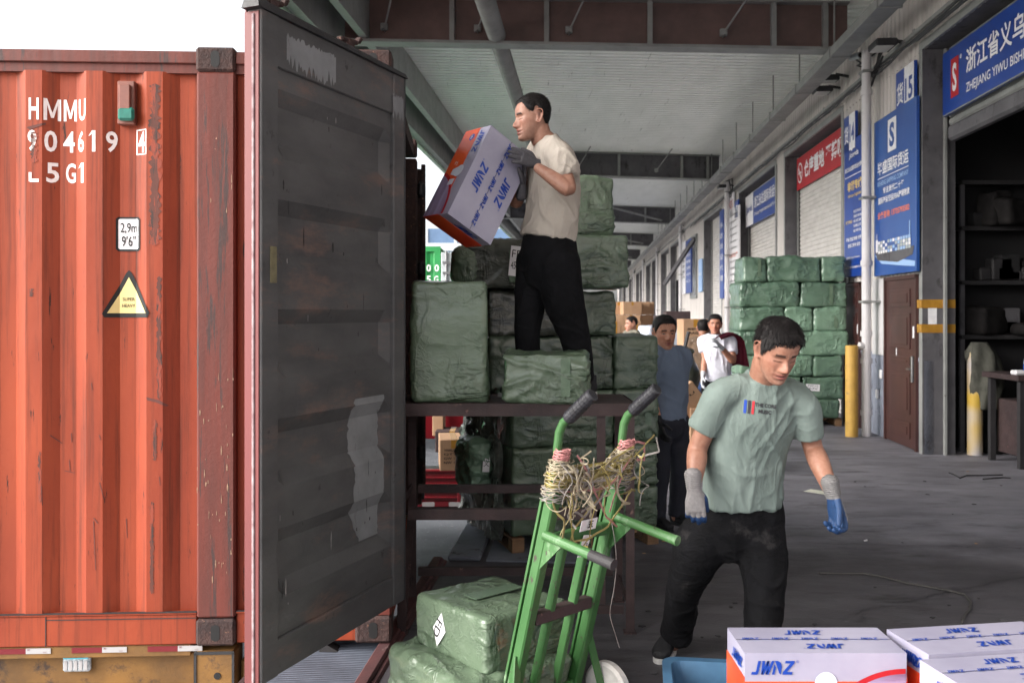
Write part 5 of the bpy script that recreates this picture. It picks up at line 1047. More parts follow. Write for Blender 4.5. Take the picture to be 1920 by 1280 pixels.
for i, (x, y, w_, h_, mt, lb) in enumerate(((5.36, 9.76, .14, .05, 'white', 'white food tub beside the blue-capped bottle'), (5.62, 9.74, .18, .06, 'red', 'dark red packet between the two bottles'), (6.2, 9.9, .3, .2, 'reveal', 'grey bundle at the back of the bench'))):
    mb = MB(); mb.box((x, y, 1.001), (x+w_, y+.12, 1.001+h_), .015); tag(mb.build('bench_item', M[mt], None), lb, 'packet')
t = thing('storage_shelf', 'dark storage shelving against the side wall inside the open bay', 'shelf', Vector((6.2, 11.1, 0)))
mb = MB()
for x in (5.38, 6.22, 7.1): mb.box((x, 11.0, 0), (x+.05, 11.05, 3.2))
mb.build('upright', M['reveal'], t); mb = MB()
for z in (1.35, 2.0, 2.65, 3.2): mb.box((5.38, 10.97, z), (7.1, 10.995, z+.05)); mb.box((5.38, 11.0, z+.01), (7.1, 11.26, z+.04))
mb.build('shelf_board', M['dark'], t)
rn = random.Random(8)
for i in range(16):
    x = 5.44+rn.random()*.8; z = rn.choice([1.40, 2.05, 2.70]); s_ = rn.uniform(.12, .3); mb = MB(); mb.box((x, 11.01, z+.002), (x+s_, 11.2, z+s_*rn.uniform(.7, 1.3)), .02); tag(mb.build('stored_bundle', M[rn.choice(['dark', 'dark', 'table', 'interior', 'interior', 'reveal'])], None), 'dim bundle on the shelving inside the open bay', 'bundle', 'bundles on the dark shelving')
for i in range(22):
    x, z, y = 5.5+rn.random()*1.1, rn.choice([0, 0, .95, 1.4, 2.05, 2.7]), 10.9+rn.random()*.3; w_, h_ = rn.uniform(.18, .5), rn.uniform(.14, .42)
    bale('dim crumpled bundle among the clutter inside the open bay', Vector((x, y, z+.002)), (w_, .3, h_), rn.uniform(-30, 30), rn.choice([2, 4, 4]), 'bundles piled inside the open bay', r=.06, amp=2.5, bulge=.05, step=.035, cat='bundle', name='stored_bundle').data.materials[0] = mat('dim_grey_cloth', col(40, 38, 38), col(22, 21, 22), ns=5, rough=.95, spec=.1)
mb = MB(); mb.tube([(4.9, 7.2, 3.4), (7.5, 10.3, 3.35)], .03, 8); tag(mb.build('roof_tie', M['pale'], None), 'pale horizontal tie bar crossing the dark interior of the open bay', 'tie bar')

# ================================================================ BACKGROUND ON THE DOCK
CN = [0]
def carton(lab, pos, s, yaw=0, group=None, m='carton', text=None, open_=False, name='cardboard_box', pitch=0):
    CN[0] += 1; mm = yawm(pos, yaw)
    if pitch: mm = mm @ Matrix.Rotation(R(pitch), 4, 'Y')
    mb = MB(mm); mb.box((-s[0]/2, -s[1]/2, 0), (s[0]/2, s[1]/2, s[2]), .006); o = mb.build(name, M[m], None); tag(o, lab, 'carton', group)
    m2 = MB(mm); m2.box((-.03, -s[1]/2-.001, s[2]*.72), (.03, -s[1]/2-.0002, s[2]-.005)); m2.box((-.03, -s[1]/2+.005, s[2]), (.03, s[1]/2-.005, s[2]+.001)); m2.build('packing_tape', M['tape'], o)
    if text:
        m3 = MB(mm)
        for i, tx in enumerate(text): put_text(m3, tx, (-s[0]*.36, -s[1]/2, s[2]*(.62-i*.13)), (1, 0, 0), (0, 0, 1), s[2]*.08, s[0]*.72, off=.002, bold=.02)
        m3.build('lettering', M['black'], o)
    return o
gp = 'small cartons in the distant pile'
rn = random.Random(3)
for i, (px, top) in enumerate(((1146, 570), (1158, 560), (1170, 556), (1182, 555), (1195, 557), (1207, 557))):
    d = 25+.4*(i % 3); s = F/d; z = .9
    while 587-(z+.35-EYE)*s > top-2: 
        h = .36; rw = rw+1 if z > .95 else 0; carton('small distant carton, %s column from the left, %s from the bottom of the pile' % (['first', 'second', 'third', 'fourth', 'fifth', 'last'][i], ['lowest', 'next', 'third', 'fourth', 'fifth', 'sixth', 'seventh'][min(rw, 6)]), Vector(((px-960)/s, d, z)), (.5 if i % 2 else .62, .5, h-.01), rn.uniform(-6, 6), gp); z += h
for i in range(5): d = 24.2; carton('larger carton, %s in the front row of the distant pile' % ['leftmost', 'second from left', 'middle', 'second from right', 'rightmost'][i], Vector(((1150+i*17-960)/F*d, d, .0)), (.225, .5, .9), 0, 'larger cartons in the distant pile')
for i in range(4): d = 21.5; carton('large pale carton behind the far worker\'s head, %s of four' % ['leftmost', 'second', 'third', 'rightmost'][i], Vector(((1152+i*19-960)/F*d, d, .05)), (.225, .5, 1.42-(i % 2)*.1), 2, 'large cartons behind the far worker')
def obj(name, lab, cat, pos, s, m, yaw=0, bev=.01): mb = MB(yawm(pos, yaw)); mb.box((-s[0]/2, -s[1]/2, 0), (s[0]/2, s[1]/2, s[2]), bev); return tag(mb.build(name, M[m], None), lab, cat)
wp = rbox(.98, 1.0, 1.3, .04, .05); v_ = wp[0]+wp[1]*(.02*perlin(wp[0]*np.array([2, 2, 14]), 5))[:, None]; mb = MB(yawm(P(1256, 0, 16.4).xy.to_3d()+Vector((0, 0, .79)), 3)); mb.add(v_.tolist(), wp[2].tolist()); tag(mb.build('wrapped_pallet_load', M['wrapw'], None, smooth=True), 'white shrink-wrapped pallet load behind the man in the blue-grey shirt', 'wrapped load')
obj('steel_cabinet', 'dark maroon panel lying on the white shrink-wrapped load', 'panel', P(1269, 0, 16.6).xy.to_3d()+Vector((0, 0, 1.455)), (.44, .3, .24), 'table')
obj('steel_cabinet', 'smaller maroon panel at the left end of the one on the white load', 'panel', P(1237, 0, 17.2).xy.to_3d()+Vector((0, 0, 1.455)), (.2, .3, .16), 'table')
carton('brown box with dark writing beside the white load, behind the two men', P(1298, 0, 12.6).xy.to_3d()+Vector((0, 0, 1.18)), (.34, .35, .40), 4, text=['易碎物品', 'FRAGILE']); obj('steel_cart', 'dark steel cart carrying the box with dark writing', 'cart', P(1294, 0, 12.7).xy.to_3d(), (.55, .6, 1.179), 'dark')
carton('tilted brown carton leaning by the walking men', P(1292, 0, 9.6).xy.to_3d()+Vector((0, 0, .62)), (.36, .4, .3), 10, pitch=-38, text=['YIWU']); carton('open brown carton on the floor under the tilted one', P(1288, 0, 9.7).xy.to_3d()+Vector((0, 0, .27)), (.28, .4, .40), 0); carton('upright brown carton with letters right of the blue-grey shirt', P(1309, 0, 9.5).xy.to_3d()+Vector((0, 0, .27)), (.2, .35, .42), -4, text=['KAK'])
carton('low flat carton under the other floor cartons', P(1297, 0, 9.5).xy.to_3d(), (.42, .5, .26), 0)
rs = bale('limp grey sack heaped between the men in the background', P(1284, 0, 10.3).xy.to_3d()+Vector((0, 0, .7)), (.28, .3, .62), 20, 4, None, r=.12, amp=2.6, bulge=.07, step=.03, cat='sack', name='heaped_sack'); obj('floor_crate', 'dark crate under the limp grey sack', 'crate', P(1284, 0, 10.4).xy.to_3d(), (.34, .4, .70), 'dark')
mb = MB(); p0 = P(1262, 655, 11.5); mb.tube([P(1278, 675, 11.2), P(1291, 622, 11.3)], .022, 8); tag(mb.build('trolley_handle', M['rubber'], None), 'black trolley handle sticking up beside the blue-grey shirt', 'handle')

# ================================================================ YARD BACKGROUND
rt = thing('red_truck', 'dark red open-sided truck backed to the dock beyond the loading table', 'truck', P(840, 950, 9.2)); d = 9.1; s = F/d
X = lambda px: (px-960)/s
Zp = lambda py: EYE-(py-587)/s
def rb(px0, px1, py0, py1, y0, y1, m, nm, bev=.005): mb = MB(); mb.box((X(px0), y0, Zp(py1)), (X(px1), y1, Zp(py0)), bev); return mb.build(nm, M[m], rt)
rb(560, 868, 880, 950, d, d+.05, 'truckred', 'side_board')
for y0, y1 in ((880, 884), (893, 897), (905, 909), (918, 922), (930, 934)): rb(560, 862, y0, y1, d-.02, d-.001, 'truckred', 'pressed_rib')
rb(858, 868, 880, 950, d-.025, d-.001, 'truckred', 'end_post')
for i in range(6):
    a = 842-i*50; rb(a, a+23, 940, 948, d-.026, d-.0215, 'refwhite', 'reflector_strip'); rb(a-26, a-1, 940, 948, d-.026, d-.0215, 'refred', 'reflector_strip')
rb(500, 866, 952, 975, d+.05, d+2.2, 'dark', 'bed_frame'); rb(560, 868, 945, 952, d+.06, d+2.3, 'dark', 'truck_bed')
rb(560, 868, 820, 879, d+2.2, d+2.25, 'truckred', 'far_side_board'); 
for a in (640, 720, 800, 864): rb(a, a+5, 700, 879, d+2.1, d+2.17, 'truckred', 'stake')
for k in (520, 600): mb = MB(Matrix.Translation((X(k), d+.3, -.62)) @ Matrix.Rotation(R(90), 4, 'X')); mb.lathe([(.2, -.12), (.46, -.12), (.48, -.08), (.48, .08), (.46, .12), (.2, .12)], n=30); mb.build('wheel', M['gasket'], rt)
carton('brown carton with rows of printing standing on the red truck', Vector(((848-960)/F*8.6, 8.75, EYE-(879-587)/F*8.6)), (.27, .5, .29), 6, text=['YIWU NO 12', 'QTY 48', 'GW 12 KG', 'NW 10 KG', 'CHINA'][:4]); mb = MB(); mb.box((X(700), d+1.8, Zp(800)), (X(860), d+1.85, Zp(786))); tag(mb.build('pale_board', M['pale'], None), 'pale board lying across the load of the red truck', 'board')
for i, (a, b, c, e) in enumerate(((800, 868, 879, 835), (790, 812, 850, 790), (812, 868, 800, 778))): carton(['dark carton at the back of the red truck', 'tall brown carton at the left on the red truck', 'topmost carton at the back of the red truck'][i], Vector((X((a+b)/2), d+1.3+.2*i, Zp(c))), ((b-a)/s*1.05, .4, (c-e)/s), 0, m=['table', 'carton', 'carton'][i])
# green container further down the dock
gc = thing('green_container', 'green shipping container with white digits, far down the dock', 'container', P(790, 560, 18)); d2 = 18.0; s2 = F/d2; gm = MB(); x1 = (826-960)/s2; zt_ = EYE-(462-587)/s2; x = x1; vs = []; 
while x > x1-12: vs += [(x, d2), (x-.08, d2), (x-.14, d2+.035), (x-.21, d2+.035)]; x -= .28
pv = []; fs = []
for a, b in vs: pv += [(a, b, zt_-2.75), (a, b, zt_-.1)]
for i in range(len(vs)-1): fs.append((2*i, 2*i+1, 2*i+3, 2*i+2))
gm.add(pv, fs); gm.box((x1-12.2, d2+.05, zt_-2.8), (x1, d2+2.4, zt_-.02)); gm.box((x1-12.2, d2-.01, zt_-.1), (x1, d2+.05, zt_)); gm.box((x1-.12, d2-.012, zt_-2.8), (x1, d2+.05, zt_-.1)); gm.build('container_wall', M['gcont'], gc)
mb = MB()
for st, px, py0, py1 in (('1', 787, 496, 509), ('0', 800, 496, 509), ('0', 815, 496, 509), ('4', 787, 517, 530), ('5', 800, 517, 530), ('G', 814, 517, 530)): put_text(mb, st, ((px-960)/s2, d2-.014, EYE-(py1-587)/s2), (1, 0, 0), (0, 0, 1), (py1-py0)/s2, (4 if st == '1' else 8)/s2, bold=.02)
mb.build('marking', M['white'], gc)
mb = MB(); mb.box((x1+.02, d2-.1, zt_-2.7), (x1+.42, d2-.04, zt_-.12), .01); dg_ = mb.build('container_door', M['pale'], gc); mb = MB()
for xx in (x1+.12, x1+.3): mb.tube([(xx, d2-.13, zt_-2.7), (xx, d2-.13, zt_-.1)], .02, 8)
for zz in (.3, .5, .9): mb.box((x1+.05, d2-.15, zt_-zz), (x1+.38, d2-.101, zt_-zz-.05))
mb.build('lock_rod', M['steel'], dg_)
# office building and others in the distance
def tower(lab, x0, x1_, y, h, floors, mt, band):
    t = thing('office_building', lab, 'building', Vector(((x0+x1_)/2, y, -1.1))); mb = MB(); mb.box((x0, y, -1.1), (x1_, y+18, h)); mb.build('wall', M[mt], t)
    mb = MB(); fh = (h+1.1)/floors
    for i in range(floors): mb.box((x0-.2, y-.25, -1.1+i*fh), (x1_+.2, y-.01, -1.1+i*fh+fh*.35))
    mb.build('floor_band', M[band], t); mb = MB()
    for i in range(int((x1_-x0)/3)+1): mb.box((x0+i*3, y-.12, 0), (x0+i*3+.3, y-.01, h))
    mb.build('mullion', M['pale'], t)
tower('distant blue glass office block beyond the green container', -12, .5, 95, 10.4, 5, 'glass', 'pale'); tower('paler distant office block at the left of the blue one', -40, -13, 110, 12.4, 5, 'pale', 'glass'); tower('long low distant building far down the yard', -2, 14, 190, 9, 3, 'pale', 'reveal')
for i in range(3):
    t = thing('parked_truck', ['white box truck far down the yard, nearest of three', 'middle white box truck far down the yard', 'farthest white box truck down the yard'][i], 'truck', Vector((-2-i*1.2, 45+i*12, -1.1)), 'trucks far down the yard'); mb = MB(); y = 45+i*12; x0 = -.5+i*.4
    mb.box((x0-7, y, -.2), (x0-1.0, y+2.4, 2.4), .02); mb.build('cargo_box', M['pale'], t); mb = MB(); mb.box((x0-9, y+.1, -.6), (x0-7.1, y+2.3, 1.6), .15); mb.build('cab', M['white'], t); mb = MB()
    for q in (-8, -2.2): mb.tube([(x0+q, y+.0, -.65), (x0+q, y+.3, -.65)], .45, 20)
    mb.build('wheel', M['gasket'], t)
# ================================================================ PEOPLE
def V3(*a): return Vector(a)
def _cr(arr, sub):
    arr = np.asarray(arr, float); n = len(arr); ex = np.vstack([2*arr[0]-arr[1], arr, 2*arr[-1]-arr[-2]]); out = []
    for i in range(1, n):
        a, b, c, d = ex[i-1], ex[i], ex[i+1], ex[i+2]
        for k in range(sub):
            t = k/sub; out.append(.5*((2*b)+(-a+c)*t+(2*a-5*b+4*c-d)*t*t+(-a+3*b-3*c+d)*t**3))
    out.append(arr[-1]); return np.array(out)
def loft(mb, P_, Rd, S, n=22, sub=5, e=2.2, round_=(1, 1)):
    P_ = [np.array(tuple(p)) for p in P_]; Rd = [(r, r) if not isinstance(r, tuple) else r for r in Rd]
    S = [np.array(tuple(S))]*len(P_) if isinstance(S, Vector) else [np.array(tuple(s)) for s in S]
    p = _cr(P_, sub); r = np.maximum(_cr(Rd, sub), .004); s = _cr(S, sub); m = len(p); rings = []
    def ring(c, rx, ry, sd, t):
        t = t/np.linalg.norm(t); sd = sd-t*sd.dot(t); sd /= np.linalg.norm(sd); w_ = np.cross(t, sd); a = 2*np.pi*np.arange(n)/n
        ca, sa = np.cos(a), np.sin(a); ca = np.sign(ca)*np.abs(ca)**(2/e); sa = np.sign(sa)*np.abs(sa)**(2/e)
        return c+np.outer(ca*rx, sd)+np.outer(sa*ry, w_)
    T = [p[min(i+1, m-1)]-p[max(i-1, 0)] for i in range(m)]
    t0 = T[0]/np.linalg.norm(T[0]); t1 = T[-1]/np.linalg.norm(T[-1]); q0, q1 = min(r[0]), min(r[-1])
    if round_[0]:
        for f, o in ((.25, .85), (.6, .68), (.88, .38)): rings.append(ring(p[0]-t0*q0*o, r[0][0]*f, r[0][1]*f, s[0], t0))
    for i in range(m): rings.append(ring(p[i], r[i][0], r[i][1], s[i], T[i]))
    if round_[1]:
        for f, o in ((.88, .38), (.6, .68), (.25, .85)): rings.append(ring(p[-1]+t1*q1*o, r[-1][0]*f, r[-1][1]*f, s[-1], t1))
    vs = np.concatenate(rings).tolist(); k_ = len(rings); fs = [tuple(range(n-1, -1, -1)), tuple((k_-1)*n+k for k in range(n))]
    for i in range(k_-1):
        for k in range(n): fs.append((i*n+k, i*n+(k+1) % n, (i+1)*n+(k+1) % n, (i+1)*n+k))
    o = len(mb.v); mb.v += [tuple(v) for v in vs]; mb.f += [tuple(i+o for i in f) for f in fs]; mb.mi += [0]*len(fs)
def remesh(mb, vox, smooth=2):
    me = bpy.data.meshes.new('tmp'); me.from_pydata(mb.v, [], mb.f); me.update(); bm = bmesh.new(); bm.from_mesh(me); bmesh.ops.recalc_face_normals(bm, faces=bm.faces); bm.to_mesh(me); bm.free()
    o = bpy.data.objects.new('tmp', me); C.objects.link(o); md = o.modifiers.new('r', 'REMESH'); md.mode = 'VOXEL'; md.voxel_size = vox
    dg = bpy.context.evaluated_depsgraph_get(); m2 = bpy.data.meshes.new_from_object(o.evaluated_get(dg))
    v = np.empty(len(m2.vertices)*3); m2.vertices.foreach_get('co', v); v = v.reshape(-1, 3); nl = len(m2.loops); li = np.empty(nl, int); m2.loops.foreach_get('vertex_index', li); f = li.reshape(-1, 4)
    bpy.data.objects.remove(o); bpy.data.meshes.remove(me); bpy.data.meshes.remove(m2)
    e = np.concatenate([f[:, [0, 1]], f[:, [1, 2]], f[:, [2, 3]], f[:, [3, 0]]]); 
    for _ in range(smooth): v = lap(v, e)
    return v, f, e
def lap(v, e, lam=.6):
    acc = np.zeros_like(v); cnt = np.zeros(len(v))
    for c in range(3): acc[:, c] = np.bincount(e[:, 0], v[e[:, 1], c], len(v))+np.bincount(e[:, 1], v[e[:, 0], c], len(v))
    cnt = np.bincount(e[:, 0], minlength=len(v))+np.bincount(e[:, 1], minlength=len(v)); return v*(1-lam)+lam*acc/np.maximum(cnt, 1)[:, None]
def normals(v, f):
    n = np.cross(v[f[:, 2]]-v[f[:, 0]], v[f[:, 3]]-v[f[:, 1]]); out = np.zeros_like(v)
    for k in range(4):
        for c in range(3): out[:, c] += np.bincount(f[:, k], n[:, c], len(v))
    return out/(np.linalg.norm(out, axis=1)[:, None]+1e-12)
def emit_mesh(name, v, f, m, parent, colr=None, **k):
    base = np.array(WM[parent.name].inverted()); v = v @ base[:3, :3].T+base[:3, 3]; me = bpy.data.meshes.new(name); me.from_pydata(v.tolist(), [], f.tolist() if hasattr(f, 'tolist') else f)
    me.materials.append(m); me.polygons.foreach_set('use_smooth', [True]*len(me.polygons))
    if colr is not None: at = me.color_attributes.new('Col', 'FLOAT_COLOR', 'POINT'); at.data.foreach_set('color', np.hstack([colr, np.ones((len(colr), 1))]).ravel())
    me.update(); o = bpy.data.objects.new(name, me); C.objects.link(o); o.parent = parent; WM[o.name] = WM[parent.name].copy(); return tag(o, **k)
HS = np.array([(-.116, .020, .080, .040), (-.110, .032, .090, .018), (-.098, .042, .094, -.010), (-.080, .052, .0925, -.035), (-.058, .060, .091, -.055), (-.035, .0655, .089, -.070), (-.010, .0695, .086, -.082), (.012, .072, .087, -.090), (.032, .0735, .089, -.094), (.055, .0735, .086, -.094), (.078, .069, .074, -.086), (.096, .059, .056, -.072), (.108, .044, .034, -.052), (.117, .022, .010, -.028)])
def head_pt(z, t, off=0.0, e=2.25):
    hw, fr_, bk = [np.interp(z, HS[:, 0], HS[:, i]) for i in (1, 2, 3)]; yc = (fr_+bk)/2; hy = (fr_-bk)/2; ct, st = np.cos(t), np.sin(t)
    sg = lambda a, p: np.sign(a)*np.abs(a)**p
    return np.stack([(hw+off)*sg(ct, 2/e), yc+(hy+off)*sg(st, 2/e), z+0*t], -1)
def lin(r, g, b): return np.array(col(r, g, b)[:3])
SKIN = dict(a=(188, 136, 112), b=(150, 98, 78))
def smst(a, b, x): t = np.clip((x-a)/(b-a), 0, 1); return t*t*(3-2*t)
class Person:
    def __init__(s, label, root, H, fwd, up, hsc=1.0, vox=.0035, skin=(184, 134, 110), look='down', group=None):
        s.t = thing('person', label, 'person', root, group); s.H = np.array(tuple(H)); f = np.array(tuple(Vector(fwd).normalized())); u = np.array(up, float); u = u-f*u.dot(f); u /= np.linalg.norm(u); r = np.cross(f, u)
        s.HB = np.stack([r, f, u], 1)*hsc; s.hsc = hsc; s.vox = vox; s.skin = skin; s.look = look; s.mb = MB()
    def hw(s, p): return s.H+np.asarray(p) @ s.HB.T
    def head(s, neck, nr=.056):
        n = 40; rings = [s.hw(head_pt(z, 2*np.pi*np.arange(n)/n)) for z in np.linspace(-.116, .117, 34)]
        rings = [s.hw(np.array([[0, .06, -.1175]])+.3*(head_pt(-.116, 2*np.pi*np.arange(n)/n)-np.array([[0, .06, -.116]])))]+rings+[s.hw(np.array([[0, -.009, .1205]])+.45*(head_pt(.117, 2*np.pi*np.arange(n)/n)-np.array([[0, -.009, .117]])))]
        o = len(s.mb.v); s.mb.v += np.concatenate(rings).tolist(); k_ = len(rings); fs = [tuple(range(n)), tuple((k_-1)*n+k for k in range(n))]+[(i*n+k, i*n+(k+1) % n, (i+1)*n+(k+1) % n, (i+1)*n+k) for i in range(k_-1) for k in range(n)]
        s.mb.f += [tuple(i+o for i in f) for f in fs]; s.mb.mi += [0]*len(fs)
        V = lambda *a: Vector(s.hw(np.array(a)))
        side = Vector(s.HB[:, 0]); loft(s.mb, [V(0, -.022, .0), V(0, -.024, -.07), Vector(neck)*.55+V(0, -.015, -.10)*.45, neck, neck+(neck-V(0, -.02, -.09))*.3], [.05, nr*.98, nr, (nr*1.12, nr*1.05), (nr*1.35, nr*1.2)], side, sub=4)
        for q in (-1, 1):      # ears: a rim and an inner plate
            pts = [V(q*.072, .006, -.030), V(q*.074, .002, -.040), V(q*.077, -.008, -.040), V(q*.081, -.020, -.022), V(q*.087, -.028, .004), V(q*.087, -.024, .022), V(q*.081, -.010, .028), V(q*.074, .002, .020), V(q*.071, .006, .006)]
            loft(s.mb, pts, [.0045]*9, Vector(s.HB[:, 1]), n=8, sub=3, e=2)
            loft(s.mb, [V(q*.070, .0, -.034), V(q*.074, -.008, -.016), V(q*.077, -.012, .004), V(q*.074, -.008, .022)], [(.004, .006), (.004, .012), (.004, .014), (.004, .010)], Vector(s.HB[:, 0]), n=10, sub=3, e=2)
    def limb(s, pts, rad, side=None): loft(s.mb, pts, rad, side or Vector((0, 1, 0)) if abs((pts[1]-pts[0]).normalized().y) < .9 else Vector((1, 0, 0)), n=18, sub=6)
    def finish(s, face=True):
        v, f, e = remesh(s.mb, s.vox, 3); inv = np.linalg.inv(s.HB); L = (v-s.H) @ inv.T; x, y, z = L.T; ax = np.abs(x)
        inh = (np.abs(z) < .13) & (ax < .10) & (np.abs(y) < .13)
        front = inh & (y > .02)
        def G_(c, sg, sym=True): dx = (ax if sym else x)-c[0]; return np.exp(-.5*((dx/sg[0])**2+((y-c[1])/sg[1])**2+((z-c[2])/sg[2])**2))*front
        dy = .006*G_((0, .088, .002), (.007, .03, .020))+.021*G_((0, .09, -.034), (.0095, .03, .012))+.012*G_((0, .09, -.018), (.008, .03, .012))+.009*G_((.0125, .088, -.039), (.006, .03, .006))
        dy += -.0095*G_((.031, .08, .004), (.013, .03, .0085))+.0055*G_((.031, .08, -.001), (.0095, .03, .0062))+.0045*G_((.028, .086, .021), (.018, .03, .0065))
        dy += .0065*G_((0, .09, -.0605), (.017, .03, .005))+.008*G_((0, .09, -.0745), (.014, .03, .0052))-.0060*G_((0, .09, -.0675), (.022, .03, .0024))-.004*G_((0, .09, -.086), (.016, .03, .005))+.006*G_((0, .09, -.101), (.015, .03, .009))
        dy += .004*G_((.044, .07, -.018), (.014, .03, .012))-.0025*G_((.028, .08, -.048), (.004, .03, .012))-.0030*G_((.031, .08, -.0075), (.012, .03, .0016))-.002*G_((.005, .09, .024), (.0022, .03, .009))
        dx = .004*G_((.045, .06, -.02), (.02, .04, .02))*np.sign(x)
        L2 = L+np.stack([dx, dy, np.zeros_like(dy)], 1); v = np.where(inh[:, None], s.H+L2 @ s.HB.T, v)
        sk = lin(*s.skin); nn = perlin(v*18, 5)[:, None]; c = sk[None, :]*(1+.16*nn)*(1+.08*perlin(v*70, 6)[:, None])
        red = (.35*G_((.040, .07, -.022), (.016, .04, .014))+.45*G_((0, .1, -.036), (.014, .05, .010)))[:, None]; c = c*(1-red*np.array([.02, .35, .38]))
        ear = (inh & (ax > .074))[:, None]*.5; c = c*(1-ear*np.array([.06, .24, .24])); ein = np.exp(-.5*(((y+.009)/.006)**2+((z-.002)/.013)**2))*(ax > .068)*inh; c = c*(1-.65*ein[:, None])  # shade of the ear hollow is painted into the skin colour
        lips = np.clip(1.2*G_((0, .1, -.0612), (.0165, .05, .0035))+1.2*G_((0, .1, -.0735), (.0145, .05, .0038)), 0, 1)[:, None]; c = c*(1-lips)+lin(150, 84, 78)*lips
        if not face is None:
            fr2 = front
            ml = (np.exp(-.5*(((z+.0675+.05*ax*ax*20)/.0013)**2))*(ax < .024)*fr2)[:, None]; c = c*(1-.8*ml)
            br = smst(.0082, .0035, np.abs(z-(.0235-.25*np.clip(ax-.030, 0, 1)+.10*np.clip(.026-ax, 0, 1)*-1)+.0006*np.sin(x*1500)))*(ax > .012)*(ax < .046)*(y > .045); br = (br*.88)[:, None]; c = c*(1-br)+lin(34, 26, 26)*br
            if s.look == 'down':
                la = np.exp(-.5*((z-(-.0065+.10*(ax-.031)**2*10))/.0013)**2)*(np.abs(ax-.031) < .0145)*fr2; c = c*(1-.85*la[:, None]); cr = np.exp(-.5*((z-.0075)/.0011)**2)*(np.abs(ax-.031) < .014)*fr2; c = c*(1-.45*cr[:, None])
            else:
                ey = ((ax-.031)/.0120)**2+((z+.0005)/(.0034))**2; ins = (ey < 1) & fr2; c = np.where(ins[:, None], lin(140, 122, 112), c); ir = ((ax-.031)**2+(z)**2 < .0046**2) & ins; c = np.where(ir[:, None], lin(28, 20, 18), c)
                la = (np.abs(ey-1.15) < .32) & fr2 & (z > -.001); c = np.where(la[:, None], c*.25, c); cr = np.exp(-.5*((z-.0085)/.0011)**2)*(np.abs(ax-.031) < .014)*fr2; c = c*(1-.4*cr[:, None])
            no = np.exp(-.5*(((ax-.0065)/.0032)**2+((z+.0455)/.0018)**2))*(y > .08); c = c*(1-.8*np.clip(no, 0, 1)[:, None])
            st_ = np.clip(smst(-.045, -.085, z)*fr2+.8*G_((0, .1, -.053), (.018, .06, .004)), 0, 1)*.22*(.7+.6*perlin(L*900, 9)); c = c*(1-st_[:, None]*np.array([.8, .55, .35]))
        s.v = v; return emit_mesh('body', v, f, mat('skin', col(190, 140, 116), col(226, 210, 204), ns=40, rough=.42, r2=.55, vcol=True, bump=.12, bs=400, spec=.4), s.t, np.clip(c, .003, 1))
    def hair(s, line_f=.062, side=.008, back=-.055, ln=.012, seed=1, spikes=900, rec=.0, crop=0.0, slen=.02, burn=.034):
        nt_, nz_ = 96, 54; T = 2*np.pi*np.arange(nt_)/nt_; Z = np.linspace(-.075, .1195, nz_); vs = []; mk = []
        def mask(L):        # > 0 where hair grows
            x, y, z = L[..., 0], L[..., 1], L[..., 2]; fr_ = smst(.02, .075, y); bk_ = smst(.0, -.05, y)
            temple = rec*np.exp(-.5*((np.abs(x)-.045)/.013)**2)*fr_
            ln_ = side*(1-fr_)*(1-bk_)+(line_f+temple-.02*smst(.05, .072, np.abs(x)))*fr_+back*bk_
            ear = .0+.034*np.exp(-.5*(((y+.012)/.022)**2))*(np.abs(x) > .045)*(1-fr_)
            jag = .004*perlin(L.reshape(-1, 3)*np.array([260, 260, 20])+seed, seed).reshape(x.shape)+.006*perlin(L.reshape(-1, 3)*np.array([95, 95, 10])+seed, seed+1).reshape(x.shape)*fr_
            sb_ = -burn*np.exp(-.5*(((y-.018)/.007)**2))*(np.abs(x) > .055)
            return z-(ln_+ear+jag+sb_)
        for z in Z:
            L = head_pt(np.minimum(z, .1165), T); 
            if z > .1165: L = L*np.array([.5, .5, 1])+np.array([0, -.0045, .003])
            vs.append(L)
        L = np.array(vs); m_ = mask(L); cen = np.array([0, -.01, .0]); dirn = L-cen; dirn /= np.linalg.norm(dirn, axis=-1)[..., None]
        st_ = perlin(L.reshape(-1, 3)*np.array([190, 60, 60])+seed*3, 7).reshape(m_.shape); st2 = perlin(L.reshape(-1, 3)*28+seed, 8).reshape(m_.shape)
        h = ln*smst(-.001, .022, m_)*(1+.0*st_)+.0016*st_*smst(0, .01, m_)+.003*st2*smst(0, .02, m_)-.0025*(m_ < 0)-.0005
        L = L+dirn*h[..., None]; V_ = L.reshape(-1, 3); F_ = []
        for i in range(nz_-1):
            for k in range(nt_):
                a, b = i*nt_+k, i*nt_+(k+1) % nt_; q = (a, b, b+nt_, a+nt_)
                if max(m_.reshape(-1)[list(q)]) > -.004: F_.append(q)
        F_.append(tuple((nz_-1)*nt_+k for k in range(nt_)))
        used = sorted({i for q in F_ for i in q}); mp = {a: i for i, a in enumerate(used)}; F_ = [tuple(mp[i] for i in q) for q in F_]; V_ = V_[used]
        rn_ = np.random.RandomState(seed); V_ = V_.tolist(); crown = np.array([.0, -.045, .12])
        for i in range(spikes):    # short locks lying along the growth direction
            z = rn_.uniform(-.06, .118); t_ = rn_.uniform(0, 2*np.pi); p = head_pt(np.array([z]), np.array([t_]))[0]; mm = mask(p[None, :])[0]
            if mm < (-.003 if p[1] > .03 else .001): continue
            d = p-cen; d /= np.linalg.norm(d); g = p-crown; g -= d*g.dot(d); g /= np.linalg.norm(g)+1e-6; g = g+rn_.normal(size=3)*.28; g -= d*g.dot(d)*.8; g /= np.linalg.norm(g); sd = np.cross(g, d); w_ = rn_.uniform(.0008, .0018)
            hh = ln*smst(-.001, .022, mm)+.0005; l_ = slen*rn_.uniform(.5, 1.1)*(.45+.55*smst(.0, .04, mm)); p0 = p+d*(hh-.001); p1 = p0+g*l_*.5+d*.0022; p2 = p0+g*l_+d*rn_.uniform(-.002, .003); o = len(V_)
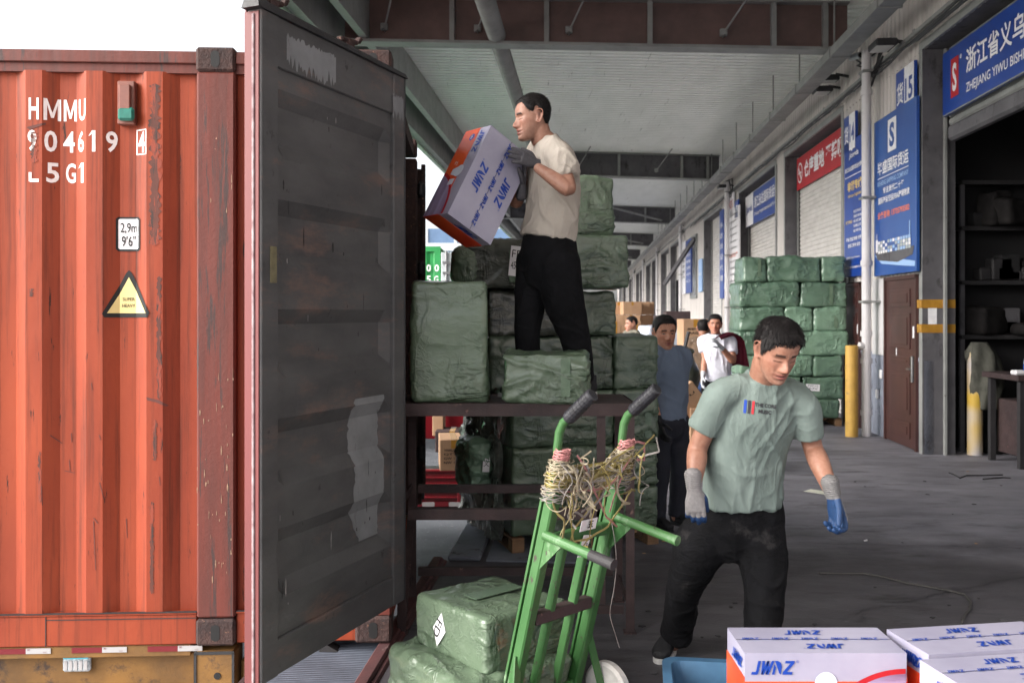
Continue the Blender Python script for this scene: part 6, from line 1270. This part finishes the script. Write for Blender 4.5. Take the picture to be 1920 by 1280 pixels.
            V_ += [list(p0-sd*w_), list(p0+sd*w_), list(p1-sd*w_), list(p1+sd*w_), list(p2)]; F_ += [(o, o+1, o+3, o+2), (o+2, o+3, o+4)]
        return emit_mesh('hair', s.hw(np.array(V_)), F_, mat('black_hair', col(17, 15, 16), col(30, 26, 26), ns=60, rough=.55, bump=.3, bs=300, spec=.22), s.t)
    def garment(s, name, parts, m, vox=.007, sm=3, folds=(), seed=1, colr=None, label=None):
        mb = MB()
        for p_ in parts: loft(mb, *p_[:3], **(p_[3] if len(p_) > 3 else {}))
        v, f, e = remesh(mb, vox, sm); n = normals(v, f); wv = np.stack([perlin(v*5, seed+11), perlin(v*5, seed+12), perlin(v*5, seed+13)], 1)*.06; g = v+wv; d = np.zeros(len(v))
        for (axis, freq, along, amp, cen, rad) in folds:     # axis = direction the folds run in
            a = np.array(axis, float); a /= np.linalg.norm(a); q = g-(g @ a)[:, None]*a*(1-along/freq); 
            w_ = np.ones(len(v)) if cen is None else np.exp(-.5*(np.linalg.norm(v-np.array(tuple(cen)), axis=1)/rad)**2)
            pr = perlin(q*freq, seed+int(freq)); d += 1.1*amp*w_*(np.exp(-np.abs(pr)*9)-.28)*np.clip(.55+1.6*perlin(v*3.1, seed+int(freq)+3), .1, 1.3)
        v = v+n*d[:, None]
        for _ in range(1): v = lap(v, e, .3)
        c = None if colr is None else colr(v, n)
        return emit_mesh(name, v, f, m, s.t, c, label=label)
def hand(mb, W, D_, N_, S_, sc_=1.0, curl=(.35, .4, .45, .5), c2=1.0, thumb=(.5, .75, .35), thick=.011, spread=.06, cuff=True):
    W, D_, N_, S_ = Vector(W), Vector(D_).normalized(), Vector(N_), Vector(S_); N_ = (N_-D_*N_.dot(D_)).normalized(); S_ = (S_-D_*S_.dot(D_)-N_*S_.dot(N_)).normalized(); k = sc_
    loft(mb, [W-D_*.02*k, W+D_*.015*k, W+D_*.055*k, W+D_*.092*k], [(.029*k, .021*k), (.030*k, .020*k), (.040*k, .0175*k), (.040*k, .0145*k)], S_, n=20, sub=4)
    if cuff: loft(mb, [W-D_*.055*k, W-D_*.035*k, W-D_*.01*k, W+D_*.005*k], [(.036*k, .032*k), (.034*k, .029*k), (.032*k, .026*k), (.031*k, .023*k)], S_, n=20, sub=4)
    Ls = (.072, .080, .075, .058)
    for i in range(4):
        b = W+D_*(.090, .094, .090, .082)[i]*k+S_*(.030-.020*i)*k; th = curl[i]*.5; dd = (D_*math.cos(th)+N_*math.sin(th)+S_*spread*(1.5-i)).normalized(); pts = [b-D_*.012*k, b]; rr = [thick*k*1.05, thick*k*1.05]
        for q, fr_ in ((0, .46), (1, .30), (2, .24)):
            pts.append(pts[-1]+dd*Ls[i]*fr_*k); rr.append(thick*k*(1.0, .93, .8)[q]); th += curl[i]*c2*(1.1, .8, 0)[q]; dd = (D_*math.cos(th)+N_*math.sin(th)+S_*spread*.5*(1.5-i)).normalized()
        loft(mb, pts, rr, S_, n=12, sub=3, e=2)
    a, b, c = thumb; d1 = (D_*a+S_*b+N_*c).normalized(); d2 = (D_*(a+.55)+S_*b*.45+N_*(c+.25)).normalized(); t0 = W+D_*.018*k+S_*.018*k+N_*.004
    loft(mb, [t0, t0+d1*.038*k, t0+d1*.038*k+d2*.032*k, t0+d1*.038*k+d2*.058*k], [.016*k, .0138*k, .0125*k, .0105*k], N_, n=12, sub=3, e=2)
def glove(P_, W, D_, N_, S_, back, palm=None, vox=.003, label=None, **k):
    mb = MB(); hand(mb, W, D_, N_, S_, **k); v, f, e = remesh(mb, vox, 2); W = np.array(tuple(W)); D_ = np.array(tuple(Vector(D_).normalized())); N_ = np.array(tuple(N_)); N_ = N_-D_*N_.dot(D_); N_ /= np.linalg.norm(N_)
    q = v-W; l = q @ D_; h = q @ N_; n = normals(v, f); bk = lin(*back); c = np.tile(bk, (len(v), 1))*(1+.15*perlin(v*120, 3)[:, None])
    rib = (l < .0); c[rib] *= (.86+.14*np.sin(l[rib]*1400))[:, None]; v = v+n*(.0012*np.sin(l*700)*rib)[:, None]
    if palm is not None:
        dip = smst(.001, .004, h+.006*perlin(v*60, 4)+.018*smst(.105, .15, l))*smst(.006, .012, l); c = c*(1-dip[:, None])+lin(*palm)*(1+.25*perlin(v*90, 8)[:, None])*dip[:, None]
    return emit_mesh('work_glove', v, f, mat('knit_glove', col(1, 1, 1), col(226, 226, 226), ns=90, rough=.6, vcol=True, bump=.35, bs=260), P_.t, np.clip(c, .003, 1), label=label)
def shoe(Pn, heel, toe, z, m, sole, h=.075, w_=.047):
    heel, toe = Vector(heel), Vector(toe); heel.z = toe.z = z; d = (toe-heel).normalized(); sd = Vector((0, 0, 1)).cross(d); L = (toe-heel).length
    mb = MB(); up_ = Vector((0, 0, 1)); loft(mb, [heel+d*.03+up_*.05, heel+d*L*.3+up_*.055, heel+d*L*.55+up_*.05, heel+d*L*.78+up_*.04, heel+d*(L-.03)+up_*.036], [(.034, .042), (.038, .05), (.043, .042), (w_, .03), (.038, .024)], sd, n=20, sub=4, e=2.4)
    loft(mb, [heel+d*.05+up_*.07, heel+d*.055+up_*.115], [(.04, .045), (.043, .05)], sd, n=18, sub=3, round_=(1, 0))
    v, f, e = remesh(mb, .005, 2); v[:, 2] = np.maximum(v[:, 2], z+.014); o = emit_mesh('shoe', v, f, m, Pn.t)
    mb = MB(); pts = []; n = 30
    for i in range(n): a = 2*math.pi*i/n; l_ = .5+.5*math.cos(a)*1.0; ww = w_*(.82+.28*l_)*math.sin(a); pts.append(heel+d*(L*l_)+sd*ww)
    mb.add([p+up_*.0 for p in pts]+[p+up_*.022 for p in pts], [tuple(range(n-1, -1, -1)), tuple(range(n, 2*n))]+[(i, (i+1) % n, n+(i+1) % n, n+i) for i in range(n)]); mb.build('sole', sole, o)
    return o
BLK = mat('black_cotton', col(20, 20, 23), col(13, 13, 15), ns=20, spec=.15, rough=.9, bump=.25, bs=120, crease=((.25, 4, (1, 1, 1.2), 1.2), (.1, 11, (1, 1, 1.5), 1.5)), cdist=.018)
SHOE = mat('black_shoe_fabric', col(26, 26, 30), col(18, 18, 21), ns=30, rough=.7, bump=.4, bs=150)
SOLE = mat('pale_shoe_sole', col(190, 188, 186), rough=.7)

# ---- worker in the sage green T-shirt, bending over the cartons
H = P(1456, 655, 3.70); pr = Person('worker in a sage green T-shirt and black trousers looking down at the cartons', P(1350, 1290, 4.1), H, (.21, -.84, -.52), (.12, -.30, 1), hsc=1.02, vox=.0036, skin=(154, 114, 96))
pr.t.location = pr.t.location
neck = P(1432, 712, 3.84); pr.head(neck, .062)
sR, sL = P(1350, 740, 3.83), P(1506, 758, 3.86); eR, wR = P(1309, 838, 3.90), P(1301, 914, 3.82); eL, wL = P(1524, 838, 3.92), P(1562, 929, 3.74)
sd = (sL-sR).normalized(); pel = P(1391, 968, 4.04)
loft(pr.mb, [pel, P(1395, 880, 3.98), P(1415, 790, 3.90), P(1427, 745, 3.86)], [(.13, .09), (.12, .085), (.14, .09), (.12, .07)], sd)
for a, b, c, q in ((sR, eR, wR, 1), (sL, eL, wL, 1)): pr.limb([neck.lerp(a, .75), a, a.lerp(b, .5), b, b.lerp(c, .3), b.lerp(c, .7), b.lerp(c, .9)], [.045, .05, .044, .041, .043, .034, .029])
hR, kR, aR = P(1350, 985, 4.07), P(1290, 1085, 4.18), P(1262, 1192, 4.47); hL, kL, aL = P(1424, 990, 4.02), P(1433, 1090, 3.95), P(1429, 1285, 3.9)
for a, b, c in ((hR, kR, aR), (hL, kL, aL)): pr.limb([a, a.lerp(b, .5), b, b.lerp(c, .35), c, c+Vector((0, 0, -.04))], [.075, .065, .05, .05, .038, .036])
pr.finish(); pr.hair(line_f=.066, side=.004, back=-.060, ln=.0125, seed=3, spikes=4200, slen=.026)
SAGE = mat('sage_green_jersey', col(112, 124, 119), col(98, 111, 106), ns=3, rough=.85, bump=.15, bs=260, bump2=.25, bs2=14, crease=((.22, 3.5, (3, 3, .7), .8), (.12, 8, (2, 2, .9), 1.5)), cdist=.018)
shirt = pr.garment('tshirt', [
    ([P(1391, 940, 4.0), P(1393, 885, 3.975), P(1403, 825, 3.94), P(1417, 775, 3.89), P(1425, 745, 3.86), P(1430, 722, 3.84), P(1434, 704, 3.82)], [(.176, .130), (.170, .125), (.174, .122), (.178, .116), (.152, .095), (.100, .080), (.076, .072)], sd, dict(round_=(0, 0))),
    ([neck.lerp(sR, .5), sR+Vector((.0, 0, -.006)), P(1331, 782, 3.865), P(1317, 806, 3.885)], [.062, .066, .063, .061], Vector((0, 1, 0)), dict(round_=(1, 0))),
    ([neck.lerp(sL, .5), sL+Vector((0, 0, -.006)), P(1513, 790, 3.88), P(1516, 818, 3.90)], [.062, .066, .063, .063], Vector((0, 1, 0)), dict(round_=(1, 0)))], SAGE, vox=.0065, sm=5, seed=4,
    folds=[((.45, 0, -1), 9, 1.6, .020, P(1380, 850, 3.85), .17), ((-.5, 0, -1), 10, 1.8, .016, P(1480, 830, 3.8), .13), ((.05, 0, -1), 11, 1.2, .012, None, 0), ((.9, 0, -.4), 13, 2.5, .012, P(1400, 930, 3.9), .13), ((.2, .2, -1), 16, 3, .008, P(1330, 780, 3.8), .12), ((.6, .2, .7), 14, 2.5, .010, P(1490, 760, 3.8), .1)])
def ray_on(ob, px, py):      # where the line of sight meets a finished mesh, for prints that lie on the cloth
    pass
TR_ = mat('black_trousers', col(19, 19, 22), col(12, 12, 14), ns=14, spec=.15, rough=.85, bump=.3, bs=90, crease=((.22, 4, (1, 1, 2.2), 1.2), (.1, 11, (1, 1, 2), 1.5)), cdist=.018, spots=(col(54, 52, 52), 4.5, .58, (1, 1, 1), .12))
pr.garment('trousers', [
    ([P(1391, 928, 4.01), P(1390, 972, 4.04), P(1384, 1008, 4.06)], [(.165, .125), (.190, .140), (.165, .125)], sd, dict(round_=(0, 1))),
    ([P(1352, 975, 4.06), P(1316, 1018, 4.10), P(1300, 1055, 4.14), P(1281, 1107, 4.25), P(1273, 1160, 4.40), P(1268, 1193, 4.46)], [.115, (.118, .120), .100, .078, .077, .074], Vector((1, 0, 0)), dict(round_=(1, 0))),
    ([P(1415, 975, 4.03), P(1424, 1020, 4.02), P(1433, 1085, 3.96), P(1432, 1150, 3.92), P(1429, 1230, 3.9), P(1429, 1280, 3.9)], [.120, .115, .092, .080, .076, .074], Vector((1, 0, 0)), dict(round_=(1, 0)))], TR_, vox=.0075, sm=4, seed=8,
    folds=[((.9, 0, -.3), 12, 2.2, .014, P(1425, 1130, 3.9), .16), ((.8, 0, -.6), 9, 1.8, .018, P(1330, 1020, 4.0), .16), ((-.6, 0, -.8), 9, 1.8, .016, P(1420, 1030, 3.95), .14), ((1, .1, .25), 17, 3, .013, P(1283, 1150, 4.3), .14), ((1, 0, -.2), 15, 3, .008, P(1432, 1120, 3.9), .18), ((.2, 0, 1), 8, 1.5, .010, None, 0)])
glove(pr, wR, (.05, -.12, -1), (.15, 1, -.1), (1, 0, 0), (136, 132, 132), (24, 58, 102), curl=(.55, .6, .65, .7), thumb=(.75, .55, .4), sc_=1.02, label='grey glove with blue dipped fingers hanging at his side')
glove(pr, wL, (.22, -.05, -1), (-.82, -.55, -.1), (-.5, -.85, 0), (112, 110, 110), (22, 56, 98), curl=(.9, .95, .95, 1.0), thumb=(.75, .35, .5), sc_=1.06, label='grey glove with blue dipped palm stretched over the floor')
shoe(pr, P(1262, 1205, 4.56), P(1233, 1235, 4.34), .0, SHOE, SOLE); shoe(pr, Vector((1.06, 3.98, 0)), Vector((1.09, 3.72, 0)), .0, SHOE, SOLE)
# prints that follow the cloth: project the outlines along the chest normal on to the shirt mesh
from mathutils.bvhtree import BVHTree
dg = bpy.context.evaluated_depsgraph_get()
def bvh_of(o): me = o.data; M4 = WM[o.name]; return BVHTree.FromPolygons([M4 @ p.co for p in me.vertices], [tuple(q.vertices) for q in me.polygons])
def drape(mb, tree, pts2, faces, org, ex, ey, cut=.012, off=.0025):
    ex, ey = Vector(ex).normalized(), Vector(ey).normalized(); n = ex.cross(ey).normalized(); bm = bmesh.new(); vv = [bm.verts.new((p[0], p[1], 0)) for p in pts2]
    for q in faces:
        try: bm.faces.new([vv[i] for i in q])
        except ValueError: pass
    for ax in (0, 1):
        lo, hi = min(p[ax] for p in pts2), max(p[ax] for p in pts2); a = lo+cut
        while a < hi: bmesh.ops.bisect_plane(bm, geom=bm.verts[:]+bm.edges[:]+bm.faces[:], plane_co=((a, 0, 0) if ax == 0 else (0, a, 0)), plane_no=((1, 0, 0) if ax == 0 else (0, 1, 0))); a += cut
    bm.verts.index_update(); out = []
    for p in bm.verts:
        q = org+ex*p.co.x+ey*p.co.y+n*.4; hit = tree.ray_cast(q, -n); out.append((hit[0]+n*off) if hit[0] else (q-n*.4))
    o = len(mb.v); mb.v += [tuple(p) for p in out]; mb.f += [tuple(q.index+o for q in g.verts) for g in bm.faces]; mb.mi += [0]*len(bm.faces); bm.free()
def emit_mb(name, mb, m, parent): return emit_mesh(name, np.array(mb.v), mb.f, m, parent)
tree = bvh_of(shirt); org = P(1398, 775, 3.75); ex, ey = sd, (Vector((.06, .02, 1)))
k = 3.75/F
for i, mm in enumerate((M['jblue'], mat('print_dark', col(44, 40, 46), rough=.7), mat('print_red', col(170, 40, 50), rough=.7))):
    mb = MB(); x0 = (0+i*6.8)*k; drape(mb, tree, [(x0, 0), (x0+4.6*k, 0), (x0+4.6*k, 25*k), (x0, 25*k)], [(0, 1, 2, 3)], org, ex, ey); emit_mb('chest_print', mb, mm, shirt)
mb = MB()
for st, x0, y0, ww in (('THE CORE', 19, 15, 41), ('MUSIC', 26, 3, 26)):
    v, f = text2d(st, 1, .03); s_ = v.max(0); drape(mb, tree, (v*np.array([ww*k/s_[0], 7.5*k/s_[1]])+np.array([x0*k, y0*k])).tolist(), f, org, ex, ey)
emit_mb('chest_print', mb, mat('print_dark', col(44, 40, 46)), shirt)
mb = MB(); loft(mb, [neck+(Vector((math.cos(a)*.080, math.sin(a)*.074, .002-.030*math.sin(-a)*-1)) if 0 else sd*math.cos(a)*.080+Vector((0, -.25, .97)).cross(sd).normalized()*math.sin(a)*.075+Vector((0, -.25, .97))*.002) for a in np.linspace(0, 2*math.pi, 25)], [.0065]*25, Vector((0, 0, 1)), n=8, sub=2, e=2); emit_mb('collar', mb, SAGE, shirt)

# ---- man on the table with the lamp carton
dT = 5.17; Hh = P(999, 221, dT-.02); pt = Person('man in a beige T-shirt and black trousers standing on the loading table, holding a carton', Vector((.22, 5.2, TBZ)), Hh, (-.94, -.28, -.16), (-.14, 0, 1), hsc=1.07, vox=.0036, skin=(156, 117, 100), look='down')
neck = P(1019, 263, dT); pt.head(neck, .060); sdT = Vector((.38, -.92, .02)).normalized(); sL, sR = neck+sdT*.17+Vector((.03, 0, -.085)), neck-sdT*.17+Vector((.0, 0, -.085))
sL = P(1050, 294, 5.0); sR = P(1008, 288, 5.33)
eL, wL = P(1066, 354, 4.84), P(1003, 311, 4.93); eR, wR = P(968, 377, 5.26), P(979, 350, 5.14)
loft(pt.mb, [P(1029, 470, dT), P(1033, 400, dT), P(1034, 330, dT), P(1030, 290, dT)], [(.13, .09), (.12, .085), (.14, .09), (.11, .07)], sdT)
for a, b, c in ((sL, eL, wL), (sR, eR, wR)): pt.limb([neck.lerp(a, .7), a, a.lerp(b, .5), b, b.lerp(c, .3), b.lerp(c, .7), b.lerp(c, .9)], [.045, .05, .044, .04, .042, .033, .028])
kA, aA, kB, aB = P(990, 600, 5.2), Vector((.09, 5.2, TBZ+.09)), P(1072, 610, 5.18), Vector((.385, 5.2, TBZ+.09))
for a, b, c in ((P(1010, 490, 5.24), kA, aA), (P(1048, 490, 5.1), kB, aB)): pt.limb([a, a.lerp(b, .5), b, b.lerp(c, .35), c, c+Vector((0, 0, -.04))], [.08, .065, .05, .05, .038, .036])
pt.finish(); pt.hair(line_f=.072, side=.016, back=-.058, ln=.009, seed=5, spikes=2600, slen=.014, rec=.016, burn=.014)
BEI = mat('beige_jersey', col(176, 167, 157), col(156, 147, 138), ns=3, rough=.88, bump=.15, bs=260, bump2=.25, bs2=14, crease=((.22, 3.5, (3, 3, .8), .9), (.12, 8, (2, 2, 1), 1.5)), cdist=.018, spots=(col(166, 152, 142), 5, .62, (1, 1, 1), .1))
ts = pt.garment('tshirt', [
    ([P(1026, 448, dT), P(1032, 415, dT), P(1036, 370, dT), P(1037, 325, dT), P(1035, 298, dT), P(1027, 275, dT), P(1021, 262, dT)], [(.165, .150), (.165, .142), (.170, .140), (.178, .138), (.165, .115), (.105, .085), (.074, .070)], sdT, dict(round_=(0, 0))),
    ([neck.lerp(sL, .5), sL, P(1060, 318, 4.93), P(1063, 334, 4.90)], [.068, .072, .068, .066], Vector((0, 1, 0)), dict(round_=(1, 0))),
    ([neck.lerp(sR, .5), sR, P(993, 325, 5.32), P(984, 345, 5.3)], [.066, .070, .064, .062], Vector((0, 1, 0)), dict(round_=(1, 0)))], BEI, vox=.0065, sm=5, seed=14,
    folds=[((-.5, 0, -1), 9, 1.7, .022, P(1030, 340, 5), .14), ((-.9, 0, -.4), 11, 2, .016, P(1040, 400, 5), .14), ((.3, 0, -1), 12, 1.6, .014, None, 0), ((.7, 0, .7), 14, 2.6, .012, P(1055, 310, 4.9), .09)])
tr = pt.garment('trousers', [
    ([P(1028, 436, dT), P(1029, 475, dT), P(1028, 510, dT)], [(.150, .130), (.165, .158), (.150, .145)], sdT, dict(round_=(0, 1))),
    ([P(1006, 490, 5.23), P(997, 545, 5.22), P(989, 610, 5.2), P(990, 665, 5.2), P(990, 715, 5.2)], [.115, .096, .075, .066, .064], Vector((1, 0, 0)), dict(round_=(1, 0))),
    ([P(1045, 490, 5.1), P(1055, 550, 5.12), P(1072, 610, 5.17), P(1085, 665, 5.19), P(1089, 715, 5.2)], [.125, .115, .093, .080, .074], Vector((1, 0, 0)), dict(round_=(1, 0)))], BLK, vox=.008, sm=4, seed=18,
    folds=[((-.5, 0, -1), 9, 1.8, .016, P(1020, 540, 5.1), .16), ((1, 0, -.4), 13, 2.5, .012, P(1070, 620, 5.1), .14), ((.1, 0, 1), 8, 1.5, .010, None, 0)])
zcv = Vector(zc)
def rayplane(px, py, p0, n): d = (P(px, py, 1)-Vector((0, 0, EYE))); o = Vector((0, 0, EYE)); return o+d*((p0-o).dot(n)/d.dot(n))
hp_ = rayplane(972, 292, D0, zcv); hw_ = rayplane(1000, 308, D0, zcv); Wg = hw_+zcv*.045; Dg = (hp_+zcv*.018-Wg)
glove(pt, wL.lerp(Wg, .6), Dg, -zcv+Vector((0, 0, -.1)), Vector((.1, 0, 1)), (70, 68, 74), None, curl=(.25, .22, .25, .3), thumb=(.7, .75, .1), sc_=1.0, spread=.1, label='dark grey knit glove pressed on the white carton')
glove(pt, wR, (.10, -.1, 1), (-1, -.3, 0), (-.2, -1, 0), (74, 72, 78), None, curl=(.6, .6, .6, .6), thumb=(.7, .6, .4))
for x in (.09, .385): shoe(pt, Vector((x+.10, 5.22, 0)), Vector((x-.17, 5.17, 0)), TBZ-.0, SHOE, SOLE)

# ---- man in the blue-grey T-shirt beside the stack
def standing(label, px, d, ytop, fwd, shirt, trouser, skin, yaw_side, arms=None, hairk=None, vox=.007, look='open', foot=True, group=None, hsc=1.05, lean=0, gloves=None, folds_amp=1.0, shoulder=.165, hair=True):
    s = F/d; ztop = EYE-(ytop-587)/s; hz = ztop-.118*hsc-.01; H_ = Vector(((px-960)/s, d, hz)); sc_ = ztop/1.70; cx = H_.x+lean; sdv = Vector(yaw_side).normalized(); fd = Vector((0, 0, 1)).cross(sdv)*-1; fd = -Vector((sdv.y, -sdv.x, 0)); 
    if fd.dot(Vector(fwd)) < 0: fd = -fd
    p = Person(label, Vector((cx, d, 0)), H_, fwd, (0, 0, 1), hsc=hsc, vox=vox, skin=skin, look=look, group=group); B = lambda z, a=0, b=0: Vector((cx, d, 0))+Vector((0, 0, z*sc_))+sdv*a+fd*b
    nk = B(1.42, 0, -.02); p.head(nk, .056); loft(p.mb, [B(.90), B(1.1), B(1.28), B(1.36)], [(.12, .08), (.115, .08), (.135, .09), (.11, .07)], sdv)
    arms = arms or {}
    for q, nm in ((-1, 'R'), (1, 'L')):
        a = B(1.36, q*shoulder); b, c = arms.get(nm, (B(1.07, q*(shoulder+.05), -.02), B(.84, q*(shoulder+.06), .06))); p.limb([nk.lerp(a, .7), a, a.lerp(b, .5), b, b.lerp(c, .4), c], [.04, .048, .043, .04, .038, .027])
        if gloves:
            dd = (c-b).normalized(); glove(p, c, dd, sdv*-q+fd*.2, fd, gloves, None, vox=.005, curl=(.5, .5, .5, .5))
        else: hand(p.mb, c, (c-b).normalized(), sdv*-q, fd, sc_=.92, thick=.0095, cuff=False)
    for q in (-1, 1): p.limb([B(.88, q*.09), B(.66, q*.10), B(.47, q*.10, .02), B(.28, q*.10), B(.09, q*.10, -.02), B(.05, q*.1, -.02)], [.08, .065, .052, .048, .038, .036])
    p.finish(); 
    if hair: p.hair(**(hairk or {}))
    g = [([B(.83), B(.95), B(1.12), B(1.27), B(1.37), B(1.42), B(1.45)], [(.165, .125), (.162, .12), (.168, .12), (.178, .12), (.15, .095), (.095, .08), (.07, .065)], sdv, dict(round_=(0, 0)))]
    for q, nm in ((-1, 'R'), (1, 'L')):
        a = B(1.36, q*shoulder); b = arms.get(nm, (B(1.07, q*(shoulder+.05), -.02), 0))[0]; g.append(([nk.lerp(a, .5), a, a.lerp(b, .35), a.lerp(b, .62)], [.066, .068, .063, .060], Vector((0, 1, 0)) if abs((b-a).normalized().y) < .8 else Vector((1, 0, 0)), dict(round_=(1, 0))))
    sh_ = p.garment('tshirt', g, shirt, vox=.009, sm=4, seed=int(px), folds=[((.2, 0, -1), 10, 1.6, .016*folds_amp, None, 0), ((.8, 0, -.5), 12, 2, .012*folds_amp, B(.95), .2)])
    p.garment('trousers', [([B(.90), B(.84), B(.78)], [(.15, .115), (.17, .13), (.155, .12)], sdv, dict(round_=(0, 1)))]+[([B(.86, q*.07), B(.68, q*.095), B(.47, q*.10, .02), B(.28, q*.105), B(.07, q*.105, -.02)], [.105, .092, .075, .07, .07], Vector((1, 0, 0)), dict(round_=(1, 0))) for q in (-1, 1)], trouser, vox=.010, sm=3, seed=int(px)+5, folds=[((.9, 0, .3), 11, 2, .012, None, 0)])
    for q in (-1, 1): shoe(p, B(0, q*.105, -.09), B(0, q*.115, .17), 0, SHOE, SOLE if gloves != (30, 30, 34) else SHOE)
    p.sh = sh_; p.B = B; p.sd = sdv; p.fd = fd; return p
BLG = mat('blue_grey_jersey', col(106, 118, 138), col(92, 104, 122), ns=3, rough=.88, bump=.2, bs=200)
NAVY = mat('navy_trousers', col(30, 32, 44), col(22, 24, 34), ns=10, rough=.8, bump=.3, bs=80); JEAN = mat('blue_denim', col(52, 74, 112), col(38, 56, 92), ns=10, rough=.85, bump=.3, bs=120)
sdm = Vector((.80, .52, 0)).normalized()
standing('man in a plain blue-grey T-shirt and dark trousers standing beside the tall bale stack', 1246, 7.15, 590, (.16, -.97, -.08), BLG, NAVY, (182, 134, 110), sdm, arms=dict(R=(P(1222, 752, 7.02), P(1236, 795, 6.9)), L=(P(1268, 752, 7.35), P(1258, 790, 7.4))), hairk=dict(line_f=.068, side=.010, ln=.010, seed=9, spikes=1200), vox=.005, gloves=(30, 30, 34), hsc=1.10, lean=.03)
# ---- far men
WHT = mat('white_jersey', col(206, 206, 216), col(190, 190, 202), ns=3, rough=.88, bump=.2, bs=200); CAMO = mat('brown_camouflage_jersey', col(104, 84, 66), col(78, 62, 50), ns=7, rough=.9, spots=(col(196, 184, 170), 9, .62), spots2=(col(58, 48, 40), 7, .62)); CAMO2 = mat('grey_camouflage_cloth', col(120, 116, 104), col(84, 82, 72), ns=8, rough=.9, spots=(col(150, 146, 130), 11, .58))
sdw = Vector((.93, -.2, 0)).normalized()
w_ = standing('man in a white T-shirt and gloves with a maroon jacket over his left shoulder', 1341, 11.0, 588, (-.25, -.96, -.02), WHT, BLK, (176, 126, 104), sdw, arms=dict(R=(P(1322, 672, 11.0), P(1318, 706, 10.9)), L=(P(1374, 676, 10.85), P(1349, 648, 10.72))), hairk=dict(line_f=.064, side=.012, ln=.009, seed=11, spikes=500), gloves=(200, 204, 210), hsc=1.0, lean=.02)
mb = MB(); N_, Mn = 26, 14; vs = []; 
for i in range(N_+1):
    t_ = i/N_; c_ = P(1346+34*min(1, t_*2.0)+4*t_, 628-6*math.sin(math.pi*min(1, t_*1.8))+72*max(0, t_-.42)*1.3, 10.78+.32*min(1, t_*1.6)); 
    for j in range(Mn): u_ = (j/(Mn-1)-.5); fl_ = .02*math.sin(u_*16+t_*3); vs.append(c_+Vector((u_*(.10+.16*t_), fl_-.03*(1-abs(u_)*2), -abs(u_)*.10*(1-t_*.5))))
nv = len(vs); fs = [(i*Mn+j, i*Mn+j+1, (i+1)*Mn+j+1, (i+1)*Mn+j) for i in range(N_) for j in range(Mn-1)]
vs2 = vs+[v+Vector((0, .03, -.01)) for v in vs]; fs2 = fs+[tuple(nv+a for a in reversed(f)) for f in fs]+[(j, nv+j, nv+j+1, j+1) for j in range(Mn-1)]+[(N_*Mn+j, N_*Mn+j+1, nv+N_*Mn+j+1, nv+N_*Mn+j) for j in range(Mn-1)]+[(i*Mn, (i+1)*Mn, nv+(i+1)*Mn, nv+i*Mn) for i in range(N_)]+[(i*Mn+Mn-1, nv+i*Mn+Mn-1, nv+(i+1)*Mn+Mn-1, (i+1)*Mn+Mn-1) for i in range(N_)]
mb.add(vs2, fs2); tag(mb.build('carried_jacket', mat('maroon_jacket_cloth', col(122, 26, 50), col(92, 18, 38), ns=8, rough=.7, bump=.6, bs=12), None, smooth=True), 'maroon jacket slung over the shoulder of the man in the white T-shirt', 'jacket')
standing('man seen from behind in a brown camouflage T-shirt and jeans next to the white T-shirt', 1319, 11.7, 597, (.35, .93, -.05), CAMO, JEAN, (150, 108, 88), Vector((.95, -.3, 0)), hairk=dict(line_f=.05, side=.02, back=-.04, ln=.005, seed=13, spikes=300), hsc=1.0, shoulder=.16)
standing('far worker in a camouflage top with cropped hair, in front of the distant cartons', 1184, 15.6, 592, (-.95, -.25, -.05), CAMO2, NAVY, (170, 126, 106), Vector((.4, -.9, 0)), hairk=dict(line_f=.07, side=.03, back=-.02, ln=.007, seed=15, spikes=300), hsc=1.1, vox=.009)
